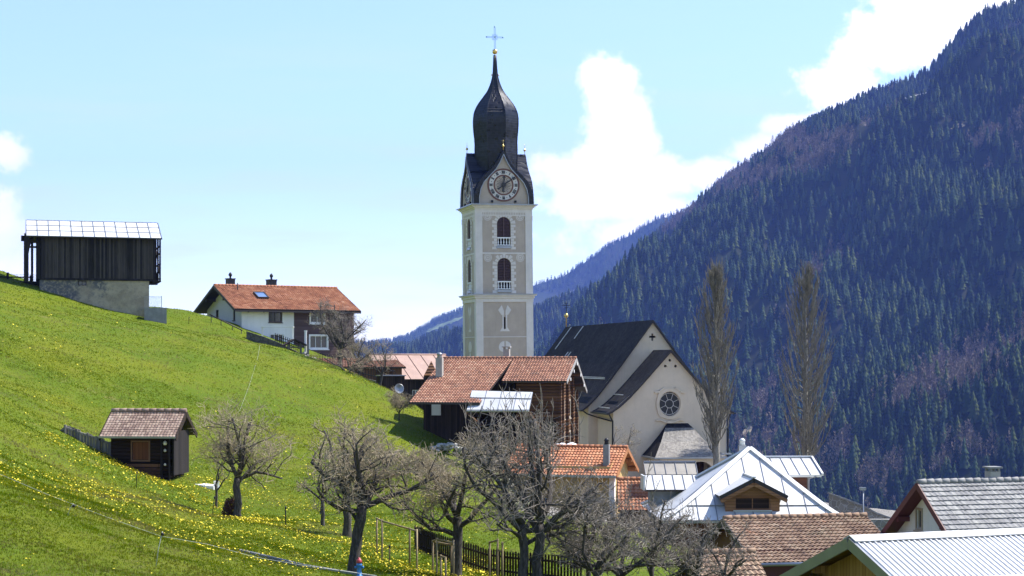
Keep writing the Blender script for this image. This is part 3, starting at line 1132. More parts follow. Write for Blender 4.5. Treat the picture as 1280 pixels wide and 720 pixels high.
MT['purple'] = planks('mauve_shingle_cladding', (0.075, 0.048, 0.050), (0.125, 0.085, 0.085), 0.14, horiz=True)
MT['log'] = planks('brown_log_wall', (0.045, 0.022, 0.012), (0.17, 0.085, 0.04), 0.24, horiz=True, log=True)
MT['brown_boards'] = planks('brown_boards', (0.05, 0.025, 0.014), (0.16, 0.085, 0.045), 0.2)
MT['ochre_boards'] = planks('ochre_board_wall', (0.30, 0.155, 0.04), (0.42, 0.24, 0.07), 0.14)
MT['larch_boards'] = planks('larch_boards', (0.20, 0.085, 0.04), (0.34, 0.17, 0.085), 0.16, horiz=True)
MT['ochre_wall'] = plaster('ochre_render', (0.52, 0.35, 0.13), 0.85, 0.8)
MT['shingle_wall'] = planks('rust_shingle_wall', (0.07, 0.03, 0.02), (0.19, 0.085, 0.05), 0.12, horiz=True)
MT['red_wood'] = plain('dark_red_painted_wood', (0.10, 0.018, 0.018), 0.6)
MT['beam'] = planks('orange_timber', (0.30, 0.12, 0.05), (0.42, 0.19, 0.08), 0.3)
MT['grey_boards'] = planks('silvered_grey_boards', (0.09, 0.085, 0.08), (0.24, 0.23, 0.215), 0.16)
MT['roundwood'] = planks('pale_round_timber', (0.20, 0.155, 0.09), (0.36, 0.29, 0.18), 0.3)
MT['zinc'] = metal('zinc_gutter', (0.33, 0.34, 0.36), 0.4, 0.7)
MT['louvre'] = plain('brown_louvres', (0.10, 0.055, 0.05), 0.7)
MT['rubble'] = stone('rubble_masonry', (0.17, 0.16, 0.145), (0.26, 0.24, 0.21), 2.6)
MT['dark_fascia'] = plain('dark_brown_fascia', (0.025, 0.018, 0.016), 0.6)
MT['void'] = plain('unlit_interior', (0.012, 0.011, 0.011), 0.9)  # near-black plates behind openings; the inner darkness is put into this colour


def rubble_render():
    m, nt, b = new_mat('worn_lime_render')
    p = objc(nt)
    n1 = nt.noise(p, 0.7, 7, 0.7)
    n2 = nt.noise(p, 5.0, 6, 0.7)
    col = nt.mix(nt.smooth(n1, 0.35, 0.65), (0.24, 0.20, 0.14), (0.37, 0.315, 0.22))
    col = nt.mix(nt.m('MULTIPLY', nt.smooth(n2, 0.5, 0.75), 0.7), col, (0.14, 0.13, 0.11))
    x = nt.n('ShaderNodeSeparateXYZ', {0: p})
    br = nt.m('ADD', nt.noise(p, 0.45, 5, 0.6), nt.m('MULTIPLY', x.outputs[0], -0.035))
    col = nt.mix(nt.m('MULTIPLY', nt.smooth(br, 0.48, 0.62), nt.smooth(n2, 0.35, 0.55)), col, (0.095, 0.095, 0.10))
    nt.put(b.inputs['Base Color'], col)
    b.inputs['Roughness'].default_value = 0.95
    bump(nt, b, n2, 0.7, 0.06)
    return m


MT['old_render'] = rubble_render()

# ================================================================== BELL TOWER
TH = 14.5
tw = 7.0
tc0 = W(597.5, 420, 202)
ex_ = Vector((math.cos(R(TH)), math.sin(R(TH)), 0))
ey_ = Vector((-math.sin(R(TH)), math.cos(R(TH)), 0))
tcen = Vector((tc0.x, tc0.y, 0)) + ex_ * tw / 2 + ey_ * tw / 2
k_ = 202 / F
tz = lambda v: (HZ - v) * k_
TB = tz(575)
tower = thing('bell_tower', 'tall beige bell tower with black onion dome and clock', 'tower', (tcen.x, tcen.y, TB), R(TH))
tower.rotation_euler = (0, -R(.62), R(TH))      # it leans a touch, as in the photograph
Zt = lambda v: tz(v) - TB      # height in the tower's own frame
zc1, zc0 = Zt(255), Zt(368)    # upper and lower cornice
h = tw / 2
sides = ['front', 'right', 'back', 'left']
wx = 0.62 * 1.35               # half width of a belfry opening
op = []
for (vb, vt) in ((307.5, 270.5), (362.5, 322.0)):
    zb, zt = Zt(vb), Zt(vt)
    op.append(arch(-wx, wx, zb, zt - wx))
slit = rect(-.12, .12, Zt(411), Zt(396))
b = MB()
for s_ in sides:
    b.M = side_M(tw, tw, s_)
    b.panel(rect(-h, h, zc0, zc1), op, 0.45)
    b.panel(rect(-h, h, 0, zc0), [slit], 0.5)
b.build('wall', MT['tower_wall'], tower)
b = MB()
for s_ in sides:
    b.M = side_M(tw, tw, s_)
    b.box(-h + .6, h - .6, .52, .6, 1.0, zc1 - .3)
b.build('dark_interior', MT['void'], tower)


def trim_band(z0, z1, out, name='cornice', mat='tower_trim'):
    q = MB()
    q.box(-h - out, h + out, -h - out, h + out, z0, z1)
    return q


# pilasters with caps, painted quoins and rosettes, all a few centimetres proud of the wall
pil = MB()
qu = MB()
for s_ in sides:
    M = side_M(tw, tw, s_)
    pil.M = M
    qu.M = M
    e = .06 if s_ in ('front', 'back') else 0.0
    for sg in (-1, 1):
        a, c = sorted((sg * (h + e), sg * (h - .82)))
        pil.box(a, c, -.06, .0 - .001, zc0 + .75 - .75, zc1 - 1.9)
        pil.box(a - .05, c + .05, -.10, -.001, zc1 - 1.898, zc1 - 1.74)
        pil.box(a - .02, c + .02, -.08, -.001, zc1 - 1.738, zc1 - 1.5)
        pil.box(a - .05, c + .05, -.12, -.001, zc1 - 1.498, zc1 - 1.36)
        pil.box(a, c, -.06, -.001, 0, Zt(376) - .002)
    # frieze with dentil-like painted marks
    pil.box(-h - e, h + e, -.05, -.001, zc1 - 1.358, zc1 - .55)
    for k in range(26):
        x = -h + .9 + k * (tw - 1.8) / 25
        pil.box(x - .05, x + .05, -.055, -.0505, zc1 - 1.22, zc1 - .95, mi=1)
    pil.box(-h + .83, h - .83, -.04, -.001, Zt(317), Zt(315))
    # belfry surrounds: radiating voussoirs and stepped quoins
    for (vb, vt) in ((307.5, 270.5), (362.5, 322.0)):
        zb, zt = Zt(vb), Zt(vt)
        zs = zt - wx
        for k in range(9):
            a0 = math.pi * (k + .1) / 9
            a1 = math.pi * (k + .9) / 9
            r1 = wx + (.62 if k % 2 == 0 else .42)
            r0 = wx + .03
            qu.prism([(r0 * math.cos(a0), zs + r0 * math.sin(a0)), (r1 * math.cos(a0), zs + r1 * math.sin(a0)), (r1 * math.cos(a1), zs + r1 * math.sin(a1)), (r0 * math.cos(a1), zs + r0 * math.sin(a1))], -.03, -.001)
        nq = 9
        for k in range(nq):
            z0 = zb - .35 + (zs - zb + .3) * k / nq
            z1 = z0 + (zs - zb + .3) / nq * .9
            ww = .62 if k % 2 == 0 else .4
            for sg in (-1, 1):
                a, c = sorted((sg * (wx + .03), sg * (wx + ww)))
                qu.box(a, c, -.03, -.001, z0, z1)
        for sg in (-1, 1):
            cx, cz = sg * 2.02, zt + .05
            for (r0, r1) in ((.0, .12), (.22, .34), (.42, .5)):
                n = 20
                for j in range(n):
                    a0, a1 = 2 * math.pi * j / n, 2 * math.pi * (j + 1) / n
                    pts = [(cx + r0 * math.cos(a0), cz + r0 * math.sin(a0)), (cx + r1 * math.cos(a0), cz + r1 * math.sin(a0)), (cx + r1 * math.cos(a1), cz + r1 * math.sin(a1)), (cx + r0 * math.cos(a1), cz + r0 * math.sin(a1))]
                    if r0 == 0:
                        pts = pts[1:3] + [(cx, cz)]
                    qu.prism(pts, -.025, -.001)
    # lower stage: ornamental frame round the slit window
    sz = Zt(404)
    qu.prism([(-.28, sz - .75), (.28, sz - .75), (.28, sz + .8), (-.28, sz + .8)][:2] + [(.28, sz - .72), (-.28, sz - .72)], -.03, -.001)
    for sg in (-1, 1):
        a, c = sorted((sg * .13, sg * .30))
        qu.box(a, c, -.03, -.001, sz - .70, sz + 1.0)
        pts = [(sg * .1, sz + 1.02), (sg * .42, sz + 1.02), (sg * .82, sz + 1.62), (sg * .36, sz + 2.2), (sg * .1, sz + 1.5)]
        if sg < 0:
            pts = pts[::-1]
        qu.prism(pts, -.03, -.001)
        pts = [(sg * .30, sz - .45), (sg * .62, sz - .95), (sg * .0, sz - .95), (sg * .0, sz - .73)]
        if sg < 0:
            pts = pts[::-1]
        qu.prism(pts[::-1] if sg > 0 else pts[::-1], -.028, -.001)
    for sg in (-1, 1):
        n = 14
        pts = [(sg * .08 + sg * .7 * math.sin(math.pi * j / n), Zt(434) + .75 * math.cos(math.pi * j / n) * (1 if j < 8 else .8)) for j in range(n + 1)]
        if sg > 0:
            pts = pts[::-1]
        qu.prism(pts, -.03, -.001)
    qu.box(-.3, .3, -.035, -.001, Zt(450), Zt(441))
pil.build('pilaster', [MT['tower_trim'], MT['tower_wall']], tower)
qu.build('window_surround', MT['tower_trim'], tower)
# cornices
q = MB()
for (v0, v1, o_) in ((377, 372.5, .10), (372.4, 369.5, .22), (369.4, 368, .42)):
    q.box(-h - o_, h + o_, -h - o_, h + o_, Zt(v0), Zt(v1))
q.box(-h - .07, h + .07, -h - .07, h + .07, Zt(421.4), Zt(420.4))
q.build('string_course', MT['tower_trim'], tower)
q = MB()
q.box(-h - .5, h + .5, -h - .5, h + .5, Zt(367.9), Zt(367.0))
q.build('cornice_flashing', MT['zinc'], tower)
q = MB()
q.box(-h - .64, h + .64, -h - .64, h + .64, zc1 - .08, zc1 + .04)
q.build('cornice_flashing', MT['zinc'], tower)
q = MB()
for (z0, z1, o_) in ((zc1 - .55, zc1 - .36, .14), (zc1 - .359, zc1 - .2, .3), (zc1 - .199, zc1 - .081, .46)):
    q.box(-h - o_, h + o_, -h - o_, h + o_, z0, z1)
q.build('cornice', MT['tower_trim'], tower)
# louvres and balustrades
for s_ in ('front', 'left', 'right'):
    M = side_M(tw, tw, s_)
    for (vb, vt) in ((307.5, 270.5), (362.5, 322.0)):
        zb, zt = Zt(vb), Zt(vt)
        l = MB(M)
        n = 15
        for k in range(n):
            z = zb + 1.05 + (zt - zb - 1.05) * (k + .5) / n
            hw = wx - .02
            if z > zt - wx:
                hw = math.sqrt(max(.02, wx * wx - (z - zt + wx) ** 2)) - .02
            l.beam((-hw, .14, z), (hw, .14, z), .20, .035, up=(0, -.6, .8))
        l.box(-.05, .05, .0, .05, zb + 1.0, zt - .05)
        l.box(-wx, wx, .16, .24, zb + 1.0, zb + 1.1)
        l.build('louvre', MT['louvre'], tower)
        bl = MB(M)
        bl.box(-wx, wx, .0, .2, zb + .12, zb + .22)
        bl.box(-wx, wx, -.02, .22, zb + .98, zb + 1.12)
        for k in range(5):
            cx = -wx + .14 + (2 * wx - .28) * k / 4
            bl.lathe([(.07, zb + .22), (.07, zb + .28), (.045, zb + .32), (.095, zb + .48), (.05, zb + .74), (.04, zb + .84), (.075, zb + .88), (.075, zb + .98)], 8, (cx, .1, 0))
        bl.box(-wx - .1, wx + .1, -.1, .1, zb - .22, zb + .05, mi=1)
        bl.build('balustrade', [MT['white_frame'], MT['zinc']], tower)

# helm: four ogee gables crossing, dark metal scales
PROF = [(3.75, 0), (3.68, .9), (3.42, 1.9), (3.02, 2.75), (2.3, 3.55), (1.4, 4.35), (.75, 5.2), (.28, 6.1), (0, 6.5)]
WPROF = [(3.06, 0), (3.04, .8), (2.86, 1.75), (2.46, 2.6), (1.72, 3.4), (.98, 4.15), (.45, 5.0), (.1, 5.75), (0, 6.0)]


def gprof(t):
    t = abs(t)
    xs_ = [p[0] for p in PROF][::-1]
    zs_ = [p[1] for p in PROF][::-1]
    return float(np.interp(t, xs_, zs_))


def helm_material():
    m, nt, b = new_mat('dark_metal_scales')
    p = objc(nt)
    x = nt.n('ShaderNodeSeparateXYZ', {0: p})
    an = nt.m('MULTIPLY', nt.m('ARCTAN2', x.outputs[0], x.outputs[1]), 7.0)
    rw = nt.m('MULTIPLY', x.outputs[2], 3.2)
    idr = nt.m('FLOOR', rw)
    ua = nt.m('ADD', an, nt.m('MULTIPLY', nt.m('MODULO', idr, 2.0), 0.5))
    wn = nt.n('ShaderNodeTexWhiteNoise', {'Vector': nt.n('ShaderNodeCombineXYZ', {0: nt.m('FLOOR', ua), 1: idr, 2: 1.0}).outputs[0]}, noise_dimensions='3D').outputs[0]
    col = nt.mix(wn, (0.005, 0.006, 0.011), (0.018, 0.020, 0.032))
    nt.put(b.inputs['Base Color'], col)
    nt.put(b.inputs['Roughness'], nt.m('ADD', 0.26, nt.m('MULTIPLY', wn, 0.16)))
    b.inputs['Metallic'].default_value = 0.0
    b.inputs['Specular IOR Level'].default_value = 0.30
    bump(nt, b, nt.m('ADD', nt.m('FRACT', rw), nt.m('MULTIPLY', wn, 0.4)), 0.5, 0.05)
    return m


MT['helm'] = helm_material()
n = 100
H2 = 3.75
hv = MB()
idx = {}
for i in range(n + 1):
    for j in range(n + 1):
        x, y = -H2 + 2 * H2 * i / n, -H2 + 2 * H2 * j / n
        z = max(gprof(x), gprof(y))
        idx[i, j] = hv.av((x, y, zc1 + .05 + z))
for i in range(n):
    for j in range(n):
        hv.face((idx[i, j], idx[i + 1, j], idx[i + 1, j + 1], idx[i, j + 1]), smooth=False)
helm = hv.build('helm_roof', MT['helm'], tower)
for s_ in ('front', 'left', 'right', 'back'):
    M = side_M(2 * H2, 2 * H2, s_)
    g = MB(M)
    outl = [(-p[0], p[1] + zc1 + .05) for p in PROF[::-1]][0:0]
    outer = [(p[0], p[1] + zc1 + .05) for p in PROF] + [(-p[0], p[1] + zc1 + .05) for p in PROF[::-1][1:]]
    inner = [(p[0], p[1] + zc1 + .05) for p in WPROF] + [(-p[0], p[1] + zc1 + .05) for p in WPROF[::-1][1:]]
    inner = [(x, z + .02) for x, z in inner]
    g.panel(outer, [inner], .22)
    g.build('gable_border', MT['helm'], tower)
    g = MB(M @ Matrix.Translation((0, -.03, 0)))
    for (x0_, z0_), (x1_, z1_) in zip(inner[:-1], inner[1:]):
        g.beam((x0_, 0, z0_), (x1_, 0, z1_), .09, .12, up=(0, 1, 0))
    g.build('gable_edge', MT['zinc'], tower)
    g = MB(M @ Matrix.Translation((0, .2, 0)))
    g.panel(inner, [], .05)
    g.build('gable_wall', MT['tower_wall'], tower)
    pn = MB(M @ Matrix.Translation((0, .1, zc1 + 6.5)) @ Matrix.Scale(.68, 4))
    pn.lathe([(.05, 0), (.05, .55), (.09, .6), (.22, .72), (.24, .85), (.18, .98), (.06, 1.05), (.03, 1.5), (.015, 1.95)], 10)
    pn.beam((-.28, 0, 1.72), (.28, 0, 1.72), .03, .03)
    pn.build('finial', MT['gilt'], tower)
# clocks
CZ = Zt(230.5)


def ring(b_, cx, cz, r0, r1, y0, y1, n=48, mi=0):
    for j in range(n):
        a0, a1 = 2 * math.pi * j / n, 2 * math.pi * (j + 1) / n
        p = lambda r, a: (cx + r * math.sin(a), cz + r * math.cos(a))
        b_.prism([p(r0, a1), p(r1, a1), p(r1, a0), p(r0, a0)][::-1], y0, y1, mi)


MT['clock_red'] = plain('clock_ring_red', (0.13, 0.05, 0.03), 0.6)
MT['clock_white'] = plaster('clock_face_white', (0.60, 0.56, 0.50), 0.92, 1.0)
MT['clock_ink'] = plain('clock_ink', (0.03, 0.028, 0.028), 0.6)
NUM = ['XII', 'I', 'II', 'III', 'IIII', 'V', 'VI', 'VII', 'VIII', 'IX', 'X', 'XI']
for s_ in ('front', 'left', 'right'):
    M = side_M(2 * H2, 2 * H2, s_) @ Matrix.Translation((0, .2, 0))
    d = MB(M)
    ring(d, 0, CZ, 1.80, 2.0, -.06, -.001, mi=0)
    ring(d, 0, CZ, 1.08, 1.26, -.06, -.001, mi=0)
    ring(d, 0, CZ, 1.26, 1.80, -.045, -.001, mi=1)
    ring(d, 0, CZ, .02, 1.08, -.03, -.001, mi=2)
    clock = d.build('clock_dial', [MT['clock_red'], MT['clock_white'], MT['tower_wall']], tower)
    for k, txt in enumerate(NUM):
        nm = MB(M)
        a = 2 * math.pi * k / 12
        wch = {'I': .13, 'V': .19, 'X': .19}
        tot = sum(wch[c] for c in txt)
        cur = -tot / 2
        T = Matrix.Translation((0, 0, CZ)) @ Matrix.Rotation(a, 4, 'Y')
        for c in txt:
            x0 = cur
            x1 = cur + wch[c]
            xm = (x0 + x1) / 2
            bars = {'I': [((xm, 1.36), (xm, 1.74))], 'V': [((x0 + .02, 1.74), (xm, 1.36)), ((x1 - .02, 1.74), (xm, 1.36))], 'X': [((x0 + .02, 1.74), (x1 - .02, 1.36)), ((x1 - .02, 1.74), (x0 + .02, 1.36))]}[c]
            for (p0, p1) in bars:
                nm.beam(T @ Vector((p0[0], -.055, p0[1])), T @ Vector((p1[0], -.055, p1[1])), .105, .02, up=(0, 1, 0))
            cur = x1
        a2 = a + math.pi / 12
        T2 = Matrix.Translation((0, 0, CZ)) @ Matrix.Rotation(a2, 4, 'Y')
        nm.build('numeral', MT['clock_ink'], clock)
        ray = MB(M)
        ray.box(-.04, .04, -.056, -.046, 1.5, 1.6, M=T2)
        ray.box(-.03, .03, -.04, -.031, .15, .85, M=T2)
        ray.box(-.025, .025, -.041, -.031, .15, 1.0, M=T)
        ray.build('ray', MT['clock_ink'], clock)
    hd = MB(M)
    for (ang, ln, tail, wd, y) in ((4, 1.12, .7, .26, -.10), (55, 1.75, .75, .2, -.15)):
        T = Matrix.Translation((0, 0, CZ)) @ Matrix.Rotation(R(ang), 4, 'Y')
        hd.box(-wd / 2 * .6, wd / 2 * .6, y, y + .03, -tail, ln * .78, M=T)
        for (q0, q1, ww) in ((ln * .78, ln * .86, 1.7), (ln * .86, ln * .94, 1.1), (ln * .94, ln, .5), (-tail - .12, -tail, 1.5)):
            hd.box(-wd / 2 * ww, wd / 2 * ww, y, y + .03, q0 + .001, q1 - .001, M=T)
    hd.lathe([(.13, 0), (.13, .2)], 10, (0, 0, 0)) if False else hd.prism(circ(0, CZ, .14, 12), -.17, -.101)
    hd.build('clock_hand', MT['clock_ink'], clock)
    br_ = MB(M)
    for sg in (-1, 1):
        br_.box(sg * 1.45 - .12, sg * 1.45 + .12, -.2, -.001, zc1 + .25, zc1 + .5)
    br_.build('floodlight', MT['iron'], tower)
# onion dome: eight facets, then spire, ball and wrought cross
kk = 205.6 / F
on = []
for (v, r) in ((215, 26.5), (198, 27.2), (187, 27.4), (179, 27.2), (172, 27.6), (165, 28.4), (157, 29.0), (149, 29.1), (143, 28.3), (138, 26.6), (134, 24.6), (130, 22.2), (126, 19.2), (122, 16.2), (118, 13.2), (115, 11.0), (111, 8.8), (107, 7.1), (102, 5.3), (96, 3.7), (90, 2.8), (80, 2.1), (68, 1.5)):
    on.append((r * kk * 1.04, (HZ - v) * kk - TB))
od = MB()
for j in range(8):
    a0, a1 = R(10) + 2 * math.pi * j / 8, R(10) + 2 * math.pi * (j + 1) / 8
    strip = [(od.av((r * math.cos(a0), r * math.sin(a0), z)), od.av((r * math.cos(a1), r * math.sin(a1), z))) for (r, z) in on]
    for (p0, p1), (q0, q1) in zip(strip[:-1], strip[1:]):
        od.face((p0, p1, q1, q0), smooth=True)
onion = od.build('onion_dome', MT['helm'], tower)
rb = MB()
for k in range(8):
    an = R(10) + 2 * math.pi * k / 8
    rb.tube([((r + .01) * math.cos(an), (r + .01) * math.sin(an), z) for (r, z) in on], .05, 5)
rb.build('hip_roll', MT['helm'], onion)
zb_ = (HZ - 64) * kk - TB
bl = MB()
bl.lathe([(.05, zb_ - .3), (.18, zb_ - .25), (.3, zb_ - .12), (.34, zb_ + .05), (.3, zb_ + .22), (.16, zb_ + .34), (.05, zb_ + .38)], 14)
for sg in (-1, 1):
    bl.lathe([(.0, .0), (.1, .06), (.1, .16), (.0, .22)], 8, (sg * .42, 0, (HZ - 94) * kk - TB))
bl.beam((-.42, 0, (HZ - 93.5) * kk - TB), (.42, 0, (HZ - 93.5) * kk - TB), .04, .04)
bl.build('gilded_ball', MT['gilt'], tower)
cr = MB()
zc_ = (HZ - 45.5) * kk - TB
MT['cross_iron'] = plain('verdigris_iron', (0.16, 0.27, 0.28), 0.5, 0.5)
for sg in (-1, 1):
    cr.beam((sg * .07, 0, zb_ + .35), (sg * .07, 0, zc_ + 1.2), .035, .035)
    cr.beam((-.98, 0, zc_ + sg * .07), (.98, 0, zc_ + sg * .07), .035, .035)
for (x, z) in ((-1.02, 0), (1.02, 0), (0, 1.27)):
    cr.lathe([(.02, -.09), (.09, -.03), (.09, .05), (.02, .11)], 8, (x, 0, zc_ + z))
for a in range(4):
    an = R(45 + 90 * a)
    cr.beam((0, 0, zc_), (.5 * math.cos(an), 0, zc_ + .5 * math.sin(an)), .035, .035, up=(0, 1, 0))
for a in range(16):
    a0, a1 = 2 * math.pi * a / 16, 2 * math.pi * (a + 1) / 16
    cr.beam((.34 * math.cos(a0), 0, zc_ + .34 * math.sin(a0)), (.34 * math.cos(a1), 0, zc_ + .34 * math.sin(a1)), .03, .03, up=(0, 1, 0))
cr.build('cross', MT['cross_iron'], tower)

# ================================================================== CHURCH
CT = 12.0
ngab = W(815.5, 400, 155)                       # tip of the nave gable
cexv = Vector((math.cos(R(CT)), math.sin(R(CT)), 0))
ceyv = Vector((-math.sin(R(CT)), math.cos(R(CT)), 0))
CB = -10.9
church = thing('church', 'cream church with steep black roof and round rose window', 'church', (ngab.x, ngab.y, CB), R(CT))
NL, NHW = 33.0, 6.1                              # nave length, half width of walls
zr_ = ngab.z - CB
ze_ = (HZ - 509) * 155 / F - CB
# nave: gable towards us (local -y), ridge runs along +y
nv = MB()
gab = [(-NHW, -1), (NHW, -1), (NHW, ze_ + .1), (0, zr_ - .2), (-NHW, ze_ + .1)]
crs = [(-.09, .31), (-.09, .09), (-.31, .09), (-.31, -.09), (-.09, -.09), (-.09, -.36), (.09, -.36), (.09, -.09), (.31, -.09), (.31, .09), (.09, .09), (.09, .31)]
crz = (HZ - 421) * 155 / F - CB
nv.panel(gab, [[(x, z + crz) for x, z in crs]], .25)
for sg in (-1, 1):
    nv.poly([(sg * NHW, 0, -1), (sg * NHW, NL, -1), (sg * NHW, NL, ze_ + .1), (sg * NHW, 0, ze_ + .1)])
nv.poly([(-NHW, NL, -1), (-NHW, NL, ze_ + .1), (0, NL, zr_ - .2), (NHW, NL, ze_ + .1), (NHW, NL, -1)])
nv.build('nave_wall', MT['cream'], church)
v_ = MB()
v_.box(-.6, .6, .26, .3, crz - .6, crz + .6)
v_.build('dark_backing', MT['void'], church)
RO = NHW + .42


def slope_profile(hw, zr2, ze2, kick=.35, n=7):
    """steep above, gently flared near the eave: list of (offset, height)"""
    out = []
    for k in range(n + 1):
        t = k / n
        z = zr2 + (ze2 - zr2) * t
        out.append((hw * t, z - kick * math.sin(math.pi * t) ** 1.0 * (1 if t > 0 else 0)))
    return out


def profile_roof(parent, prof, y0, y1, mat, under, name='roof', th=.2, sides_=(-1, 1)):
    b_ = MB()
    for sg in sides_:
        acc = 0.0
        for k in range(len(prof) - 1):
            (o0, z0), (o1, z1) = prof[k], prof[k + 1]
            l = math.hypot(o1 - o0, z1 - z0)
            p = [(sg * o0, y0, z0), (sg * o0, y1, z0), (sg * o1, y1, z1), (sg * o1, y0, z1)]
            uv = [(y0, acc), (y1, acc), (y1, acc + l), (y0, acc + l)]
            ids = [b_.av(q_) for q_ in p]
            if sg < 0:
                b_.face(ids, 0, uv)
            else:
                b_.face(ids[::-1], 0, uv[::-1])
            q_ = [(x, y, z - th) for (x, y, z) in p]
            b_.poly(q_ if sg > 0 else q_[::-1], 1)
            for yy_ in (y0, y1):
                b_.poly([(sg * o0, yy_, z0), (sg * o1, yy_, z1), (sg * o1, yy_, z1 - th), (sg * o0, yy_, z0 - th)], 1)
            acc += l
        o1, z1 = prof[-1]
        b_.poly([(sg * o1, y0, z1), (sg * o1, y1, z1), (sg * o1, y1, z1 - th), (sg * o1, y0, z1 - th)], 1)
    return b_.build(name, [mat, under], parent)


zeN = (HZ - 517) * 155 / F - CB - .1
pr = [(0, zr_), (1.5, zr_ - 2.0), (3.0, zr_ - 4.0), (4.4, zr_ - 5.8), (5.4, zr_ - 7.0), (6.1, zr_ - 7.7), (6.75, zr_ - 8.2)]
nroof = profile_roof(church, pr, -.35, NL + .4, MT['black_roof'], MT['dark_fascia'], 'nave_roof')
sg_ = MB()
for (t, ya, yb_) in ((.48, .8, NL - 1), (.83, 8, NL - 4)):
    k = t * (len(pr) - 1)
    i = int(k)
    o_ = pr[i][0] + (pr[i + 1][0] - pr[i][0]) * (k - i)
    z_ = pr[i][1] + (pr[i + 1][1] - pr[i][1]) * (k - i)
    sg_.beam((-o_ - .12, ya, z_ + .16), (-o_ - .12, yb_, z_ + .16), .07, .07)
    sg_.beam((-o_ - .10, ya, z_ + .28), (-o_ - .10, yb_, z_ + .28), .05, .05)
sg_.build('snow_guard', MT['silver'], nroof)
ld = MB()
for (y, t0, t1) in ((NL - 3.2, .02, .22), (NL - 8.5, .02, .13), (NL - 10.2, .25, .47), (NL - 11.4, .25, .47), (NL - 5.5, .28, .47)):
    pts = []
    for t in (t0, t1):
        k = t * (len(pr) - 1)
        i = int(k)
        f = k - i
        pts.append((-(pr[i][0] + (pr[i + 1][0] - pr[i][0]) * f) - .1, y, pr[i][1] + (pr[i + 1][1] - pr[i][1]) * f + .15))
    ld.beam(pts[0], pts[1], .16, .06)
ld.build('roof_ladder', MT['silver'], nroof)
fc = MB(Matrix.Translation((0, NL + .2, zr_)))
fc.lathe([(.06, 0), (.05, 1.0), (.12, 1.05), (.23, 1.18), (.25, 1.3), (.18, 1.44), (.05, 1.54)], 10)
fc.build('gilded_ball', MT['gilt'], nroof)
fc = MB(Matrix.Translation((0, NL + .2, zr_)))
fc.tube([(0, 0, 1.55), (0, 0, 2.9)], .035, 6)
fc.beam((-.45, 0, 2.4), (.45, 0, 2.4), .06, .06)
fc.beam((-.22, 0, 2.65), (.22, 0, 2.65), .05, .05)
fc.beam((-.22, 0, 2.15), (.22, 0, 2.15), .05, .05)
fc.build('ridge_cross', MT['iron'], nroof)

# front block with the rose window
FD, FHW = 5.5, 5.25
fz = 0.92 - CB                                   # ridge
fe = (HZ - 515) * 149.6 / F - CB
Mf = Matrix.Translation((0, -FD, 0))
fb = MB(Mf)
px_ = lambda u: (u - 840) * .0714 / math.cos(R(CT))
pz_ = lambda v: (HZ - v) * .0714 - CB
ov = [(px_(839.3) + .95 * math.cos(2 * math.pi * k / 28), pz_(504.7) + 1.08 * math.sin(2 * math.pi * k / 28)) for k in range(28)]
hl = [circ(px_(u), pz_(v), .13, 10) for (u, v) in ((839.5, 450.3), (833.7, 457.6), (846.8, 457.6))]
fb.panel([(-FHW, -1), (FHW, -1), (FHW, fe + .25), (3.4, fz - 3.75), (0, fz - .18), (-3.4, fz - 3.75), (-FHW, fe + .25)], [ov] + hl, .3)
for sg in (-1, 1):
    fb.M = None
    fb.poly([(sg * FHW, -FD, -1), (sg * FHW, -.01, -1), (sg * FHW, -.01, fe + .25), (sg * FHW, -FD, fe + .25)])
fb.build('front_wall', MT['cream'], church)
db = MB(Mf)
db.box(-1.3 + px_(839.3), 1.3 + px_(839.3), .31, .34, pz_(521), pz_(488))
db.build('dark_backing', MT['void'], church)
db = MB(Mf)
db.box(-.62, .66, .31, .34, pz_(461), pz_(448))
db.build('dark_backing', MT['void'], church)
prf = [(0, fz), (1.3, fz - 1.42), (2.6, fz - 2.85), (3.8, fz - 4.1), (4.7, fz - 4.9), (5.3, fz - 5.3), (5.85, fz - 5.58)]
froof = profile_roof(church, prf, -FD - .4, -.36, MT['black_roof'], MT['dark_fascia'], 'front_roof')
sg_ = MB()
for (t, ya, yb_) in ((.52, -FD + 1.2, -1.2), (.86, -FD + .4, -1.5)):
    k = t * (len(prf) - 1)
    i = int(k)
    o_ = prf[i][0] + (prf[i + 1][0] - prf[i][0]) * (k - i)
    z_ = prf[i][1] + (prf[i + 1][1] - prf[i][1]) * (k - i)
    sg_.beam((-o_ - .12, ya, z_ + .16), (-o_ - .12, yb_, z_ + .16), .07, .07)
sg_.build('snow_guard', MT['silver'], froof)
# rose window
rw = MB(Mf @ Matrix.Translation((px_(839.3), 0, pz_(504.7))))
for k in range(8):
    a = 2 * math.pi * (k + .5) / 8
    rw.beam((.36 * math.cos(a), .12, .36 * math.sin(a)), (.95 * math.cos(a), .12, 1.06 * math.sin(a)), .035, .05, up=(0, 1, 0))
ring(rw, 0, 0, .35, .39, .10, .15, 24)
ring(rw, 0, 0, .93, .97, .12, .16, 28)
rose = rw.build('rose_window', MT['tower_trim'], church)
rg = MB(Mf @ Matrix.Translation((px_(839.3), 0, pz_(504.7))))
rg.prism([(1.0 * math.cos(2 * math.pi * k / 28), 1.12 * math.sin(2 * math.pi * k / 28)) for k in range(28)], .19, .22)
rg.build('pane', plain('dark_leaded_glass', (0.011, 0.011, 0.014), 0.45), rose)
sr = MB(Mf @ Matrix.Translation((px_(839.3), 0, pz_(504.7))))
N_ = 32
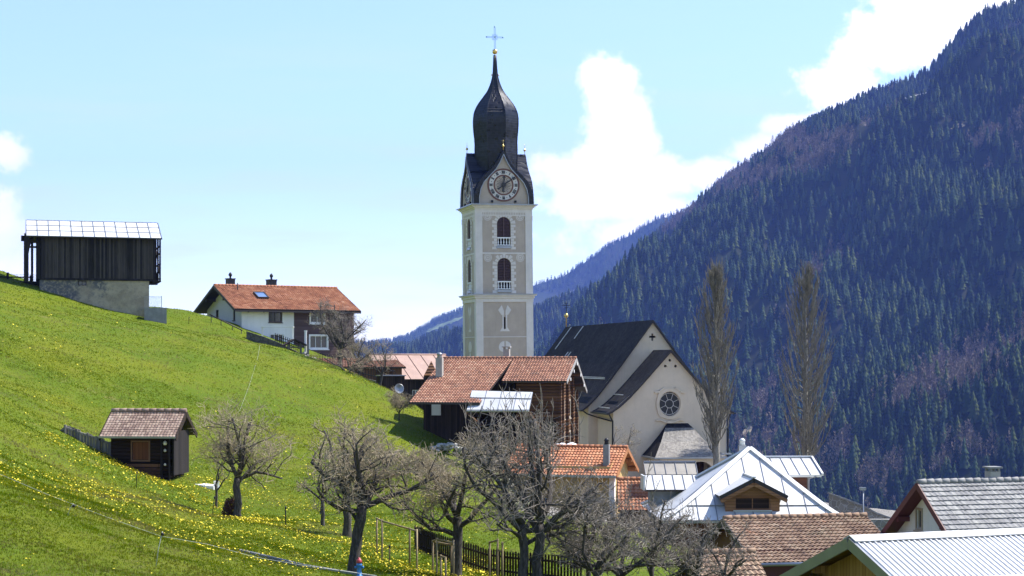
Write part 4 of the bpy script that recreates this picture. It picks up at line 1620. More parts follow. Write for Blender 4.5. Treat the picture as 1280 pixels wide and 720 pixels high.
for k in range(N_):
    a0, a1 = 2 * math.pi * k / N_, 2 * math.pi * (k + 1) / N_

    def rr(a):
        b_ = 1.27 + .12 * max(0, math.cos(2 * (a - math.pi / 4)) ** 8) + (.05 if abs(a - math.pi / 2) < .5 else 0)
        return b_
    r0 = 1.0
    sr.prism([(r0 * math.cos(a0), 1.13 * r0 * math.sin(a0)), (rr(a0) * math.cos(a0), 1.08 * rr(a0) * math.sin(a0)), (rr(a1) * math.cos(a1), 1.08 * rr(a1) * math.sin(a1)), (r0 * math.cos(a1), 1.13 * r0 * math.sin(a1))], -.10, -.001)
for sg in (-1, 1):
    sr.beam((sg * .25, -.09, -1.66), (sg * .95, -.09, -1.42), .16, .12)
    sr.beam((sg * .95, -.09, -1.42), (sg * 1.3, -.09, -1.48), .14, .12)
    sr.beam((sg * .95, -.09, 1.08), (sg * 1.42, -.09, 1.02), .18, .16)
    sr.beam((sg * .5, -.08, 1.42), (sg * .98, -.08, 1.12), .12, .14)
sr.box(-.3, .3, -.2, -.101, -1.72, -1.52)
sr.build('window_surround', MT['cream'], rose)
# downpipes
dp = MB()
xl = -FHW
dp.tube([(-5.75, -FD - .3, fe - .1), (-5.6, -FD - .3, fe - .4), (-FHW - .1, -FD - .12, fe - .8), (-FHW - .1, -FD - .12, 0)], .07, 6)
dp.build('downpipe', MT['iron'], church)
dp = MB()
dp.tube([(-6.7, -.2, zr_ - 8.3), (-6.3, -.3, zr_ - 8.6), (-FHW - .2, -.4, zr_ - 8.9), (-FHW - .12, -FD + .3, zr_ - 9.1)], .06, 6)
dp.build('downpipe', MT['iron'], church)
dp = MB()
dp.tube([(5.6, -FD - .12, fe - .2), (FHW + .1, -FD - .12, fe - .7), (FHW + .1, -FD - .12, 0)], .07, 6)
dp.build('downpipe', MT['iron'], church)
gt = MB()
for sg in (-1, 1):
    gt.beam((sg * 5.93, -FD - .4, fz - 5.68), (sg * 5.93, -.4, fz - 5.68), .16, .12)
gt.beam((-6.83, -.3, zr_ - 8.3), (-6.83, NL, zr_ - 8.3), .16, .12)
gt.build('gutter', MT['iron'], church)
# porch with hipped shingle roof
PX, PD = px_(849), 3.4
pw = MB(Matrix.Translation((PX, -FD - PD, 0)))
phw = 2.75
pe = pz_(569)
pw.panel(rect(-phw, phw, -1, pe), [arch(-1.05 + .75, 1.65 + .75, -.9, pz_(593))], .35)
pw.poly([(phw, 0, -1), (phw, PD, -1), (phw, PD, pe), (phw, 0, pe)])
pw.M = Matrix.Translation((PX - phw, -FD - PD / 2, 0)) @ Matrix.Rotation(R(-90), 4, 'Z')
pw.panel(rect(-PD / 2, PD / 2, -1, pe), [arch(-.75, .75, -.9, pz_(586))], .35)
porch = pw.build('porch_wall', MT['cream'], church)
pi_ = MB(Matrix.Translation((PX, -FD - PD, 0)))
pi_.box(-phw + .36, phw - .36, PD - .25, PD - .2, -1, pe - .3)
pi_.build('porch_interior', MT['brown_boards'], church)
po = MB(Matrix.Translation((PX, -FD, 0)))
zt_ = pz_(529)
hb_ = phw + .5
fy = -PD - .5
A_, B_ = (-.98, -.02, zt_), (.98, -.02, zt_)
# upper cap, then the flared skirt
m1l, m1r = (-1.28, -.5, zt_ - .38), (1.28, -.5, zt_ - .38)
e1l, e1r = (-hb_, fy, pe + .05), (hb_, fy, pe + .05)
md_l, md_r = (-2.05, -1.75, zt_ - 1.55), (2.05, -1.75, zt_ - 1.55)


def skirt(a, b_, c, d, mi):
    l1 = (Vector(b_) - Vector(a)).length
    l2 = (Vector(d) - Vector(a)).length
    po.poly([a, b_, c, d][::-1], mi, [(0, 0), (l1, 0), (l1, l2), (0, l2)][::-1])


skirt(A_, B_, m1r, m1l, 1)
skirt(m1l, m1r, md_r, md_l, 0)
skirt(md_l, md_r, e1r, e1l, 0)
for sg in (-1, 1):
    q1 = (sg * .98, -.02, zt_)
    q2 = (sg * 1.28, -.5, zt_ - .38)
    w1 = (sg * 1.7, -.02, zt_ - 1.0)
    w2 = (sg * 2.5, -.02, zt_ - 1.95)
    w3 = (sg * (hb_ + .05), -.02, pe + .05)
    q3 = (sg * 2.05, -1.75, zt_ - 1.55)
    q4 = (sg * hb_, fy, pe + .05)
    for f_ in ([q1, q2, w1], [q2, q3, w2, w1], [q3, q4, w3, w2]):
        ids = [po.av(p) for p in (f_ if sg < 0 else f_[::-1])]
        po.face(ids[::-1], 1, [(0.3 * k, .2 * k) for k in range(len(ids))])
po.poly([(-hb_, fy, pe + .04), (hb_, fy, pe + .04), (hb_, 0, pe + .04), (-hb_, 0, pe + .04)], 1)
proof = po.build('porch_roof', [MT['grey_roof'], MT['black_roof']], church)
pg = MB(Matrix.Translation((PX, -FD, 0)))
pg.box(-hb_ - .06, hb_ + .06, fy - .10, fy - .002, pe - .08, pe + .06)
pg.box(-hb_ - .10, -hb_ - .002, fy, -.05, pe - .08, pe + .06)
pg.tube([(-hb_ + .35, fy + .1, pe - .1), (-phw + .25, fy + .4, pe - .4), (-phw + .25, -PD - .08, pe - .6), (-phw + .25, -PD - .08, -.5)], .05, 6)
pg.build('gutter', MT['zinc'], proof)
lt = MB(Matrix.Translation((0, -FD, 0)))
lt.box(PX + phw + .6, FHW + .25, -.75, -.002, pe + .05, pe + .17)
lt.build('lean_to_roof', MT['zinc'], church)
# ================================================================== OLD BARN on the hill
def place(u, v, d):
    return W(u, v, d)


BT = R(16.5)
p = W(115, 350, 161)
BZ = 4.0
KB = 161 / F
barn = thing('old_barn', 'weathered dark timber barn with pale tin roof on stone base', 'barn', (p.x, p.y, BZ), BT)
bl_ = lambda u: (u - 115) * KB / math.cos(R(2.5))
bz_ = lambda v: (HZ - v) * KB - BZ
# near wall plane of the barn is local y = -3.6
BY = -3.6
tim = MB(Matrix.Translation((0, BY, 0)))
tim.box(bl_(54), bl_(187.5), 0, .12, bz_(351.5), bz_(299))
tim.box(bl_(54), bl_(54) + .12, .121, 7.0, bz_(351.5), bz_(299))
tim.box(bl_(187.5) - .12, bl_(187.5), .121, 7.0, bz_(351.5), bz_(299))
tim.box(bl_(54) + .121, bl_(187.5) - .121, 6.88, 7.0, bz_(351.5), bz_(299))
tim.build('timber_wall', MT['barn_boards'], barn)
bm_ = MB(Matrix.Translation((0, BY, 0)))
bm_.box(bl_(52), bl_(189), -.06, .18, bz_(352.5), bz_(350.2))
bm_.box(bl_(54) - .05, bl_(54) + .14, -.05, -.001, bz_(350), bz_(300))
bm_.box(bl_(186.5), bl_(188), -.05, -.001, bz_(350), bz_(300))
bm_.build('sill_beam', MT['black_wood'], barn)
sw = MB(Matrix.Translation((0, BY + .1, 0)))
whole = rect(bl_(51.5), bl_(181.5), -3.2, bz_(352.6))
wn_ = rect(bl_(96.5), bl_(106.5), bz_(359), bz_(352.9) - .02)
sw.panel(whole, [wn_], .3)
sw.poly([(bl_(181.5), 0, -3.2), (bl_(181.5), 6.5, -3.2), (bl_(181.5), 6.5, bz_(352.6)), (bl_(181.5), 0, bz_(352.6))])
sw.poly([(bl_(51.5), 6.5, -3.2), (bl_(51.5), 0, -3.2), (bl_(51.5), 0, bz_(352.6)), (bl_(51.5), 6.5, bz_(352.6))])
sw.build('stone_base', MT['old_render'], barn)
window(barn, Matrix.Translation((0, BY + .1, 0)), (bl_(96.5) + bl_(106.5)) / 2, bz_(356), bl_(106.5) - bl_(96.5) - .01, .44, MT['dark_wood'], nx=2, sill=False, rec=.15)
# roof
x0, x1 = bl_(35.5), bl_(196.5)
yr = 0.3
zr1, ze1 = bz_(275.5) , bz_(300.5)
bz_r = zr1 - .10
broof = MB()
roof_patch(broof, (x0, yr, bz_r), (x1, yr, bz_r), (x1, BY - .75, ze1), (x0, BY - .75, ze1), 'flat', th=.1)
roof_patch(broof, (x1, yr, bz_r), (x0, yr, bz_r), (x0, 4.3, ze1), (x1, 4.3, ze1), 'flat', th=.1)
broof_o = broof.build('roof', [MT['barn_tin'], MT['dark_fascia']], barn)
sm_ = MB()
for k in range(13):
    t = k / 12
    xx = x0 + (x1 - x0) * min(max(t, .003), .997)
    sm_.beam((xx, yr, bz_r + .035), (xx, BY - .75, ze1 + .035), .05, .05)
for t in (0.0, .33, .66, 1.0):
    sm_.beam((x0, yr + (BY - .75 - yr) * t, bz_r + (ze1 - bz_r) * t + .03), (x1, yr + (BY - .75 - yr) * t, bz_r + (ze1 - bz_r) * t + .03), .05, .04)
sm_.build('sheet_seam', MT['seam_dark'], broof_o)
# open frames at both ends
fr_ = MB()
for (xx) in (bl_(196) - .1, ):
    for yy_ in (BY + .1, BY + 2.6, BY + 5.2, BY + 6.9):
        fr_.box(xx - .08, xx + .08, yy_ - .08, yy_ + .08, bz_(352), ze1 + .2 + .3 * (yy_ > BY + 1) * (yy_ < BY + 6))
    for zz in (bz_(349), bz_(341), bz_(331), bz_(318), bz_(309)):
        fr_.box(xx - .05, xx + .05, BY + .1, BY + 6.9, zz - .06, zz + .06)
    fr_.beam((xx, BY + .1, bz_(347)), (xx, BY + 5, bz_(308)), .1, .1)
    fr_.box(bl_(186), xx + .1, BY + .05, BY + 6.9, bz_(353.5), bz_(351.6))
    fr_.box(bl_(186), xx - .2, BY + .9, BY + 3.0, bz_(351.5), bz_(341))
    fr_.box(bl_(188), bl_(191), BY + 3.1, BY + 5.4, bz_(351.5), bz_(334))
    fr_.box(bl_(184), bl_(192), BY + .3, BY + .6, bz_(357), bz_(353.6))
fr_.build('drying_rack', MT['black_wood'], barn)
fr_ = MB()
xx = bl_(36)
for yy_ in (BY + .2, BY + 3.4, BY + 6.8):
    fr_.box(xx - .2, xx + .2, yy_ - .2, yy_ + .2, bz_(353) - .2, ze1 + .3)
fr_.tube([(xx, BY + .2, bz_(322)), (xx + .12, BY + .2, bz_(312)), (bl_(39.5), BY + .2, bz_(306)), (bl_(44), BY + .2, bz_(303))], .2, 6)
for yy_ in (BY + 2.0, BY + 4.8):
    fr_.box(bl_(43) - .1, bl_(43) + .1, yy_ - .1, yy_ + .1, bz_(353), ze1 + .3)
for zz in (bz_(306), bz_(313)):
    fr_.box(xx, bl_(54), BY + .12, BY + .28, zz - .09, zz + .09)
fr_.box(bl_(48), bl_(53.8), BY + .3, BY + 6, bz_(352), ze1 + .2)  # solid dark box standing in for the shade inside the porch
fr_.build('open_porch', MT['black_wood'], barn)
gb = MB()
gx = bl_(36.6)
gb.poly([(gx, BY + .4, ze1 + .2), (gx, yr, bz_r - .25), (gx, 3.9, ze1 + .2)])
gb.poly([(gx, BY + .4, ze1 + .2), (gx, 3.9, ze1 + .2), (gx, 3.9, bz_(314)), (gx, BY + 3.0, bz_(314))])
gb.poly([(bl_(194), BY + .4, ze1 + .25), (bl_(194), yr, bz_r - .25), (bl_(194), 3.9, ze1 + .25)])
gb.box(gx - .5, gx, 1.2, 2.6, bz_(301), bz_(295))
gb.build('gable_boards', MT['black_wood'], barn)
# dark ramp wall with rails left of the barn
p = W(22, 352, 159)
rw_ = thing('retaining_wall', 'low dark retaining wall with railing running to the old barn', 'wall', (p.x, p.y, p.z), R(14))
q = MB()
q.prism([(-4.4, -2.6), (2.6, -2.6), (2.6, .05), (1.2, .02), (-.2, .0), (-2.0, .15), (-4.4, .15)], -.25, .25)
q.build('wall', MT['black_wood'], rw_)
q = MB()
for xx in (-3.2, -.9, 1.2):
    q.box(xx - .1, xx + .1, -.1, .1, .01, .85 if xx == -.9 else .6)
for zz in (.42,):
    q.box(-4.4, 1.2, -.05, .05, zz - .06, zz + .06)
q.build('railing', MT['black_wood'], rw_)
p = W(8, 346, 166)
fw = thing('mesh_fence', 'pale wire mesh fence on the hilltop beside the old barn', 'fence', (p.x, p.y, p.z - .5), R(10))
q = MB()
for k in range(7):
    q.box(-3 + k * 1.0 - .02, -3 + k * 1.0 + .02, -.02, .02, -.6, .75)
for zz in (.1, .3, .5, .72):
    q.box(-3, 3, -.01, .01, zz - .012, zz + .012)
for k in range(60):
    q.box(-3 + k * .1, -3 + k * .1 + .012, -.006, .006, .1, .72)
q.build('mesh', MT['zinc'], fw)
p = W(194, 391, 158)
cw = thing('concrete_pit', 'small grey concrete enclosure with mesh guard right of the old barn', 'wall', (p.x, p.y, p.z), R(12))
q = MB()
q.box(-1.0, 1.05, -.9, .9, -1.5, .46)
q.build('wall', MT['concrete'], cw)
q = MB()
q.box(.55, .61, -.8, -.74, .463, 1.55)
q.box(-1.0, .55, -.79, -.76, 1.45, 1.49)
for k in range(15):
    q.box(-.98 + k * .1, -.968 + k * .1, -.785, -.773, .47, 1.45)
for k in range(9):
    q.box(-1.0, .55, -.782, -.776, .52 + k * .105, .532 + k * .105)
q.build('mesh_guard', MT['zinc'], cw)

# ================================================================== WHITE HOUSE on the slope
WT_ = R(31)
hl_, hw_ = 12.4, 9.6
cor = W(302, 400, 168)                     # front left corner
cx_ = cor.x + math.cos(WT_) * hl_ / 2 - math.sin(WT_) * hw_ / 2
cy_ = cor.y + math.sin(WT_) * hl_ / 2 + math.cos(WT_) * hw_ / 2
WB = -1.2
wh = thing('white_house', 'white chalet with red tiled roof and mauve clad end on the slope', 'house', (cx_, cy_, WB), WT_)
kz = 168 / F
zf_ = lambda v, d=170: (HZ - v) * d / F - WB
He = zf_(385, 168)
Hr = zf_(360.5, 172)
Mfr = side_M(hl_, hw_, 'front')
ulx = lambda u: ((u - 302) / (440.0 - 302)) ** 1.0 * hl_ - hl_ / 2
win_f = [(ulx(342.5), zf_(396, 172), 1.35, 1.15), (ulx(344), zf_(425, 172), 1.4, 1.1), (ulx(394), zf_(397, 177), 1.5, 1.25), (ulx(395.5), zf_(428, 177), 1.9, 1.25)]
win_l = [(hw_ / 2 - 2.0, zf_(393, 168), .55, 1.1), (-1.9, zf_(394, 172), .8, 1.2)]
xm = ulx(365)
b_ = MB(Mfr)
hls = [rect(x - w / 2, x + w / 2, z - h_ / 2, z + h_ / 2) for (x, z, w, h_) in win_f]
b_.panel(rect(-hl_ / 2, xm, -2.5, He), hls[:2], .16)
b_.M = side_M(hl_, hw_, 'left')
b_.panel([(-hw_ / 2, -2.5), (hw_ / 2, -2.5), (hw_ / 2, He), (0, Hr), (-hw_ / 2, He)], [rect(x - w / 2, x + w / 2, z - h_ / 2, z + h_ / 2) for (x, z, w, h_) in win_l], .16)
b_.M = side_M(hl_, hw_, 'back')
b_.panel(rect(-hl_ / 2, hl_ / 2, -3.5, He))
b_.build('rendered_wall', MT['white_wall'], wh)
b_ = MB(Mfr)
b_.panel(rect(xm, hl_ / 2, -3.5, He), hls[2:], .16)
b_.M = side_M(hl_, hw_, 'right')
b_.panel([(-hw_ / 2, -3.5), (hw_ / 2, -3.5), (hw_ / 2, He), (0, Hr), (-hw_ / 2, He)])
b_.build('clad_wall', MT['purple'], wh)
dkf = plain('brown_window_frame', (0.06, 0.04, 0.03))
for i, (x, z, w, h_) in enumerate(win_f):
    window(wh, Mfr, x, z, w, h_, MT['white_frame'] if i else dkf, casing=.14 if i > 1 else .06, nx=3 if i in (1, 3) else 2, rec=.08)
for (x, z, w, h_) in win_l:
    window(wh, side_M(hl_, hw_, 'left'), x, z, w, h_, dkf, nx=1, rec=.08)
dz = (Hr - He) / (hw_ / 2)
ov_ = .95
rr_ = gable_roof(wh, hl_ + 1.4, -hw_ / 2 - ov_, hw_ / 2 + ov_, Hr + .3, He - dz * ov_ + .3, He - dz * ov_ + .3, MT['tile_red'], MT['dark_fascia'], 'tile', barge=MT['dark_fascia'], xoff=-.4, th=.22)
rf = MB()
for k in range(8):
    x = -hl_ / 2 + .4 + k * (hl_ - .8) / 7
    rf.beam((x, -hw_ / 2 + .3, He + .1), (x, -hw_ / 2 - ov_ + .1, He - dz * (ov_ - .3) - .06), .14, .2)
for yy_ in (-2.4, 0, 2.4):
    rf.box(-hl_ / 2 - 1.05, -hl_ / 2 + .1, yy_ - .1, yy_ + .1, Hr - abs(yy_) * dz - .25, Hr - abs(yy_) * dz + .02)
rf.build('rafter', MT['dark_fascia'], rr_)
gt = MB()
gt.box(-hl_ / 2 - 1.1, hl_ / 2 + .3, -hw_ / 2 - ov_ - .16, -hw_ / 2 - ov_ - .02, He - dz * ov_ + .02, He - dz * ov_ + .18)
gt.build('gutter', MT['dark_fascia'], rr_)
MT['chim_dark'] = plain('dark_clad_chimney', (0.018, 0.016, 0.016), 0.6)
chimney(wh, -hl_ / 2 + 1.05, .9, Hr - .6, Hr + 1.0, .75, MT['chim_dark'], 'cowl')
chimney(wh, -hl_ / 2 + 5.6, .9, Hr - .6, Hr + 1.0, .85, MT['chim_dark'], 'cowl')
st_ = MB()
st_.tube([(-hl_ / 2 + 1.1, -1.0, Hr - .6), (-hl_ / 2 + 1.1, -1.0, Hr + .55)], .06, 6)
st_.build('vent_pipe', MT['chim_dark'], wh)
sk = MB()
yk = -hw_ * .27
Ms = Matrix.Translation((-hl_ / 2 + 3.0, yk, Hr + .3 + yk * dz + .12)) @ Matrix.Rotation(math.atan(dz), 4, 'X')
sk.box(-.6, .6, -.75, -.67, -.1, .12, M=Ms)
sk.box(-.6, .6, .67, .75, -.1, .12, M=Ms)
sk.box(-.6, -.52, -.669, .669, -.1, .12, M=Ms)
sk.box(.52, .6, -.669, .669, -.1, .12, M=Ms)
sko = sk.build('skylight', MT['dark_fascia'], wh)
sk = MB()
sk.box(-.52, .52, -.67, .67, -.05, .06, M=Ms)
sk.build('pane', glass_mat('skylight_glass', (0.10, 0.16, 0.30), .05), sko)
# hand rail down the left gable
p0, p1 = W(262, 393, 163), W(303, 413, 163)
hr_ = thing('handrail', 'dark sloping handrail beside the white gable wall', 'railing', p0, 0)
q = MB()
d_ = p1 - p0
q.tube([(0, 0, 0), d_], .06, 6)
for t in (.05, .35, .7, .97):
    c_ = d_ * t
    q.tube([c_, c_ - Vector((0, 0, 1.1))], .04, 5)
q.build('rail', MT['dark_fascia'], hr_)
# garden wall climbing below the house
gw = thing('garden_wall', 'dark stone garden wall climbing in front of the white house', 'wall', W(312, 421, 161), 0)
q = MB()
o0 = W(312, 421, 161)
tops = [(308, 414, 161.5), (330, 421, 161), (350, 429, 160.5), (368, 438, 160), (382, 446, 159.5)]
for (a, c) in zip(tops[:-1], tops[1:]):
    A, C = W(*a) - o0, W(*c) - o0
    q.poly([A + Vector((0, 0, -2.2)), C + Vector((0, 0, -2.2)), C, A])
    q.poly([A, C, C + Vector((0, .5, 0)), A + Vector((0, .5, 0))])
    q.poly([A + Vector((0, .5, 0)), C + Vector((0, .5, 0)), C + Vector((0, .5, -2.2)), A + Vector((0, .5, -2.2))])
q.build('wall', stone('dark_garden_stone', (0.07, 0.065, 0.06), (0.15, 0.14, 0.125), 2.2, (0.05, 0.05, 0.045)), gw)
pf = thing('garden_fence', 'small dark picket fence on the garden wall before the white house', 'fence', W(352, 429, 161), 0)
o0 = W(352, 429, 161)
q = MB()
for k in range(13):
    c_ = W(344 + k * 2.6, 426 + k * .95, 161) - o0
    q.box(c_.x - .03, c_.x + .03, -.02, .02, c_.z - .4, c_.z + .75)
for hh in (.1, .5):
    A, C = W(344, 426, 161) - o0, W(376, 437.7, 161) - o0
    q.beam(A + Vector((0, .05, hh)), C + Vector((0, .05, hh)), .04, .07)
q.build('pickets', MT['dark_wood'], pf)
gd = thing('garden_table', 'white garden table on the terrace of the white house', 'table', W(347, 417, 165), 0)
q = MB()
q.box(-1.6, 1.6, -.4, .4, .62, .68)
for sx_ in (-1.5, 1.5):
    for sy_ in (-.3, .3):
        q.box(sx_ - .03, sx_ + .03, sy_ - .03, sy_ + .03, -.6, .619)
q.build('table_top', MT['white_frame'], gd)
bt = thing('garden_arch', 'weathered wooden gate shelter with stone heap below the white house', 'shelter', W(372, 452, 159.5), R(20))
q = MB()
for xx in (-.9, .3, 1.0):
    q.box(xx - .09, xx + .09, -.09, .09, -.8, 1.9 - .2 * abs(xx))
q.box(-1.1, 1.1, -.05, .05, .7, .85)
q.box(-1.1, .3, -.05, .05, 1.3, 1.42)
q.build('post', MT['grey_boards'], bt)
q = MB()
q.beam((-1.4, 0, 1.5), (-.4, 0, 2.1), 1.2, .1)
q.beam((-.4, 0, 2.1), (.8, 0, 1.55), 1.2, .1)
q.build('roof', MT['dark_wood'], bt)
q = MB()
r7 = random.Random(8)
for k in range(16):
    x, z = r7.uniform(.2, 2.3), r7.uniform(-1.7, .9)
    x += .35 * (.9 - z) * .3
    s2 = r7.uniform(.18, .34)
    q.lathe([(s2 * .5, -s2 * .7), (s2, -s2 * .2), (s2 * .9, s2 * .4), (s2 * .3, s2 * .8)], 7, (x, r7.uniform(-.4, .2), z), smooth=False)
q.build('stone_heap', plain('pale_field_stones', (0.36, 0.35, 0.33)), bt)
pw_ = thing('gate_post', 'thin pale post standing before the mauve clad wall', 'post', W(382, 440, 160), 0)
q = MB()
q.box(-.1, .1, -.1, .1, -1.0, 1.95)
q.box(-.13, .13, -.13, .13, 1.951, 2.05)
q.build('shaft', MT['white_frame'], pw_)
# long low wall with iron fence below the house
lw = thing('iron_fence', 'dark iron railing along the low wall behind the orchard trees', 'fence', W(440, 465, 158), 0)
o0 = W(440, 465, 158)
q = MB()
A, C = W(400, 455, 158.5) - o0, W(494, 478, 152) - o0
q.beam(A + Vector((0, 0, .1)), C + Vector((0, 0, .1)), .05, .06)
q.beam(A + Vector((0, 0, 1.0)), C + Vector((0, 0, 1.0)), .05, .06)
for k in range(30):
    c_ = A.lerp(C, k / 29)
    q.box(c_.x - .02, c_.x + .02, c_.y - .02, c_.y + .02, c_.z - .3, c_.z + 1.05)
q.build('bars', MT['iron'], lw)
q = MB()
A2, C2 = W(402, 461, 159) - o0, W(470, 476, 154.5) - o0
q.poly([A2 - Vector((0, 0, 1.5)), C2 - Vector((0, 0, 1.5)), C2, A2])
q.poly([A2, C2, C2 + Vector((0, .35, 0)), A2 + Vector((0, .35, 0))])
q.build('wall', MT['rubble'], lw)
bw = thing('dark_shed_wall', 'small dark boarded bin with grey lid beside the copper roof', 'bin', W(490, 484, 149), R(20))
q = MB()
q.box(-1.2, 1.0, -.6, .6, -1.4, 1.0)
q.build('body', MT['dark_wood'], bw)
q = MB()
q.box(-1.3, 1.1, -.7, .7, 1.003, 1.08)
q.build('lid', MT['zinc'], bw)
dsh = thing('satellite_dish', 'round grey satellite dish beside the copper roofed house', 'dish', W(498.5, 486, 148.5), R(20))
q = MB()
q.lathe([(.02, 0), (.25, .03), (.42, .12), (.44, .12), (.25, .0), (.02, -.04)], 14)
o = q.build('reflector', MT['zinc'], dsh)
o.rotation_euler = (R(80), 0, 0)
q = MB()
q.tube([(0, .05, 0), (0, .2, -.2), (0, .2, -1.4)], .04, 6)
q.build('stand', MT['iron'], dsh)

# ================================================================== COPPER ROOFED HOUSE
CTT = R(27)
p = W(506, 476, 163)
CZb = p.z - 2.5
ch = thing('copper_roofed_house', 'low dark house with faded copper sheet roof behind bare trees', 'house', (p.x, p.y + 4, CZb), CTT)
zz = lambda v, d: (HZ - v) * d / F - CZb
zr3, ze3 = zz(443.5, 167), zz(474, 163)
shell(ch, MT['dark_wood'], 7.6, 7, -2, ze3 + .3, zr3 - .1, {'front': [rect(-1.0, -.2, .6, 1.6)]})
window(ch, side_M(7.6, 7, 'front'), -.6, 1.1, .8, 1.0, MT['white_frame'])
gable_roof(ch, 8.4, -4.1, 4.1, zr3, ze3, ze3, MT['copper'], MT['dark_fascia'], 'seam', seam=1.35, seam_mat=MT['copper_seam'], th=.1, name='roof')
# low timber annex between
p = W(452, 466, 163)
an = thing('timber_annex', 'low orange brown boarded shed right of the white house', 'shed', (p.x, p.y, p.z - 2.2), R(20))
q = MB()
q.box(-4.6, 3.6, -1.6, 1.6, -1, 2.7)
q.build('wall', MT['brown_boards'], an)
q = MB()
roof_patch(q, (-4.9, 2.0, 3.6), (3.9, 2.0, 3.6), (3.9, -2.0, 2.75), (-4.9, -2.0, 2.75), 'tile')
q.build('roof', [MT['tile_old'], MT['dark_fascia']], an)
q = MB()
q.box(-4.5, -1.9, -1.64, -1.602, -.2, 1.2)
q.build('white_plinth', MT['white_wall'], an)

# ================================================================== BIG BROWN HOUSE
BR = R(-11)
rp = W(720.5, 448, 134)                    # right end of the ridge
BL = 14.2
LrB = 10.9                                 # ridge length
# local frame: ridge end at x = +LrB/2
bc = Vector((rp.x, rp.y, 0)) - Vector((math.cos(BR), math.sin(BR), 0)) * (LrB / 2)
BB = -9.0
br = thing('brown_farmhouse', 'big brown log house with long red tiled roof before the tower', 'house', (bc.x, bc.y, BB), BR)
zrB = rp.z - BB
wallR = LrB / 2 - .75
wallL = -LrB / 2 - 1.0
f_front, f_back = 4.9, 5.6
zeF, zeB = (HZ - 476.5) * 129.5 / F - BB, (HZ - 488.5) * 139 / F - BB
zeL = (HZ - 503.5) * 126 / F - BB
yL = -f_front * (zrB - zeL) / (zrB - zeF)
dzF = (zrB - zeF) / f_front
dzB = (zrB - zeB) / f_back
wf, wb = -4.1, 4.6                        # wall planes
q = MB()
wn1 = [rect(y - .42, y + .42, z - .6, z + .6) for (y, z) in ((-1.9, 2.6), (1.0, 2.6), (-1.9, 5.1), (1.0, 5.1))]
q.M = Matrix.Translation((wallR, 0, 0)) @ Matrix.Rotation(R(90), 4, 'Z')
q.panel([(wf, -1.5), (wb, -1.5), (wb, zrB - dzB * wb - .25), (0, zrB - .2), (wf, zrB + dzF * wf - .2)], wn1, .15)
q.M = Matrix.Translation((0, wf, 0))
xs0 = 1.35
wnf = [rect(x - .5, x + .5, 3.0, 4.2) for x in (2.2, 3.9)]
q.panel(rect(xs0, wallR, -1.5, zrB + dzF * wf - .2), wnf, .15)
q.M = None
q.poly([(wallL, wb, -1.5), (wallL, wb, zrB - dzB * wb - .25), (wallR, wb, zrB - dzB * wb - .25), (wallR, wb, -1.5)])
q.poly([(wallL, -2.6, -1.5), (wallL, -2.6, zrB - 1.4), (wallL, 0, zrB - .2), (wallL, wb, zrB - dzB * wb - .25), (wallL, wb, -1.5)])
q.build('log_wall', MT['log'], br)
q = MB()
q.M = Matrix.Translation((0, -2.6, 0))
q.panel(rect(wallL, xs0, -1.5, zrB - 1.4), [rect(-2.4, -1.3, 3.4, 4.6)], .2)
q.M = None
q.poly([(xs0, wf, -1.5), (xs0, -2.6, -1.5), (xs0, -2.6, zrB - 1.4), (xs0, wf, zrB - 1.9)])
q.build('board_wall', MT['dark_wood'], br)
for (x) in (2.2, 3.9):
    window(br, Matrix.Translation((0, wf, 0)), x, 3.6, 1.0, 1.2, MT['dark_wood'], nx=2, casing=.1)
MT['pale_frame'] = plain('weathered_pale_frame', (0.35, 0.29, 0.22))
for (y, z) in ((-1.9, 2.6), (1.0, 2.6), (-1.9, 5.1), (1.0, 5.1)):
    window(br, Matrix.Translation((wallR, 0, 0)) @ Matrix.Rotation(R(90), 4, 'Z'), y, z, .84, 1.2, MT['pale_frame'], nx=2, casing=.16)
q = MB()
for y in (-4.05, -2.75, -.4, 2.1, 4.4):
    q.box(wallR + .002, wallR + .22, y - .16, y + .16, -1.5, zrB - (dzB * y if y > 0 else -dzF * y) - .5)
q.build('corner_post', MT['log'], br)
q = MB()
for y in (-3.3, -1.6, 0, 1.9, 3.7):
    z = zrB - (dzB * y if y > 0 else -dzF * y) - .42
    q = MB()
    q.box(wallR - .1, LrB / 2 + .05, y - .12, y + .12, z - .12, z + .1)
    q.box(LrB / 2 + .051, LrB / 2 + .08, y - .13, y + .13, z - .13, z + .11, mi=1)
    q.build('purlin', [MT['log'], MT['white_frame']], br)
# roof: right part, longer left part, back slope
q = MB()
xsp = .35
xl0 = -LrB / 2
roof_patch(q, (xsp, 0, zrB), (LrB / 2, 0, zrB), (LrB / 2, -f_front, zeF), (xsp, -f_front, zeF), 'tile', seed=11)
roof_patch(q, (xl0, 0, zrB), (xsp - .002, 0, zrB), (xsp - .75, yL, zeL), (xl0 - .45, yL, zeL), 'tile', seed=12)
roof_patch(q, (LrB / 2, 0, zrB), (xl0, 0, zrB), (xl0, f_back, zeB), (LrB / 2, f_back, zeB), 'tile', seed=13)
bro = q.build('roof', [MT['tile_old'], MT['dark_fascia']], br)
q = MB()
for k in range(30):
    a = xl0 + LrB * k / 30
    q.tube([(a, 0, zrB + .03), (a + LrB / 30 + .02, 0, zrB + .05)], [.11, .13], 8)
q.build('ridge_cap', MT['tile_old'], bro)
q = MB()
q.beam((LrB / 2 + .02, 0, zrB - .1), (LrB / 2 + .02, -f_front, zeF - .1), .05, .26)
q.beam((LrB / 2 + .02, 0, zrB - .1), (LrB / 2 + .02, f_back, zeB - .1), .05, .26)
q.build('bargeboard', plain('grey_bargeboard', (0.30, 0.28, 0.26)), bro)
q = MB()
q.box(xl0 - .45, xsp - .75, yL - .16, yL - .02, zeL - .14, zeL + .02)
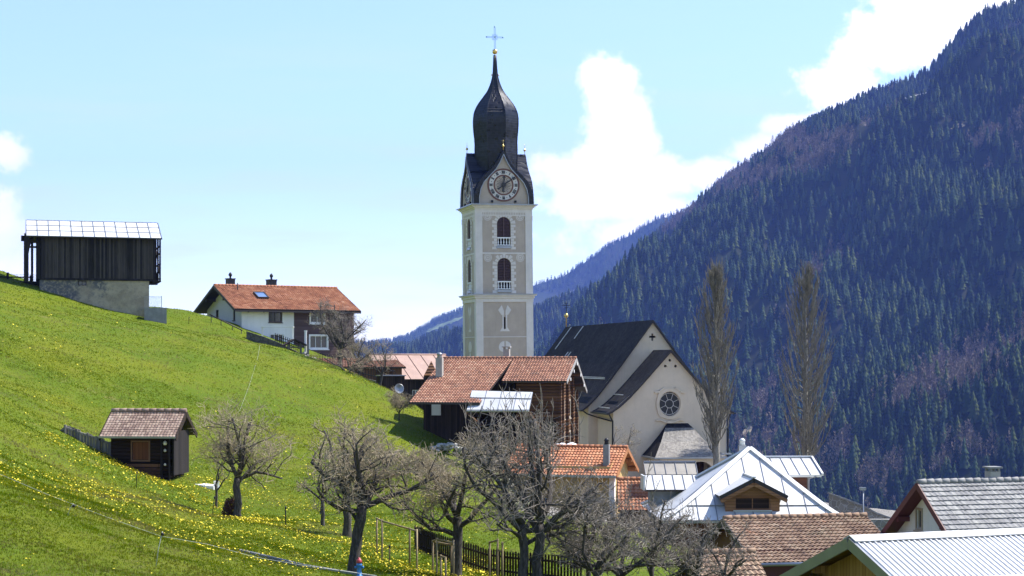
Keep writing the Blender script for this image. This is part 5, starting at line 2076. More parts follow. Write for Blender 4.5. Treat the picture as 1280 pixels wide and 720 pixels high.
q.build('gutter', MT['dark_fascia'], bro)
MT['chim_grey'] = plaster('grey_rendered_chimney', (0.42, 0.39, 0.35), 0.75, 2.0)
chimney(br, xl0 + .62, yL * .42, zrB + dzF * yL * .42 - .5, zrB + .05, .52, MT['chim_grey'], 'pot', MT['zinc'])
chimney(br, -LrB / 2 + 5.05, .9, zrB - .8, zrB + .75, .5, MT['chim_grey'], 'slab', MT['chim_grey'])
# sheet metal canopy
q = MB()
Ac = br.matrix_world
cA, cB, cC, cD = W(590, 488, 128), W(666, 490, 126.5), W(661, 514, 124), W(583, 514, 125.5)
mwi = (Matrix.Translation((bc.x, bc.y, BB)) @ Matrix.Rotation(BR, 4, 'Z')).inverted()
roof_patch(q, mwi @ cA, mwi @ cB, mwi @ cC, mwi @ cD, 'flat', th=.08)
cano = q.build('canopy', [MT['white_metal'], MT['zinc']], br)
q = MB()
for t in (.38, .97):
    a_ = (mwi @ cA).lerp(mwi @ cD, t)
    c_ = (mwi @ cB).lerp(mwi @ cC, t)
    q.beam(a_ + Vector((0, 0, .05)), c_ + Vector((0, 0, .05)), .05, .05)
for t in (.25, .5, .75):
    a_ = (mwi @ cA).lerp(mwi @ cB, t)
    c_ = (mwi @ cD).lerp(mwi @ cC, t)
    q.beam(a_ + Vector((0, 0, .035)), c_ + Vector((0, 0, .035)), .04, .03)
q.build('sheet_seam', MT['seam_dark'], cano)
q = MB()
for c_, e_ in ((cC, cB), (cD, cA)):
    l_, t_ = mwi @ c_, mwi @ e_
    q = MB()
    q.beam((l_.x, l_.y + .2, l_.z - .12), (t_.x, -2.6 if c_ is cD else wf, l_.z - 1.6), .12, .12, up=(1, 0, 0))
    q.build('strut', MT['brown_boards'], cano)
q = MB()
dr0 = mwi @ W(534, 511, 130.5)
q.box(dr0.x - .36, dr0.x + .36, -2.78, -2.602, dr0.z - .6, dr0.z + .5)
q.build('door', MT['white_wall'], br)
# ================================================================== ORANGE ROOFED HOUSE
OT = R(-16)
rp = W(784.5, 559.5, 111)
OL = 7.6
oc = Vector((rp.x, rp.y, 0)) - Vector((math.cos(OT), math.sin(OT), 0)) * (OL / 2)
OB = -11.8
oh = thing('ochre_house', 'ochre house with bright orange tiled roof in front of the church', 'house', (oc.x, oc.y, OB), OT)
zrO = rp.z - OB
zeO = (HZ - 594) * 108.5 / F - OB
shell(oh, MT['ochre_wall'], OL - 1.1, 5.4, -1, zeO + .55, zrO - .12, {'front': [rect(1.0, 1.9, 1.6, 2.8), rect(-1.6, -.7, 1.6, 2.8)]})
for x in (1.45, -1.15):
    window(oh, side_M(OL - 1.1, 5.4, 'front'), x, 2.2, .9, 1.2, MT['white_frame'])
oro = gable_roof(oh, OL, -3.5, 3.5, zrO, zeO, zeO, MT['tile_orange'], MT['beam'], 'tile', barge=MT['beam'], th=.16)
q = MB()
for y in (-2.6, -1.3, 0, 1.3, 2.6):
    z = zrO - abs(y) * (zrO - zeO) / 3.5 - .28
    q = MB()
    q.box(OL / 2 - .65, OL / 2 + .02, y - .09, y + .09, z - .12, z + .08)
    q.build('purlin', MT['beam'], oro)
q = MB()
q.box(-OL / 2, OL / 2, -3.66, -3.52, zeO - .12, zeO + .02)
q.build('gutter', MT['zinc'], oro)
q = MB()
q.box(OL / 2 - .6, OL / 2 - .25, -2.9, -2.55, -1, zeO + .3)
q.build('porch_post', MT['white_wall'], oh)
chimney(oh, OL / 2 - .95, -2.1, zeO + .2, zeO + 1.95, .38, MT['concrete'], 'pot', MT['iron'])
# red roofed annex
AT_ = R(-2)
p = W(806, 617, 106)
ah = thing('red_roofed_annex', 'low annex under an old red tiled roof right of the ochre house', 'house', (p.x, p.y, -12), AT_)
zt2, zb2 = (HZ - 596.5) * 108 / F + 12, (HZ - 636) * 104.5 / F + 12
shell(ah, MT['brown_boards'], 3.0, 4, -1, zb2 + .2, zt2 - .2)
gable_roof(ah, 3.5, -2.6, 2.6, zt2, zb2, zb2, MT['tile_red'], MT['dark_fascia'], 'tile')

# ================================================================== SILVER ROOFED HOUSE
SB = -13.0
SD = 93.0
ks = SD / F
sc_ = W(941, 650, SD)
sh_ = thing('silver_roofed_house', 'house with flared silver standing seam roof and timber dormer', 'house', (sc_.x, sc_.y, SB), R(2))
slx = lambda u: (u - 941) * ks
sz_ = lambda v, d=SD: (HZ - v) * d / F - SB
APY = 4.8                                    # apex set back
apx = .69
apz = sz_(561, SD + APY)
bzS = sz_(650)
# profile of the hip edge: from apex to the flared foot
pf_ = [(0.0, 0.0), (.2, .215), (.4, .43), (.6, .645), (.76, .81), (.88, .915), (1.0, 1.0)]   # (width share, drop share)
hwS = slx(1057)
hwL = -slx(826)
q = MB()
seams = []


def hip_pt(sx_, k):
    w_, d_2 = pf_[k]
    y = APY * (1 - d_2) if k else APY
    z = apz + (bzS - apz) * d_2
    hw2 = hwS if sx_ > 0 else hwL
    return Vector((apx * (1 - w_) + sx_ * hw2 * w_, y, z))


def back_pt(sx_, k):
    p_ = hip_pt(sx_, k)
    return Vector((p_.x, 2 * APY - p_.y, p_.z))


for k in range(len(pf_) - 1):
    a, c = hip_pt(-1, k), hip_pt(1, k)
    d2, e2 = hip_pt(1, k + 1), hip_pt(-1, k + 1)
    if k == 0:
        q.poly([a, e2, d2][::1], 0)
    else:
        q.poly([a, e2, d2, c], 0)
    # side slopes running back
    for sg in (-1, 1):
        a1, e1 = hip_pt(sg, k), hip_pt(sg, k + 1)
        pts = [a1, e1, back_pt(sg, k + 1), back_pt(sg, k)] if k else [a1, e1, back_pt(sg, k + 1)]
        q.poly(pts if sg > 0 else pts[::-1], 0)
    pts = [back_pt(1, k), back_pt(1, k + 1), back_pt(-1, k + 1), back_pt(-1, k)] if k else [a, back_pt(1, 1), back_pt(-1, 1)]
    q.poly(pts, 0)
# vertical seams on the hip face
for j in range(-10, 11):
    x = j * 1.02 + .1
    for k in range(len(pf_) - 1):
        sg = 1 if x > apx else -1
        w0, w1 = abs(hip_pt(sg, k).x - apx), abs(hip_pt(sg, k + 1).x - apx)
        # the seam meets the hip where the face is exactly this wide
        b0, b1 = hip_pt(sg, k).x, hip_pt(sg, k + 1).x
        if (x - b1) * sg > 0:
            continue
        t0 = max(0, min(1, (x - b0) / (b1 - b0)))
        P0 = hip_pt(1, k).lerp(hip_pt(1, k + 1), t0)
        P1 = hip_pt(1, k + 1)
        if (P0 - P1).length < .05:
            continue
        q.beam((x, P0.y, P0.z + .02), (x, P1.y, P1.z + .02), .035, .05, up=(0, -.6, .8), mi=1)
kf = 4
aL, aR = hip_pt(-1, kf), hip_pt(1, kf)
q.beam(aL + Vector((.2, -.02, .03)), aR + Vector((-.2, -.02, .03)), .04, .05, mi=1)
sro = q.build('roof', [MT['silver'], MT['seam_dark']], sh_)
q = MB()
for sg in (-1, 1):
    for k in range(len(pf_) - 1):
        q.beam(hip_pt(sg, k) + Vector((0, -.02, .06)), hip_pt(sg, k + 1) + Vector((0, -.02, .06)), .26, .12, up=(0, -.6, .8))
    q.beam(hip_pt(sg, 1) + Vector((sg * .16, .15, .0)), hip_pt(sg, 5) + Vector((sg * .16, .15, .0)), .1, .1, mi=1)
for sg in (-1, 1):
    for k in range(len(pf_) - 1):
        q.beam(back_pt(sg, k) + Vector((0, .02, .06)), back_pt(sg, k + 1) + Vector((0, .02, .06)), .26, .12, up=(0, .6, .8))
q.build('ridge_cap', [MT['white_metal'], MT['seam_dark']], sro)
q = MB()
q.box(-hwL + .9, hwS - .9, .4, 9.2, -1, bzS - .02)
q.build('wall', MT['shingle_wall'], sh_)
q = MB()
q.box(-hwL, hwS, -.1, .02, bzS - .16, bzS - .02)
q.build('gutter', MT['zinc'], sro)
chimney(sh_, .62, 7.0, apz - 2.4, sz_(557, SD + 7.0) + .02, .44, MT['zinc'], 'pot', MT['white_metal'])
# dormer
DK = (SD + .8) / F
dx0 = slx(943)
dyf = .55
dzr, dze = sz_(597.5, SD + .2), sz_(620, SD + .2)
dhw = 1.93
q = MB()
for sg in (-1, 1):
    A = Vector((dx0, dyf - .45, dzr))
    Bk = Vector((dx0, 4.1, dzr))
    E = Vector((dx0 + sg * dhw, dyf - .45, dze))
    Ek = Vector((dx0 + sg * dhw, 3.2, dze))
    if sg > 0:
        roof_patch(q, A, Bk, Ek, E, 'flat', th=.2)
    else:
        roof_patch(q, Bk, A, E, Ek, 'flat', th=.2)
q.beam((dx0, dyf - .5, dzr + .05), (dx0, 4.0, dzr + .05), .2, .08)
dro = q.build('dormer_roof', [MT['silver'], MT['dark_fascia']], sh_)
q = MB()
for sg in (-1, 1):
    q.beam((dx0, dyf - .47, dzr - .34), (dx0 + sg * (dhw - .08), dyf - .47, dze - .28), .06, .20, mi=0)
q.build('bargeboard', MT['larch_boards'], dro)
q = MB(Matrix.Translation((dx0, dyf, 0)))
wz0, wz1 = sz_(640.5), sz_(622.5)
whw = 1.52
ww0, ww1 = -1.0, 1.0
q.panel([(-whw, wz0 - .15), (whw, wz0 - .15), (whw, dze - .0), (0, dzr - .42), (-whw, dze - .0)], [rect(ww0, ww1, sz_(638.5), wz1)], .15)
for sg in (-1, 1):
    q.poly([(sg * whw, 0, wz0 - .6), (sg * whw, 3.4, wz0 - .6), (sg * whw, 3.4, dze), (sg * whw, 0, dze)])
dor = q.build('dormer', MT['larch_boards'], sh_)
MT['shutter'] = planks('closed_brown_shutter', (0.025, 0.014, 0.010), (0.065, 0.035, 0.024), 0.08, horiz=True)
window(dor, Matrix.Translation((dx0, dyf, 0)), 0, (sz_(638.5) + wz1) / 2, ww1 - ww0 - .01, wz1 - sz_(638.5) - .01, MT['larch_boards'], nx=2, glass=MT['shutter'], rec=.07, sill=False)
q = MB(Matrix.Translation((dx0, dyf, 0)))
q.box(ww0 - .08, ww1 + .08, -.09, -.002, sz_(640.2), sz_(638.8))
q.build('sill', MT['white_metal'], dor)
# right wing
q = MB()
wr0, wr1 = slx(958) * 1.09, slx(1051) * 1.085
roof_patch(q, (wr0, 9.6, sz_(572, SD + 9.6)), (wr1, 9.6, sz_(572, SD + 9.6)), (wr1 + .1, 7.0, sz_(594, SD + 7)), (wr0, 7.0, sz_(594, SD + 7)), 'seam', seam=.62, th=.14)
roof_patch(q, (wr1, 9.6, sz_(572, SD + 9.6)), (wr0, 9.6, sz_(572, SD + 9.6)), (wr0, 12.2, sz_(594, SD + 7)), (wr1 + .1, 12.2, sz_(594, SD + 7)), 'seam', seam=.62, th=.14)
wr_o = q.build('wing_roof', [MT['silver'], MT['white_metal'], MT['seam_dark']], sh_)
q = MB()
q.beam((wr1 + .06, 9.6, sz_(572, SD + 9.6) + .03), (wr1 + .16, 7.0, sz_(594, SD + 7) + .03), .12, .16)
q.beam((wr0, 9.6, sz_(572, SD + 9.6) + .06), (wr1 + .05, 9.6, sz_(572, SD + 9.6) + .06), .2, .08)
q.build('ridge_cap', MT['white_metal'], wr_o)
q = MB()
q.box(wr0, slx(1037) * 1.085, 7.5, 11.8, -1, sz_(594.5, SD + 7))
q.build('wing_wall', MT['shingle_wall'], sh_)
q = MB()
q.tube([(wr1 - .25, 7.0, sz_(595.5, SD + 7)), (wr1 - .6, 7.35, sz_(599, SD + 7)), (wr1 - .62, 7.38, sz_(632, SD + 7))], .06, 6)
q.build('downpipe', MT['zinc'], sh_)
# left wings
q = MB()
wl0 = slx(829) * 1.07
wl1 = slx(905) * 1.07
roof_patch(q, (wl0, 7.4, sz_(593.5, SD + 7.4)), (wl1, 7.4, sz_(593.5, SD + 7.4)), (wl1, 6.0, sz_(612, SD + 6)), (wl0, 6.0, sz_(612, SD + 6)), 'seam', seam=.62, th=.12)
roof_patch(q, (wl1, 7.4, sz_(593.5, SD + 7.4)), (wl0, 7.4, sz_(593.5, SD + 7.4)), (wl0, 9.0, sz_(612, SD + 6)), (wl1, 9.0, sz_(612, SD + 6)), 'seam', seam=.62, th=.12)
q.box(wl0 - .1, wl0 + .0, 5.95, 7.5, sz_(612.5, SD + 6), sz_(593, SD + 7))
q.build('left_wing_roof', [MT['silver'], MT['dark_fascia'], MT['seam_dark']], sh_)
q = MB()
q.box(wl0 + .5, wl1, 6.5, 8.8, -1, sz_(612.8, SD + 6))
q.build('wing_wall', MT['concrete'], sh_)
q = MB()
wu0 = slx(849) * 1.13
wu1 = slx(915) * 1.13
MT['dull_metal'] = metal('dull_grey_brown_sheet', (0.30, 0.275, 0.24), 0.55, 0.2, 0.75)
roof_patch(q, (wu0, 13.0, sz_(577.5, SD + 13)), (wu1, 13.0, sz_(577.5, SD + 13)), (wu1, 11.9, sz_(593, SD + 11.9)), (wu0, 11.9, sz_(593, SD + 11.9)), 'seam', seam=.62, th=.12)
q.beam((wu0, 13.0, sz_(577, SD + 13)), (wu1, 13, sz_(577, SD + 13)), .2, .1, mi=2)
q.build('dull_wing_roof', [MT['dull_metal'], MT['dark_fascia'], MT['seam_dark']], sh_)
q = MB()
q.box(wu0 + .3, wu1, 12.2, 14.5, -1, sz_(593, SD + 12) - .05)
q.build('wing_wall', MT['concrete'], sh_)

# ================================================================== BROWN TILED HOUSE
NTH = R(12)
kn = 78 / F
cor = W(904, 648.5, 78)
nl = 7.1
zB0 = -14.0
nc_ = Vector((cor.x, cor.y, 0)) + Vector((math.cos(NTH), math.sin(NTH), 0)) * nl / 2
nh = thing('brown_tiled_house', 'house with mottled brown tile roof below the silver roof', 'house', (nc_.x, nc_.y, zB0), NTH)
zr5 = cor.z - zB0
ze5 = (HZ - 701) * 75 / F - zB0
yf5 = -4.1
shell(nh, MT['red_wood'], nl - .8, 6.2, -1, ze5 + .45, zr5 - .15)
nro = gable_roof(nh, nl, yf5, 4.1, zr5, ze5, ze5, MT['tile_brown'], MT['dark_fascia'], 'tile', row=.30, col=.22, step=.055, wave=.03, barge=MT['dark_fascia'])
q = MB()
q.tube([(-nl / 2, yf5 - .1, ze5 - .06), (nl / 2, yf5 - .1, ze5 - .06)], .085, 8)
q.build('gutter', MT['zinc'], nro)
q = MB()
q.box(-nl / 2 + .3, nl / 2 - .3, yf5 + .9, yf5 + 1.0, 1.0, ze5 + .3)
q.build('veranda_wall', MT['red_wood'], nh)
# its lower wing to the left
cor2 = W(862, 691.5, 71)
l2 = 2.9
lw_c = Vector((cor2.x, cor2.y, 0)) + Vector((math.cos(NTH), math.sin(NTH), 0)) * l2 / 2
lo_ = thing('low_tiled_shed', 'low shed roofed in the same brown tiles behind the bare hedge', 'shed', (lw_c.x, lw_c.y, zB0), NTH)
shell(lo_, MT['brown_boards'], l2 - .4, 3.6, -1, cor2.z - zB0 - 1.15, cor2.z - zB0 - .15)
gable_roof(lo_, l2, -2.4, 2.4, cor2.z - zB0, cor2.z - zB0 - 1.45, cor2.z - zB0 - 1.45, MT['tile_brown'], MT['dark_fascia'], 'tile', row=.30, col=.22)

# ================================================================== CORRUGATED ROOF BARN, bottom right
KT = R(21)
cor = W(1061.5, 672.5, 40)
kl = 9.0
kB = -11.0
kc = Vector((cor.x, cor.y, 0)) + Vector((math.cos(KT), math.sin(KT), 0)) * kl / 2
kb = thing('ochre_barn', 'ochre board barn with white corrugated roof in the near corner', 'barn', (kc.x, kc.y, kB), KT)
zrK = cor.z - kB
khw = 5.2
pk = .405
shell(kb, MT['ochre_boards'], kl - .9, 8.6, -1, zrK - 4.3 * pk - .2, zrK - .22)
kro = gable_roof(kb, kl, -khw, khw, zrK, zrK - khw * pk, zrK - khw * pk, MT['white_metal'], MT['ochre_boards'], 'corr', col=.155, wave=.035, th=.09, barge=MT['zinc'], ridge_cap=False)
q = MB()
for sg in (-1, 1):
    q.beam((-kl / 2, sg * .14, zrK - .13 * pk + .055), (kl / 2, sg * .14, zrK - .13 * pk + .055), .3, .02, up=(0, sg * pk, 1))
q.box(-kl / 2, kl / 2, -2.25, -2.0, zrK - 2.1 * pk + .05, zrK - 2.1 * pk + .075)
q.build('ridge_cap', MT['white_metal'], kro)
q = MB()
for y in (-3.6, -1.8, 0, 1.8, 3.6):
    q = MB()
    q.box(-kl / 2 + .1, -kl / 2 + .6, y - .08, y + .08, zrK - abs(y) * pk - .32, zrK - abs(y) * pk - .14)
    q.build('purlin', MT['ochre_boards'], kro)
# eave boxes of the gable: dark opening
q = MB()
q.box(-kl / 2 + .37, -kl / 2 + .44, .9, 2.4, zrK - 1.9, zrK - 1.15)
q.build('hatch', MT['brown_boards'], kb)

# ================================================================== SLATE ROOFED HOUSE, right
ST = R(16)
cor = W(1146.5, 603.5, 75)
sl_ = 8.6
sB = -14.0
sc2 = Vector((cor.x, cor.y, 0)) + Vector((math.cos(ST), math.sin(ST), 0)) * sl_ / 2
slh = thing('slate_roofed_house', 'white house with grey slate roof and dark red bargeboards', 'house', (sc2.x, sc2.y, sB), ST)
zrS = cor.z - sB
ps = .78
shw = 3.6
wn_l = rect(-.55 - .25, -.55 + .25, zrS - 2.1, zrS - 1.25)
shell(slh, MT['white_wall'], sl_ - 1.3, 6.0, -1, zrS - 3.0 * ps - .2, zrS - .25, {'left': [rect(-.95 - .22, -.95 + .22, zrS - 2.15, zrS - 1.3)]})
window(slh, side_M(sl_ - 1.3, 6.0, 'left'), -.95 + .0, zrS - 1.725, .44, .85, MT['pale_frame'], nx=1, casing=.09)
sroo = gable_roof(slh, sl_, -shw, shw, zrS, zrS - shw * ps, zrS - shw * ps, MT['slate'], MT['red_wood'], 'tile', row=.30, col=.26, step=.05, wave=.012, barge=MT['red_wood'], capmat=MT['slate'], jit=.012)
q = MB()
for y in (-1.9, 1.9):
    q = MB()
    q.box(-sl_ / 2 + .05, -sl_ / 2 + .75, y - .1, y + .1, zrS - abs(y) * ps - .42, zrS - abs(y) * ps - .2)
    q.build('purlin', MT['red_wood'], sroo)
chimney(slh, 3.95 - sl_ / 2 + .05, .3, zrS - .6, zrS + .42, .5, MT['chim_grey'], 'slab', MT['concrete'])

# boundary wall and lamp behind
wl_ = thing('boundary_wall', 'curved stone wall with pale coping right of the silver roof', 'wall', W(1075, 640, 104), 0)
o0 = W(1075, 640, 104)
q = MB()
tops = [(1036, 618, 104), (1048, 622, 104), (1062, 627, 104), (1080, 634, 104), (1095, 642, 104), (1114, 649, 104)]
for (a, c) in zip(tops[:-1], tops[1:]):
    A, C = W(*a) - o0, W(*c) - o0
    q.poly([A + Vector((0, 0, -5)), C + Vector((0, 0, -5)), C, A], 0)
    q.beam(A + Vector((0, .2, .05)), C + Vector((0, .2, .05)), .55, .10, mi=1)
q.build('masonry', [MT['rubble'], MT['concrete']], wl_)
p = W(1100, 652, 98)
lw2 = thing('rubble_wall', 'low grey rubble wall left of the slate roofed house', 'wall', p, 0)
q = MB()
q.box(-1.6, 1.6, 0, .5, -6, .12)
q.build('masonry', MT['rubble'], lw2)
p = W(1079, 636, 102)
sl2 = thing('street_lamp', 'thin grey street lamp standing at the stone wall', 'street lamp', p, 0)
q = MB()
q.tube([(0, 0, -3), (0, 0, 1.15)], [.05, .04], 8)
q.build('pole', MT['zinc'], sl2)
q = MB()
q.box(-.22, .16, -.1, .1, 1.151, 1.3)
q.box(-.18, .12, -.08, .08, 1.12, 1.148)
q.build('lamp_head', MT['zinc'], sl2)
# ================================================================== TREES
def bark(name, c1, c2):
    m, nt, b = new_mat(name)
    p = objc(nt)
    mp = nt.n('ShaderNodeMapping', {0: p, 3: (9, 9, 2.0)}).outputs[0]
    f = nt.noise(mp, 1.6, 6, 0.7)
    col = nt.mix(nt.smooth(f, 0.35, 0.7), c1, c2)
    lich = nt.smooth(nt.noise(p, 3.0, 5, 0.7), 0.6, 0.72)
    col = nt.mix(nt.m('MULTIPLY', lich, 0.5), col, (0.22, 0.22, 0.18))
    nt.put(b.inputs['Base Color'], col)
    b.inputs['Roughness'].default_value = 0.95
    bump(nt, b, f, 0.9, 0.05)
    return m


MT['bark'] = bark('apple_bark', (0.030, 0.025, 0.021), (0.105, 0.09, 0.076))
MT['twig'] = plain('grey_twigs', (0.28, 0.225, 0.145), 0.8, var=0.5, scale=3.0)
MT['twig_dark'] = plain('dark_twigs', (0.19, 0.16, 0.13), 0.8, var=0.5, scale=3.0)
MT['bark_poplar'] = bark('poplar_bark', (0.13, 0.12, 0.10), (0.34, 0.31, 0.26))
MT['twig_poplar'] = plain('tan_poplar_twigs', (0.16, 0.145, 0.112), 0.85, var=0.5, scale=1.5)


class Tree:
    def __init__(s, seed):
        s.r = random.Random(seed)
        s.trunk, s.crown = MB(), MB()
        s.n = 0
    def rv(s):
        r = s.r
        return Vector((r.gauss(0, 1), r.gauss(0, 1), r.gauss(0, 1)))
    def path(s, p, d, L, n, wig, lift):
        pts = [Vector(p)]
        d = Vector(d).normalized()
        for k in range(n):
            d = (d + s.rv() * wig + Vector((0, 0, lift))).normalized()
            pts.append(pts[-1] + d * (L / n))
        return pts, d
    def inside(s, p):
        c, rad = s.env
        q = p - c
        return (q.x / rad[0]) ** 2 + (q.y / rad[1]) ** 2 + (q.z / rad[2]) ** 2 < s.r.uniform(.75, 1.5)
    def grow(s, p, d, L, r, lvl, P):
        if lvl > P['levels']:
            return
        r_ = s.r
        n = (5, 5, 4, 3, 2, 2)[lvl]
        pts, dd = s.path(p, d, L, n, P['wig'][lvl], P['lift'][lvl])
        if lvl >= 1:
            while len(pts) > 2 and not s.inside(pts[-1]):
                pts.pop()
            if len(pts) == 2 and not s.inside(pts[-1]) and lvl > 1:
                return
        m = len(pts) - 1
        taper = P['taper'][lvl]
        rads = [max(P['rmin'], r * (1 - (1 - taper) * k / n)) for k in range(len(pts))]
        (s.trunk if lvl <= P['trunk_lvl'] else s.crown).tube(pts, rads, (8, 6, 5, 3, 3, 3)[lvl], mi=1 if lvl == 2 else 0, smooth=lvl < 3, cap=lvl < 3)
        s.n += 1
        if lvl == P['levels']:
            return
        k = P['kids'][lvl]
        Lc = P['len'][lvl]
        for i in range(k):
            t = P['start'][lvl] + (1 - P['start'][lvl]) * (i + r_.uniform(0, 1)) / k
            f = t * m
            a = min(int(f), m - 1)
            q = pts[a].lerp(pts[a + 1], f - a)
            base = (pts[a + 1] - pts[a]).normalized()
            side = base.cross(s.rv())
            if side.length < 1e-3:
                continue
            side.normalize()
            ang = R(r_.uniform(*P['ang'][lvl]))
            nd = base * math.cos(ang) + side * math.sin(ang)
            nd.z += P['up'][lvl]
            if nd.z < -0.25 and r_.random() < .7:
                nd.z *= -0.5
            ll = Lc * r_.uniform(0.6, 1.15) * (1 - 0.35 * t)
            rr2 = max(P['rmin'], rads[a] * P['rr'][lvl] * r_.uniform(.75, 1.1))
            s.grow(q, nd, ll, rr2, lvl + 1, P)


APPLE = dict(levels=4, wig=(.10, .22, .32, .38, .38), lift=(.05, .03, .04, .06, .06), taper=(.7, .42, .42, .45, .6), trunk_lvl=1, rmin=.0085, start=(.8, .12, .12, .15), kids=(5, 6, 5, 5), len=(1, 1.35, 1.1, .66),
             ang=((30, 60), (40, 85), (40, 95), (30, 85)), up=(.1, .16, .16, .15), rr=(.6, .5, .5, .55))


def bare_tree(label, base, h, spread, tr, seed, lean=(0, 0), fork=.3, limbs=None, par=None, group=None, name='apple_tree', density=1.0, depth=None, zc=.62, zr=None, tw=None, cat='tree', extra_trunks=(), shoots=0):
    t = Tree(seed)
    P = dict(APPLE)
    if par:
        P.update(par)
    P['len'] = (1, P['len'][1] * spread * .55, P['len'][2] * spread * .42, P['len'][3] * spread * .42)
    P['kids'] = tuple(max(2, int(round(k * density ** .5))) for k in P['kids'])
    dep = depth or spread
    t.env = (Vector((lean[0], lean[1], h * zc)), (spread * 1.12, dep * 1.12, (zr or h * .40) * 1.1))
    root = thing(name, label, cat, base, 0, group)
    trunks = [(Vector((0, 0, -.4)), Vector(lean) if len(lean) == 3 else Vector((lean[0], lean[1], 0)), tr)] + [(Vector((e[0], e[1], -.4)), Vector((e[2], e[3], 0)), e[4]) for e in extra_trunks]
    for ti, (p0, ln, tr_) in enumerate(trunks):
        top = Vector((p0.x + ln.x * .5, p0.y + ln.y * .5, h * fork))
        n = 6
        pts = []
        for k in range(n + 1):
            f = k / n
            pts.append(p0.lerp(top, f) + Vector((t.r.uniform(-1, 1), t.r.uniform(-1, 1), 0)) * tr_ * .35 * (0 < k < n))
        t.trunk.tube(pts, [tr_ * (1.45 if k == 0 else 1.22 if k == 1 else 1.0 - .12 * k / n) for k in range(n + 1)], 10)
        ls = limbs if (limbs and ti == 0) else None
        if ls is None:
            k = P['kids'][0]
            ls = []
            for i in range(k):
                an = 2 * math.pi * (i + t.r.uniform(-.3, .3)) / k + 1.0
                el = R(t.r.uniform(28, 72))
                ls.append((1.0 - .25 * t.r.random() * (i > 0), (math.cos(an) * math.cos(el) * spread / max(spread, h * .5), math.sin(an) * math.cos(el) * dep / max(spread, h * .5), math.sin(el)), t.r.uniform(.8, 1.1) * max(spread, h * .5), .62))
        for (f, d, L, rr_) in ls:
            q = p0.lerp(top, f)
            t.grow(q, d, L * 1.22, tr_ * rr_, 1, P)
    for i in range(shoots):
        an, q_ = t.r.uniform(0, 6.28), t.r.uniform(.1, .75)
        b0 = Vector((lean[0] + math.cos(an) * spread * q_, lean[1] + math.sin(an) * dep * q_, h * zc + (zr or h * .4) * t.r.uniform(.2, .75)))
        L_ = h * t.r.uniform(.14, .30) * (1.1 - .5 * q_)
        pts, _d = t.path(b0, (math.cos(an) * .15, math.sin(an) * .15, 1), L_, 4, .10, .06)
        t.crown.tube(pts, [.02, .016, .013, .011, .009], 4, cap=False)
        for j in range(7):
            a_ = t.r.uniform(.4, 3.99)
            c_ = pts[int(a_)].lerp(pts[int(a_) + 1], a_ - int(a_))
            p2, _d = t.path(c_, (t.r.gauss(0, .5), t.r.gauss(0, .5), .8), L_ * t.r.uniform(.15, .35), 2, .2, .1)
            t.crown.tube(p2, [.010, .009, .008], 3, smooth=False, cap=False)
    t.trunk.build('trunk', MT['bark'], root)
    t.crown.build('crown', [tw or MT['twig'], MT['bark']], root)
    return root


GO = 'old bare orchard trees'
bare_tree('broad bare apple tree with a low fork right of the small hut', G(297, 80), 6.9, 2.95, .19, 21, fork=.30, zc=.62, zr=2.5,
          limbs=[(1, (-.45, .1, .9), 2.4, .6), (1, (.05, -.2, 1), 2.6, .62), (1, (.62, .1, .62), 2.3, .6), (.95, (-.2, .6, .8), 2.2, .5), (.98, (.85, -.3, .38), 1.9, .5), (.9, (.3, .5, .9), 2.2, .5)], density=1.5, group=GO)
bare_tree('small pruned young apple tree between hut and broad apple tree', G(271, 84), 2.6, .75, .07, 22, lean=(-.1, 0), fork=.45, group=GO, zc=.7, density=.45, par=dict(wig=(.1, .3, .35, .35, .3)))
bare_tree('gnarled dark apple tree with a thick limb reaching right above the hydrant', G(441, 59.5), 5.75, 2.35, .21, 31, lean=(.65, 0), fork=.42, zc=.66, zr=1.95,
          limbs=[(.62, (.62, -.2, .62), 2.3, .72), (1, (-.75, .1, .6), 2.5, .55), (1, (.1, .2, 1), 2.3, .55), (.97, (.85, .2, .35), 2.4, .55), (1, (-.35, -.5, .8), 2.2, .5), (.9, (.3, .6, .7), 2.2, .5), (.92, (-.8, -.1, .3), 2.0, .45)], density=1.55, group=GO, tw=MT['twig'])
bare_tree('thin apple tree standing left behind the gnarled hydrant tree', G(403, 79), 3.8, 1.25, .10, 33, fork=.38, group=GO, density=.8)
bare_tree('stout dark apple trunk close behind the gnarled hydrant tree', G(432, 74), 5.3, 1.8, .19, 34, lean=(.15, 0), fork=.38, group=GO, density=1.0)
bare_tree('dark apple tree rising beside the wooden frames and picket fence', G(571, 61), 5.3, 2.1, .20, 41, fork=.42, group=GO, density=1.4, zc=.6, zr=2.2,
          limbs=[(.75, (-.9, .1, .3), 2.1, .5), (.85, (.9, -.1, .32), 2.1, .5), (1, (-.3, .3, .9), 2.0, .55), (1, (.35, -.3, .9), 2.1, .55), (.95, (0, .7, .6), 1.9, .5), (.9, (-.5, -.6, .5), 1.9, .5)])
bare_tree('largest bare tree with twin trunk in the centre foreground', G(655, 57), 7.4, 2.8, .17, 51, lean=(-.15, 0), fork=.28, group=GO, density=1.15, zc=.47, zr=2.1, tw=MT['twig_dark'], extra_trunks=[(.42, .1, .2, 0, .19)], shoots=26,
          limbs=[(.9, (-1, .0, .30), 3.0, .6), (1, (-.6, .3, .75), 2.8, .6), (1, (.05, -.2, 1.0), 3.4, .62), (.85, (.7, .5, .5), 2.6, .5), (.8, (-.6, -.6, .5), 2.5, .5), (1, (.25, .3, 1), 3.2, .5), (.9, (1, -.1, .35), 2.9, .55), (.7, (.9, .2, .1), 2.4, .45)])
bare_tree('dense tangled bare tree before the brown tiled roof', G(775, 63), 4.7, 2.4, .14, 61, fork=.22, group=GO, density=1.3, shoots=10, zc=.55, zr=1.85, tw=MT['twig_dark'])
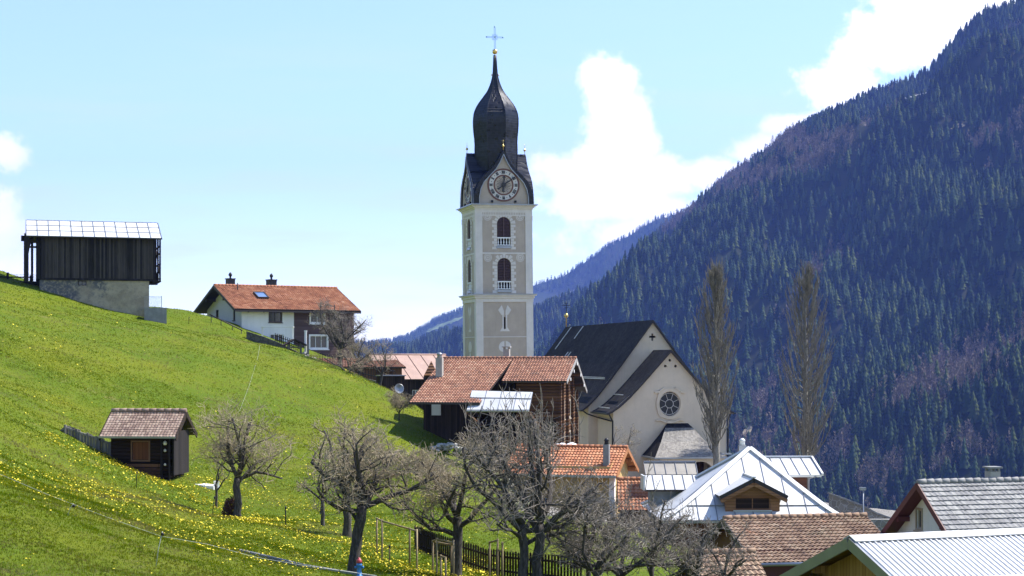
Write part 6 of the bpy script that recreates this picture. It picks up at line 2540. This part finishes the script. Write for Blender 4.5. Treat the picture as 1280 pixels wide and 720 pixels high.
bare_tree('tangled bare thicket tree at the low tiled shed', G(868, 66), 3.7, 2.2, .15, 62, fork=.25, group=GO, density=1.2, zc=.55, zr=1.6, tw=MT['twig_dark'])
for i, (u, d, h_, s_) in enumerate(((815, 64, 4.6, 1.2), (905, 67, 3.6, 1.3), (735, 60, 4.2, 1.6))):
    bare_tree(('slender dark bare tree rising out of the thicket', 'low bare tree overlapping the mottled brown roof', 'twiggy bare tree leaning beside the twin trunk tree')[i], G(u, d), h_, s_, .10, 70 + i, fork=.3, group=GO, density=.8, zc=.6, zr=h_ * .42, tw=MT['twig_dark'])
bare_tree('thorny low bare tree at the bottom edge between fence and thicket', G(745, 57.5), 3.3, 1.9, .12, 68, fork=.22, group=GO, density=1.5, zc=.55, zr=1.5, tw=MT['twig_dark'])
bare_tree('tall bare pear tree in front of the mauve clad house end', W(425, 469, 152), 7.4, 2.5, .19, 81, fork=.36, group=GO, density=1.5, zc=.66, zr=2.6, tw=MT['twig_dark'])
bare_tree('small bare tree on the slope below the iron railing', W(438, 487, 145), 4.6, 1.7, .14, 82, fork=.35, group=GO, density=.9)
bare_tree('bare tree behind the iron railing near the timber annex', W(449, 475, 156), 4.6, 1.7, .12, 83, fork=.35, group=GO, density=.9)
bare_tree('leaning bare tree in front of the copper sheet roof', W(473, 489, 146), 4.6, 1.9, .11, 84, lean=(.7, 0), fork=.35, group=GO, density=.7)
bare_tree('grey shrubby tree at the left corner of the brown farmhouse', W(499, 519, 131), 2.2, 1.35, .05, 85, fork=.08, group=GO, density=1.3, zc=.55, zr=1.2, par=dict(ang=((30, 60), (30, 60), (30, 70), (30, 80))), name='bare_shrub', cat='shrub')
bare_tree('knobbly bare shrub on the bank below the brown farmhouse', G(500, 105), 2.3, 1.3, .05, 86, lean=(.5, 0), fork=.2, group=GO, density=.4, zc=.6, zr=1.2, name='bare_shrub', cat='shrub')
bare_tree('small leafless tree in front of the cream church wall', G(776, 122) + Vector((0, 0, 1.2)), 4.6, 1.5, .07, 87, fork=.35, group=GO, density=.6)
bare_tree('thin bare bush at the church porch', G(815, 135) + Vector((0, 0, .6)), 3.0, 1.4, .05, 88, fork=.2, group=GO, density=.5, name='bare_shrub', cat='shrub')
bare_tree('bare bush before the dark front of the brown farmhouse', G(612, 112), 4.2, 2.4, .08, 89, fork=.15, group=GO, density=1.4, name='bare_shrub', cat='shrub', tw=MT['twig'])
bare_tree('bare bush growing along the log wall of the farmhouse', G(672, 116), 5.2, 2.3, .09, 90, fork=.15, group=GO, density=1.4, name='bare_shrub', cat='shrub', tw=MT['twig'])
for k, (u, v, d, h_) in enumerate(((520, 560, 108, 2.1), (545, 575, 104, 2.3), (470, 555, 106, 2.0))):
    bare_tree(('low pale bush on the meadow edge left of the farmhouse bank', 'pale twiggy bush under the dark farmhouse front', 'low bush behind the crown of the hydrant tree')[k], G(u, d), h_, 1.5, .05, 95 + k, fork=.12, group='pale bushes on the bank', density=1.0, name='bare_shrub', cat='shrub', zc=.5)


def poplar(label, base, h, rad, seed, lo=.12):
    t = Tree(seed)
    root = thing('poplar_tree', label, 'tree', base, 0, 'bare poplars by the church')
    r = t.r
    tp = [Vector((r.uniform(-.1, .1), r.uniform(-.1, .1), h * k / 10)) for k in range(11)]
    tp[0].z = -1
    t.trunk.tube(tp, [.30 * (1 - .085 * k) + .015 for k in range(11)], 8)
    for i in range(185):
        f = lo + (1 - lo) * (i / 185) ** .95
        z = f * h * .97
        w = rad * (min(1, .25 + (f - lo) / .22) ** .6) * (1 - max(0, f - .5) / .5 * .85) * (r.uniform(.75, 1.1) if i % 3 else r.uniform(.25, .7))
        an = r.uniform(0, 6.283)
        L = min(h * .2, (h * 1.0 - z) * .85 + .5) * r.uniform(.7, 1.1)
        p = Vector((0, 0, z))
        pts = [p]
        for k in range(1, 6):
            q = k / 5
            pts.append(p + Vector((math.cos(an) * w * q ** .6, math.sin(an) * w * q ** .6, L * q ** 1.25)) + t.rv() * .05)
        t.crown.tube(pts, [.055 * (1 - .15 * k) * (1.15 - f * .6) for k in range(6)], 4, cap=False)
        for j in range(13):
            a = r.uniform(.15, 1) * 4.999
            b = pts[int(a)].lerp(pts[int(a) + 1], a - int(a))
            d = Vector((math.cos(an) * .16 + r.gauss(0, .19), math.sin(an) * .16 + r.gauss(0, .19), 1.0)).normalized()
            l2 = r.uniform(.35, 1.15)
            m1 = b + d * l2 * .5 + t.rv() * .05
            t.crown.tube([b, m1, b + d * l2 + t.rv() * .06], [.025, .02, .013], 3, smooth=False, cap=False)
    t.trunk.build('trunk', MT['bark_poplar'], root)
    t.crown.build('crown', MT['twig_poplar'], root)


pp = W(895, 590, 139)
poplar('tall bare poplar standing before the right corner of the church', (pp.x, pp.y, pp.z - .5), 16.9, 1.95, 5, lo=.10)
pp = W(1007, 600, 150)
poplar('tall bare poplar rising behind the silver roof, free of the church', (pp.x, pp.y, pp.z), 18.4, 2.5, 6, lo=.0)

# ================================================================== HUT
MT['hut_logs'] = planks('dark_hut_logs', (0.007, 0.0048, 0.0035), (0.030, 0.0175, 0.011), 0.2, horiz=True, log=True)
HT = R(-6)
p = W(179, 590, 90)
hB = p.z - .35
hut = thing('small_hut', 'small dark log hut with tiled roof on the flowery meadow', 'hut', (p.x, p.y + 1.2, hB), HT)
kh = 90 / F
zrh = (HZ - 514) * 91.4 / F - hB
zeh = (HZ - 546) * 89.0 / F - hB
hl2, hw2 = 3.2, 2.7
shell(hut, MT['hut_logs'], hl2, hw2, -1.2, zeh + .12, zrh - .12, {'front': [rect(-.42, .48, zeh - 1.28, zeh - .32)]}, depth=.1)
q = MB(side_M(hl2, hw2, 'front'))
q.box(-.40, .46, .03, .07, zeh - 1.26, zeh - .34)
hd = q.build('shutter', planks('warm_brown_shutter', (0.09, 0.035, 0.016), (0.16, 0.065, 0.03), .2), hut)
q = MB(side_M(hl2, hw2, 'front'))
for (a, c, z0, z1) in ((-.50, -.421, zeh - 1.36, zeh - .24), (.481, .56, zeh - 1.36, zeh - .24), (-.42, .48, zeh - .319, zeh - .24), (-.42, .48, zeh - 1.36, zeh - 1.281)):
    q.box(a, c, -.03, -.002, z0, z1)
q.build('shutter_frame', plain('brown_frame', (0.15, 0.075, 0.035)), hd)
q = MB()
r7 = random.Random(4)
for row in range(5):
    x = -.72
    while x < 1.18:
        w = r7.uniform(.28, .6)
        q.box(x, min(1.2, x + w) - .02, -hw2 / 2 - .12 - r7.uniform(0, .04), -hw2 / 2 - .002, zeh - 2.45 + row * .2 + r7.uniform(0, .02), zeh - 2.28 + row * .2)
        x += w
q.build('firewood_stack', planks('split_firewood', (0.05, 0.024, 0.014), (0.15, 0.075, 0.04), .3, horiz=True), hut)
q = MB()
q.box(1.22, 1.32, -hw2 / 2 - .35, -hw2 / 2 - .25, -1.2, zeh)
q.box(hl2 / 2 + .25, hl2 / 2 + .33, -hw2 / 2 - .2, hw2 / 2 - .2, .2, zeh + .25)
q.box(hl2 / 2 + .05, hl2 / 2 + .12, -hw2 / 2 - .3, -hw2 / 2 - .18, -1.2, zeh)
q.build('side_boards', MT['black_wood'], hut)
q = MB()
for (y, z, s2) in ((-.9, zeh - .35, .12), (-.7, zeh - .75, .08), (-1.0, zeh - 1.5, .07)):
    q.lathe([(s2 * .6, -s2), (s2, -s2 * .3), (s2 * .8, s2 * .5), (.02, s2)], 8, (hl2 / 2 - .18, -hw2 / 2 - .14, z))
q.build('enamel_pot', MT['white_frame'], hut)
hro = gable_roof(hut, 4.15, -1.95, 1.95, zrh, zeh, zeh, MT['tile_hut'], MT['dark_fascia'], 'tile', row=.22, col=.17, step=.022, wave=.012, barge=MT['dark_wood'], xoff=.05, th=.1)
q = MB()
q.box(-2.05, 2.15, -2.06, -1.96, zeh - .09, zeh + .01)
q.build('gutter', MT['zinc'], hro)
p = W(254, 606, 90.5)
sb = thing('white_slab', 'white stone slab lying in the grass right of the hut', 'slab', (p.x, p.y, gz(p.x, p.y) + .1), R(-4))
q = MB()
q.prism([(-1.15, -.45), (.7, -.45), (.7, -.14), (-1.15, .05)], -.5, .5)
q.build('slab', MT['white_wall'], sb)
sp_ = thing('white_pail', 'white upright milk pail at the end of the stone slab', 'pail', (p.x + .75, p.y - .2, gz(p.x + .75, p.y - .2)), 0)
q = MB()
q.lathe([(.12, 0), (.15, .1), (.16, .45), (.17, .46), (.15, .46)], 12)
q.build('pail', MT['white_frame'], sp_)

# plank fence by the hut
MT['fence_boards'] = planks('grey_fence_boards', (0.10, 0.092, 0.082), (0.30, 0.275, 0.245), 0.16)
hf = thing('plank_fence', 'silvered plank fence with a corner, left of the small hut', 'fence', W(82, 567, 91), 0)
o0 = W(82, 567, 91)
q = MB()
rl = MB()
runs = [((66, 563, 92), (81.5, 566, 91.3), (67, 545, 92), (81.5, 532, 91.3)), ((82, 565, 91.5), (138.5, 577, 91), (82, 532, 91.5), (138.5, 553, 91))]
for (a, c, a2, c2) in runs:
    A, C, A2, C2 = (W(*x) - o0 for x in (a, c, a2, c2))
    n = max(4, int((C - A).length / .17))
    for k in range(n):
        f0, f1 = k / n, (k + .9) / n
        b0, b1, t0, t1 = A.lerp(C, f0), A.lerp(C, f1), A2.lerp(C2, f0), A2.lerp(C2, f1)
        j = r7.uniform(-.05, .06)
        v8 = [b0, b1, t1 + Vector((0, 0, j)), t0 + Vector((0, 0, j))]
        i4 = [q.av(p_) for p_ in v8] + [q.av(p_ + Vector((0, .035, 0))) for p_ in v8]
        for f_ in ((0, 1, 2, 3), (7, 6, 5, 4), (0, 4, 5, 1), (3, 2, 6, 7), (0, 3, 7, 4), (1, 5, 6, 2)):
            q.face([i4[z] for z in f_])
    up_ = Vector((0, -.05, 0))
    for f in (.1, .93):
        rl.beam(A.lerp(A2, f) + up_, C.lerp(C2, f) + up_, .06, .11)
    for k in range(5 if n > 8 else 2):
        f = k / (4 if n > 8 else 1)
        rl.beam(A.lerp(C, f) + up_ - Vector((0, 0, .4)), A2.lerp(C2, f) + up_ + Vector((0, 0, .05)), .1, .1, up=(0, 1, 0))
q.build('planks', MT['fence_boards'], hf)
rl.build('rail', MT['fence_boards'], hf)

# brown dead hedge at the broad apple tree
def leafball(label, base, rx, ry, rz_, n, mat, seed, name='beech_bush', cat='bush', sz=.05):
    r = np.random.default_rng(seed)
    d = r.normal(size=(n, 3))
    d /= np.linalg.norm(d, axis=1)[:, None]
    rad = r.uniform(.25, 1, n) ** .5
    lump = 1 + .22 * np.sin(d[:, 0] * 5 + seed) * np.sin(d[:, 2] * 4) + .15 * np.sin(d[:, 1] * 7)
    c = d * (rad * lump)[:, None] * np.array([rx, ry, rz_]) + np.array([0, 0, rz_ * .8])
    a, b = r.normal(size=(n, 3)), r.normal(size=(n, 3))
    a /= np.linalg.norm(a, axis=1)[:, None]
    b /= np.linalg.norm(b, axis=1)[:, None]
    V = np.stack([c - a * sz, c + b * sz * .6, c + a * sz, c - b * sz * .6], 1).reshape(-1, 3)
    Tq = np.arange(n * 4).reshape(-1, 4)
    root = thing(name, label, cat, base, 0)
    np_mesh('foliage', V, Tq, mat, root)
    t = Tree(seed)
    for k in range(9):
        an = r.uniform(0, 6.28)
        t.crown.tube([(0, 0, -.2), (math.cos(an) * rx * .4, math.sin(an) * ry * .4, rz_ * .8), (math.cos(an) * rx * .75, math.sin(an) * ry * .75, rz_ * 1.4)], [.02, .015, .008], 4)
    t.crown.build('stems', MT['twig_dark'], root)
    return root


leafball('rust brown leafy bush at the foot of the broad apple tree', G(289, 80.4), .42, .4, .62, 2600, plain('dry_beech_leaves', (0.085, 0.032, 0.02), .9, var=.5), 3)
leafball('yellow green budding bush beside the pale stone heap', W(394, 455, 159), .9, .7, .6, 1500, plain('budding_leaves', (0.19, 0.17, 0.05), .9, var=.5), 4, sz=.04)

# posts, wires and tape of the pasture
def stake(label, u, v, d, hgt, w, mat, tilt=0.0, name='fence_stake'):
    g0 = G(u, d)
    t = thing(name, label, 'post', g0, 0, 'pasture stakes')
    q_ = MB()
    q_.tube([(0, 0, -.3), (tilt * .5, 0, hgt * .5), (tilt, 0, hgt)], [w, w * .95, w * .9], 6)
    q_.build('shaft', mat, t)
    q_ = MB()
    q_.lathe([(.02, -.04), (.045, -.02), (.045, .03), (.02, .05)], 8, (tilt, 0, hgt - .08))
    q_.build('insulator', MT['iron'], t)


stake('short dark stake in the flowers below the hut', 170, 605, 82, .8, .022, MT['iron'], .05)
stake('leaning dark stake left of the broad apple tree', 265, 638, 78, .95, .022, MT['iron'], .12)
stake('upright dark stake among yellow flowers right of the broad apple tree', 357, 663, 74, .95, .03, MT['iron'], 0)
MT['fibre'] = plain('pale_fibre_rod', (0.42, 0.44, 0.36), .6)
stake('bent pale fibre rod in the grass at the lower left edge', 193, 712, 46, .95, .012, MT['fibre'], .22)
stake('pale tilted fibre rod on the mown bank', 82, 660, 52, .35, .01, MT['fibre'], .25)
tp = []
for (u, v, d) in ((-8, 585, 62), (60, 602, 60), (130, 625, 58.5), (200, 651, 57.5), (260, 672, 57), (320, 692, 56.5), (380, 708, 56.5), (425, 719, 56.5), (470, 732, 56)):
    x = (u - 640) * d / F
    tp.append(Vector((x, d, gz(x, d) + .12)))
tape = thing('fence_tape', 'thin white tape running down the meadow from the left edge', 'tape', tp[0], 0)
q = MB()
q.tube([p_ - tp[0] for p_ in tp], .0085, 5)
q.build('strand', MT['fibre'], tape)
kb0 = []
for (u, d) in ((300, 58.5), (340, 58), (380, 57.7), (425, 57.5), (470, 57)):
    x = (u - 640) * d / F
    kb0.append(Vector((x, d, gz(x, d) + .05)))
ke = thing('path_kerb', 'narrow grey kerb edging the meadow above the gnarled apple tree foot', 'kerb', kb0[0], 0)
q = MB()
for a, c in zip(kb0[:-1], kb0[1:]):
    q.beam(a - kb0[0], c - kb0[0], .14, .12)
q.build('kerb', MT['concrete'], ke)
tp = []
for (u, v, d) in ((325, 440, 150), (322, 455, 140), (312, 475, 128), (300, 492, 118), (290, 502, 112)):
    x = (u - 640) * d / F
    tp.append(Vector((x, d, gz(x, d) + .1)))
t2 = thing('wire_strand', 'thin pale wire strung down the upper meadow', 'wire', tp[0], 0)
q = MB()
q.tube([p_ - tp[0] for p_ in tp], .007, 5)
q.build('strand', MT['fibre'], t2)
p = W(262, 398, 166)
stake('tiny stake on the crest left of the white house', 236, 399, 160, .7, .03, MT['dark_wood'], .03)

# hydrant
hp = G(449, 57.0)
hy = thing('fire_hydrant', 'blue fire hydrant with red cap beside the gnarled apple trunk', 'hydrant', hp, 0)
hy.scale = (.8, .8, .72)
HB = plain('hydrant_blue', (0.05, 0.22, 0.50), .45)
HR = plain('hydrant_red', (0.42, 0.05, 0.05), .45)
q = MB()
q.lathe([(.14, 0), (.14, .06), (.10, .08), (.095, .50), (.125, .53), (.125, .60), (.10, .62), (.10, .66)], 14)
q.build('body', HB, hy)
q = MB()
q.lathe([(.125, .662), (.13, .70), (.115, .78), (.07, .85), (.05, .86), (.05, .90), (.02, .91)], 14)
q.build('cap', HR, hy)
for an in (0, math.pi):
    q = MB()
    M = Matrix.Rotation(an, 4, 'Z') @ Matrix.Translation((.09, 0, .45)) @ Matrix.Rotation(R(90), 4, 'Y')
    q.M = M
    q.lathe([(.05, 0), (.05, .06), (.065, .065), (.065, .10), (.02, .11)], 10)
    q.build('outlet', HB, hy)

# round-wood frames for young trees
def wood_frame(label, pts, hts, rails, lower=None):
    g0 = pts[0]
    t = thing('wooden_frame', label, 'frame', g0, 0, 'round wood frames in the orchard')
    for p_, h_ in zip(pts, hts):
        q_ = MB()
        q_.tube([p_ - g0 + Vector((0, 0, -.4)), p_ - g0 + Vector((0, 0, h_))], .038, 7)
        q_.build('post', MT['roundwood'], t)
    for (a, c, ha, hc) in rails:
        q_ = MB()
        q_.tube([pts[a] - g0 + Vector((0, 0, ha)), pts[c] - g0 + Vector((0, 0, hc))], .035, 7)
        q_.build('rail', MT['roundwood'], t)


wood_frame('tall round wood frame between the gnarled apple tree and the picket fence', [G(471, 66.5), G(477.5, 65), G(512, 64.5), G(521, 62.5)], [1.45, 1.62, 1.45, 1.62],
           [(0, 1, 1.43, 1.55), (1, 2, 1.55, 1.40), (2, 3, 1.40, 1.55)])
wood_frame('shorter round wood frame against the dark picket fence', [G(541, 62.5), G(546, 61), G(564, 61.5), G(567, 60)], [1.3, 1.35, 1.3, 1.35], [(0, 1, 1.27, 1.3), (1, 3, 1.3, 1.25), (0, 2, 1.25, 1.2), (2, 3, 1.2, 1.3)])
wood_frame('low round wood frame beside the dark apple trunk', [G(551, 59), G(557, 58.6)], [.85, .8], [(0, 1, .8, .78)])
wood_frame('pale wood frame behind the centre apple trunks', [G(612, 60), G(622, 59), G(628, 59)], [1.35, 1.4, 1.3], [(0, 1, 1.3, 1.35), (1, 2, 1.0, .95)])
wp = G(486, 65)
stake('short wooden stake in the flowers inside the tall frame', 487, 690, 64.5, .7, .03, MT['roundwood'], 0)

# dark picket fence
pk0 = [(519, 70.5), (545, 69), (575, 67.5), (610, 66), (650, 64.5), (690, 63.2), (730, 62)]
pts = [G(u, d) for (u, d) in pk0]
pf2 = thing('picket_fence', 'long dark picket fence running down behind the orchard trees', 'fence', pts[0], 0)
q = MB()
L_ = [0]
for a, c in zip(pts[:-1], pts[1:]):
    L_.append(L_[-1] + (c - a).length)
def along(s_):
    for k in range(len(L_) - 1):
        if s_ <= L_[k + 1] or k == len(L_) - 2:
            return pts[k].lerp(pts[k + 1], (s_ - L_[k]) / (L_[k + 1] - L_[k]))
n = int(L_[-1] / .165)
for k in range(n):
    p_ = along(L_[-1] * k / n) - pts[0]
    hh = 1.0 + r7.uniform(-.02, .03)
    q.box(p_.x - .04, p_.x + .04, p_.y - .012, p_.y + .012, p_.z - .05, p_.z + hh)
    q.poly([(p_.x - .04, p_.y, p_.z + hh), (p_.x + .04, p_.y, p_.z + hh), (p_.x, p_.y, p_.z + hh + .06)])
q.build('pickets', MT['dark_wood'], pf2)
q = MB()
for hh in (.25, .8):
    for a, c in zip(pts[:-1], pts[1:]):
        q.beam(a - pts[0] + Vector((0, .03, hh)), c - pts[0] + Vector((0, .03, hh)), .03, .08)
q.build('rail', MT['dark_wood'], pf2)

# boulders and snow remains on the bank
def rocks(label, base, n, sx_, sz2, s0, mat, seed, cat='stones', name='stone_heap'):
    r = random.Random(seed)
    t = thing(name, label, cat, base, 0)
    q_ = MB()
    for k in range(n):
        x, y = r.uniform(-sx_, sx_), r.uniform(-.5, .5)
        s2 = r.uniform(.5, 1.1) * s0
        z = r.uniform(0, sz2) * (1 - abs(x) / sx_)
        q_.lathe([(s2 * .5, -s2 * .6), (s2 * r.uniform(.9, 1.1), -s2 * .15), (s2 * r.uniform(.7, 1), s2 * .35), (s2 * .25, s2 * .6)], 7, (x, y, z), smooth=False, ph=r.uniform(0, 3))
    q_.build('stones', mat, t)


rocks('heap of pale stones at the bottom of the farmhouse bank', G(557, 128) + Vector((0, 0, .1)), 40, 1.6, .8, .28, plain('pale_stones', (0.42, 0.41, 0.39)), 3)
rocks('white remnant of snow behind the orange roof', W(708, 562, 119), 26, 1.5, .35, .42, plain('old_snow', (0.82, 0.83, 0.85)), 4, 'snow', 'snow_heap')

# ================================================================== GRASS AND FLOWERS
def turf(name, c, tr=.5):
    m = bpy.data.materials.new(name)
    m.use_nodes = True
    nt = NT(m.node_tree)
    m.node_tree.nodes.clear()
    p = objc(nt)
    f = nt.noise(p, 0.35, 5, 0.65)
    g = nt.noise(p, 4.0, 3, 0.6)
    col = nt.mix(nt.smooth(f, .35, .65), sc3(c, .74), sc3(c, 1.18))
    col = nt.mix(nt.smooth(g, .42, .62), col, sc3(c, .82))
    col = nt.mix(nt.m('MULTIPLY', nt.smooth(nt.noise(p, 0.09, 6, .65, .5), .52, .68), .55), col, (0.19, 0.165, 0.035))
    d = nt.n('ShaderNodeBsdfDiffuse', {'Color': col})
    t = nt.n('ShaderNodeBsdfTranslucent', {'Color': col})
    mx = nt.n('ShaderNodeMixShader', {0: tr})
    nt.put(mx.inputs[1], d.outputs[0])
    nt.put(mx.inputs[2], t.outputs[0])
    nt.n('ShaderNodeOutputMaterial', {'Surface': mx})
    return m


GRASS = [turf('grass_blades', (0.118, 0.172, 0.003)), turf('grass_blades_yellow', (0.155, 0.184, 0.004)), turf('grass_blades_dark', (0.092, 0.145, 0.004)), turf('dry_grass_blades', (0.24, 0.215, 0.075))]
rg_ = np.random.default_rng(3)


def in_meadow(x, y):
    u = 640 + F * x / y
    return u


def tufts(N, ylo, yhi, hgt, wid, blades, power):
    y = ylo + (yhi - ylo) * rg_.uniform(0, 1, N) ** power
    u = rg_.uniform(-40, 760, N)
    x = (u - 640) * y / F
    # keep off the village
    ok = ~((u > 560) & (y > 92)) & ~((u > 700) & (y > 70)) & (y < 168)
    x, y = x[ok], y[ok]
    u = u[ok]
    z = ground_z(x, y)
    n = len(x)
    V, MI = [], []
    zone = np.exp(-(((u - 335) / 75) ** 2 + ((HZ - F * z / y - 480) / 38) ** 2))
    nz = np.array([noise.fractal(Vector((a * .16, b * .16, 0)), 1, 2, 4) for a, b in zip(x, y)])
    nz2 = np.array([noise.noise(Vector((a * .7, b * .7, 5))) for a, b in zip(x, y)])
    mi = np.where(nz + .5 * zone + .35 * nz2 + rg_.normal(0, .16, n) > .36, 3, np.where(nz2 + rg_.normal(0, .35, n) > .1, 1, np.where(rg_.uniform(0, 1, n) < .45, 2, 0)))
    mi = np.where((y < 50 - .0 * x) & (u < 330) & (rg_.uniform(0, 1, n) < np.clip((52 - y) / 22, 0, .55)), np.where(rg_.uniform(0, 1, n) < .5, 3, 2), mi)
    for b in range(blades):
        an = rg_.uniform(0, 2 * np.pi, n)
        h_ = hgt * rg_.uniform(.5, 1.3, n)
        ox, oy = rg_.normal(0, wid * 1.2, n), rg_.normal(0, wid * 1.2, n)
        lx, ly = rg_.normal(0, .5, n) * h_, rg_.normal(0, .5, n) * h_
        cx, sy = np.cos(an) * wid * .5, np.sin(an) * wid * .5
        V.append(np.stack([np.stack([x + ox - cx, y + oy - sy, z - .03], -1), np.stack([x + ox + cx, y + oy + sy, z - .03], -1), np.stack([x + ox + lx, y + oy + ly, z + h_], -1)], 1))
        MI.append(mi)
    return np.concatenate(V).reshape(-1, 3), np.concatenate(MI)


V1, M1 = tufts(90000, 24, 66, .055, .022, 4, .9)
V2, M2 = tufts(90000, 60, 120, .065, .035, 3, 1.0)
V3, M3 = tufts(50000, 110, 168, .08, .06, 2, 1.0)
VV = np.concatenate([V1, V2, V3])
g_o = np_mesh('meadow_grass', VV, np.arange(len(VV)).reshape(-1, 3), GRASS, mi=np.concatenate([M1, M2, M3]))
tag(g_o, 'short spring grass covering the meadow', 'grass', kind='stuff')

# dandelions: drifts along the banks, sparse elsewhere
BANDS = [([(95, 575), (130, 578), (200, 600), (260, 625), (330, 655), (400, 680), (470, 700), (540, 715)], 12, 1.0), ([(60, 545), (110, 570), (140, 582)], 6, .9), ([(60, 600), (140, 620), (220, 650), (310, 680), (400, 700)], 22, .40),
         ([(0, 590), (60, 600)], 14, .35), ([(250, 600), (330, 620), (450, 660), (560, 690)], 20, .35), ([(470, 690), (520, 712), (600, 716)], 16, 1.0), ([(0, 430), (120, 470), (40, 520)], 60, .05), ([(340, 560), (420, 600), (520, 640)], 40, .10), ([(470, 480), (440, 470)], 6, .3)]
N = 190000
y = 36 + 110 * rg_.uniform(0, 1, N)
u = rg_.uniform(-20, 700, N)
x = (u - 640) * y / F
z = ground_z(x, y)
v = HZ - F * z / y
prob = np.full(N, .012)
for pts_, hw__, pr_ in BANDS:
    for (a, b) in zip(pts_[:-1], pts_[1:]):
        dx, dy = b[0] - a[0], b[1] - a[1]
        t = np.clip(((u - a[0]) * dx + (v - a[1]) * dy) / (dx * dx + dy * dy), 0, 1)
        d = np.hypot(u - a[0] - t * dx, v - a[1] - t * dy)
        prob = np.maximum(prob, pr_ * np.exp(-(d / hw__) ** 2))
cl_ = np.array([noise.noise(Vector((a * .45, b * .45, 9))) for a, b in zip(x, y)])
prob *= np.clip(.7 + 1.3 * cl_, .08, 1.5) * .95
ok = (rg_.uniform(0, 1, N) < prob) & ~((u > 560) & (y > 92))
x, y, z = x[ok], y[ok], z[ok]
n = len(x)
ang = np.linspace(0, 2 * np.pi, 7)[:-1]
rad = rg_.uniform(.020, .036, n) * (1 + np.clip(y - 60, 0, 100) * .008)
tx, ty = rg_.normal(0, .35, n), rg_.normal(-.25, .35, n)
hh = rg_.uniform(.05, .14, n)
ringx = x[:, None] + rad[:, None] * np.cos(ang)
ringy = y[:, None] + rad[:, None] * np.sin(ang)
ringz = z[:, None] + hh[:, None] + rad[:, None] * (tx[:, None] * np.cos(ang) + ty[:, None] * np.sin(ang)) + .004
Vf = np.stack([ringx, ringy, ringz], -1).reshape(-1, 3)
me_o = np_mesh('dandelions', Vf, np.arange(n * 6).reshape(-1, 6), plain('dandelion_yellow', (0.74, 0.60, 0.03), .8, var=.85))
tag(me_o, 'yellow dandelions in drifts across the meadow', 'flowers', kind='stuff')
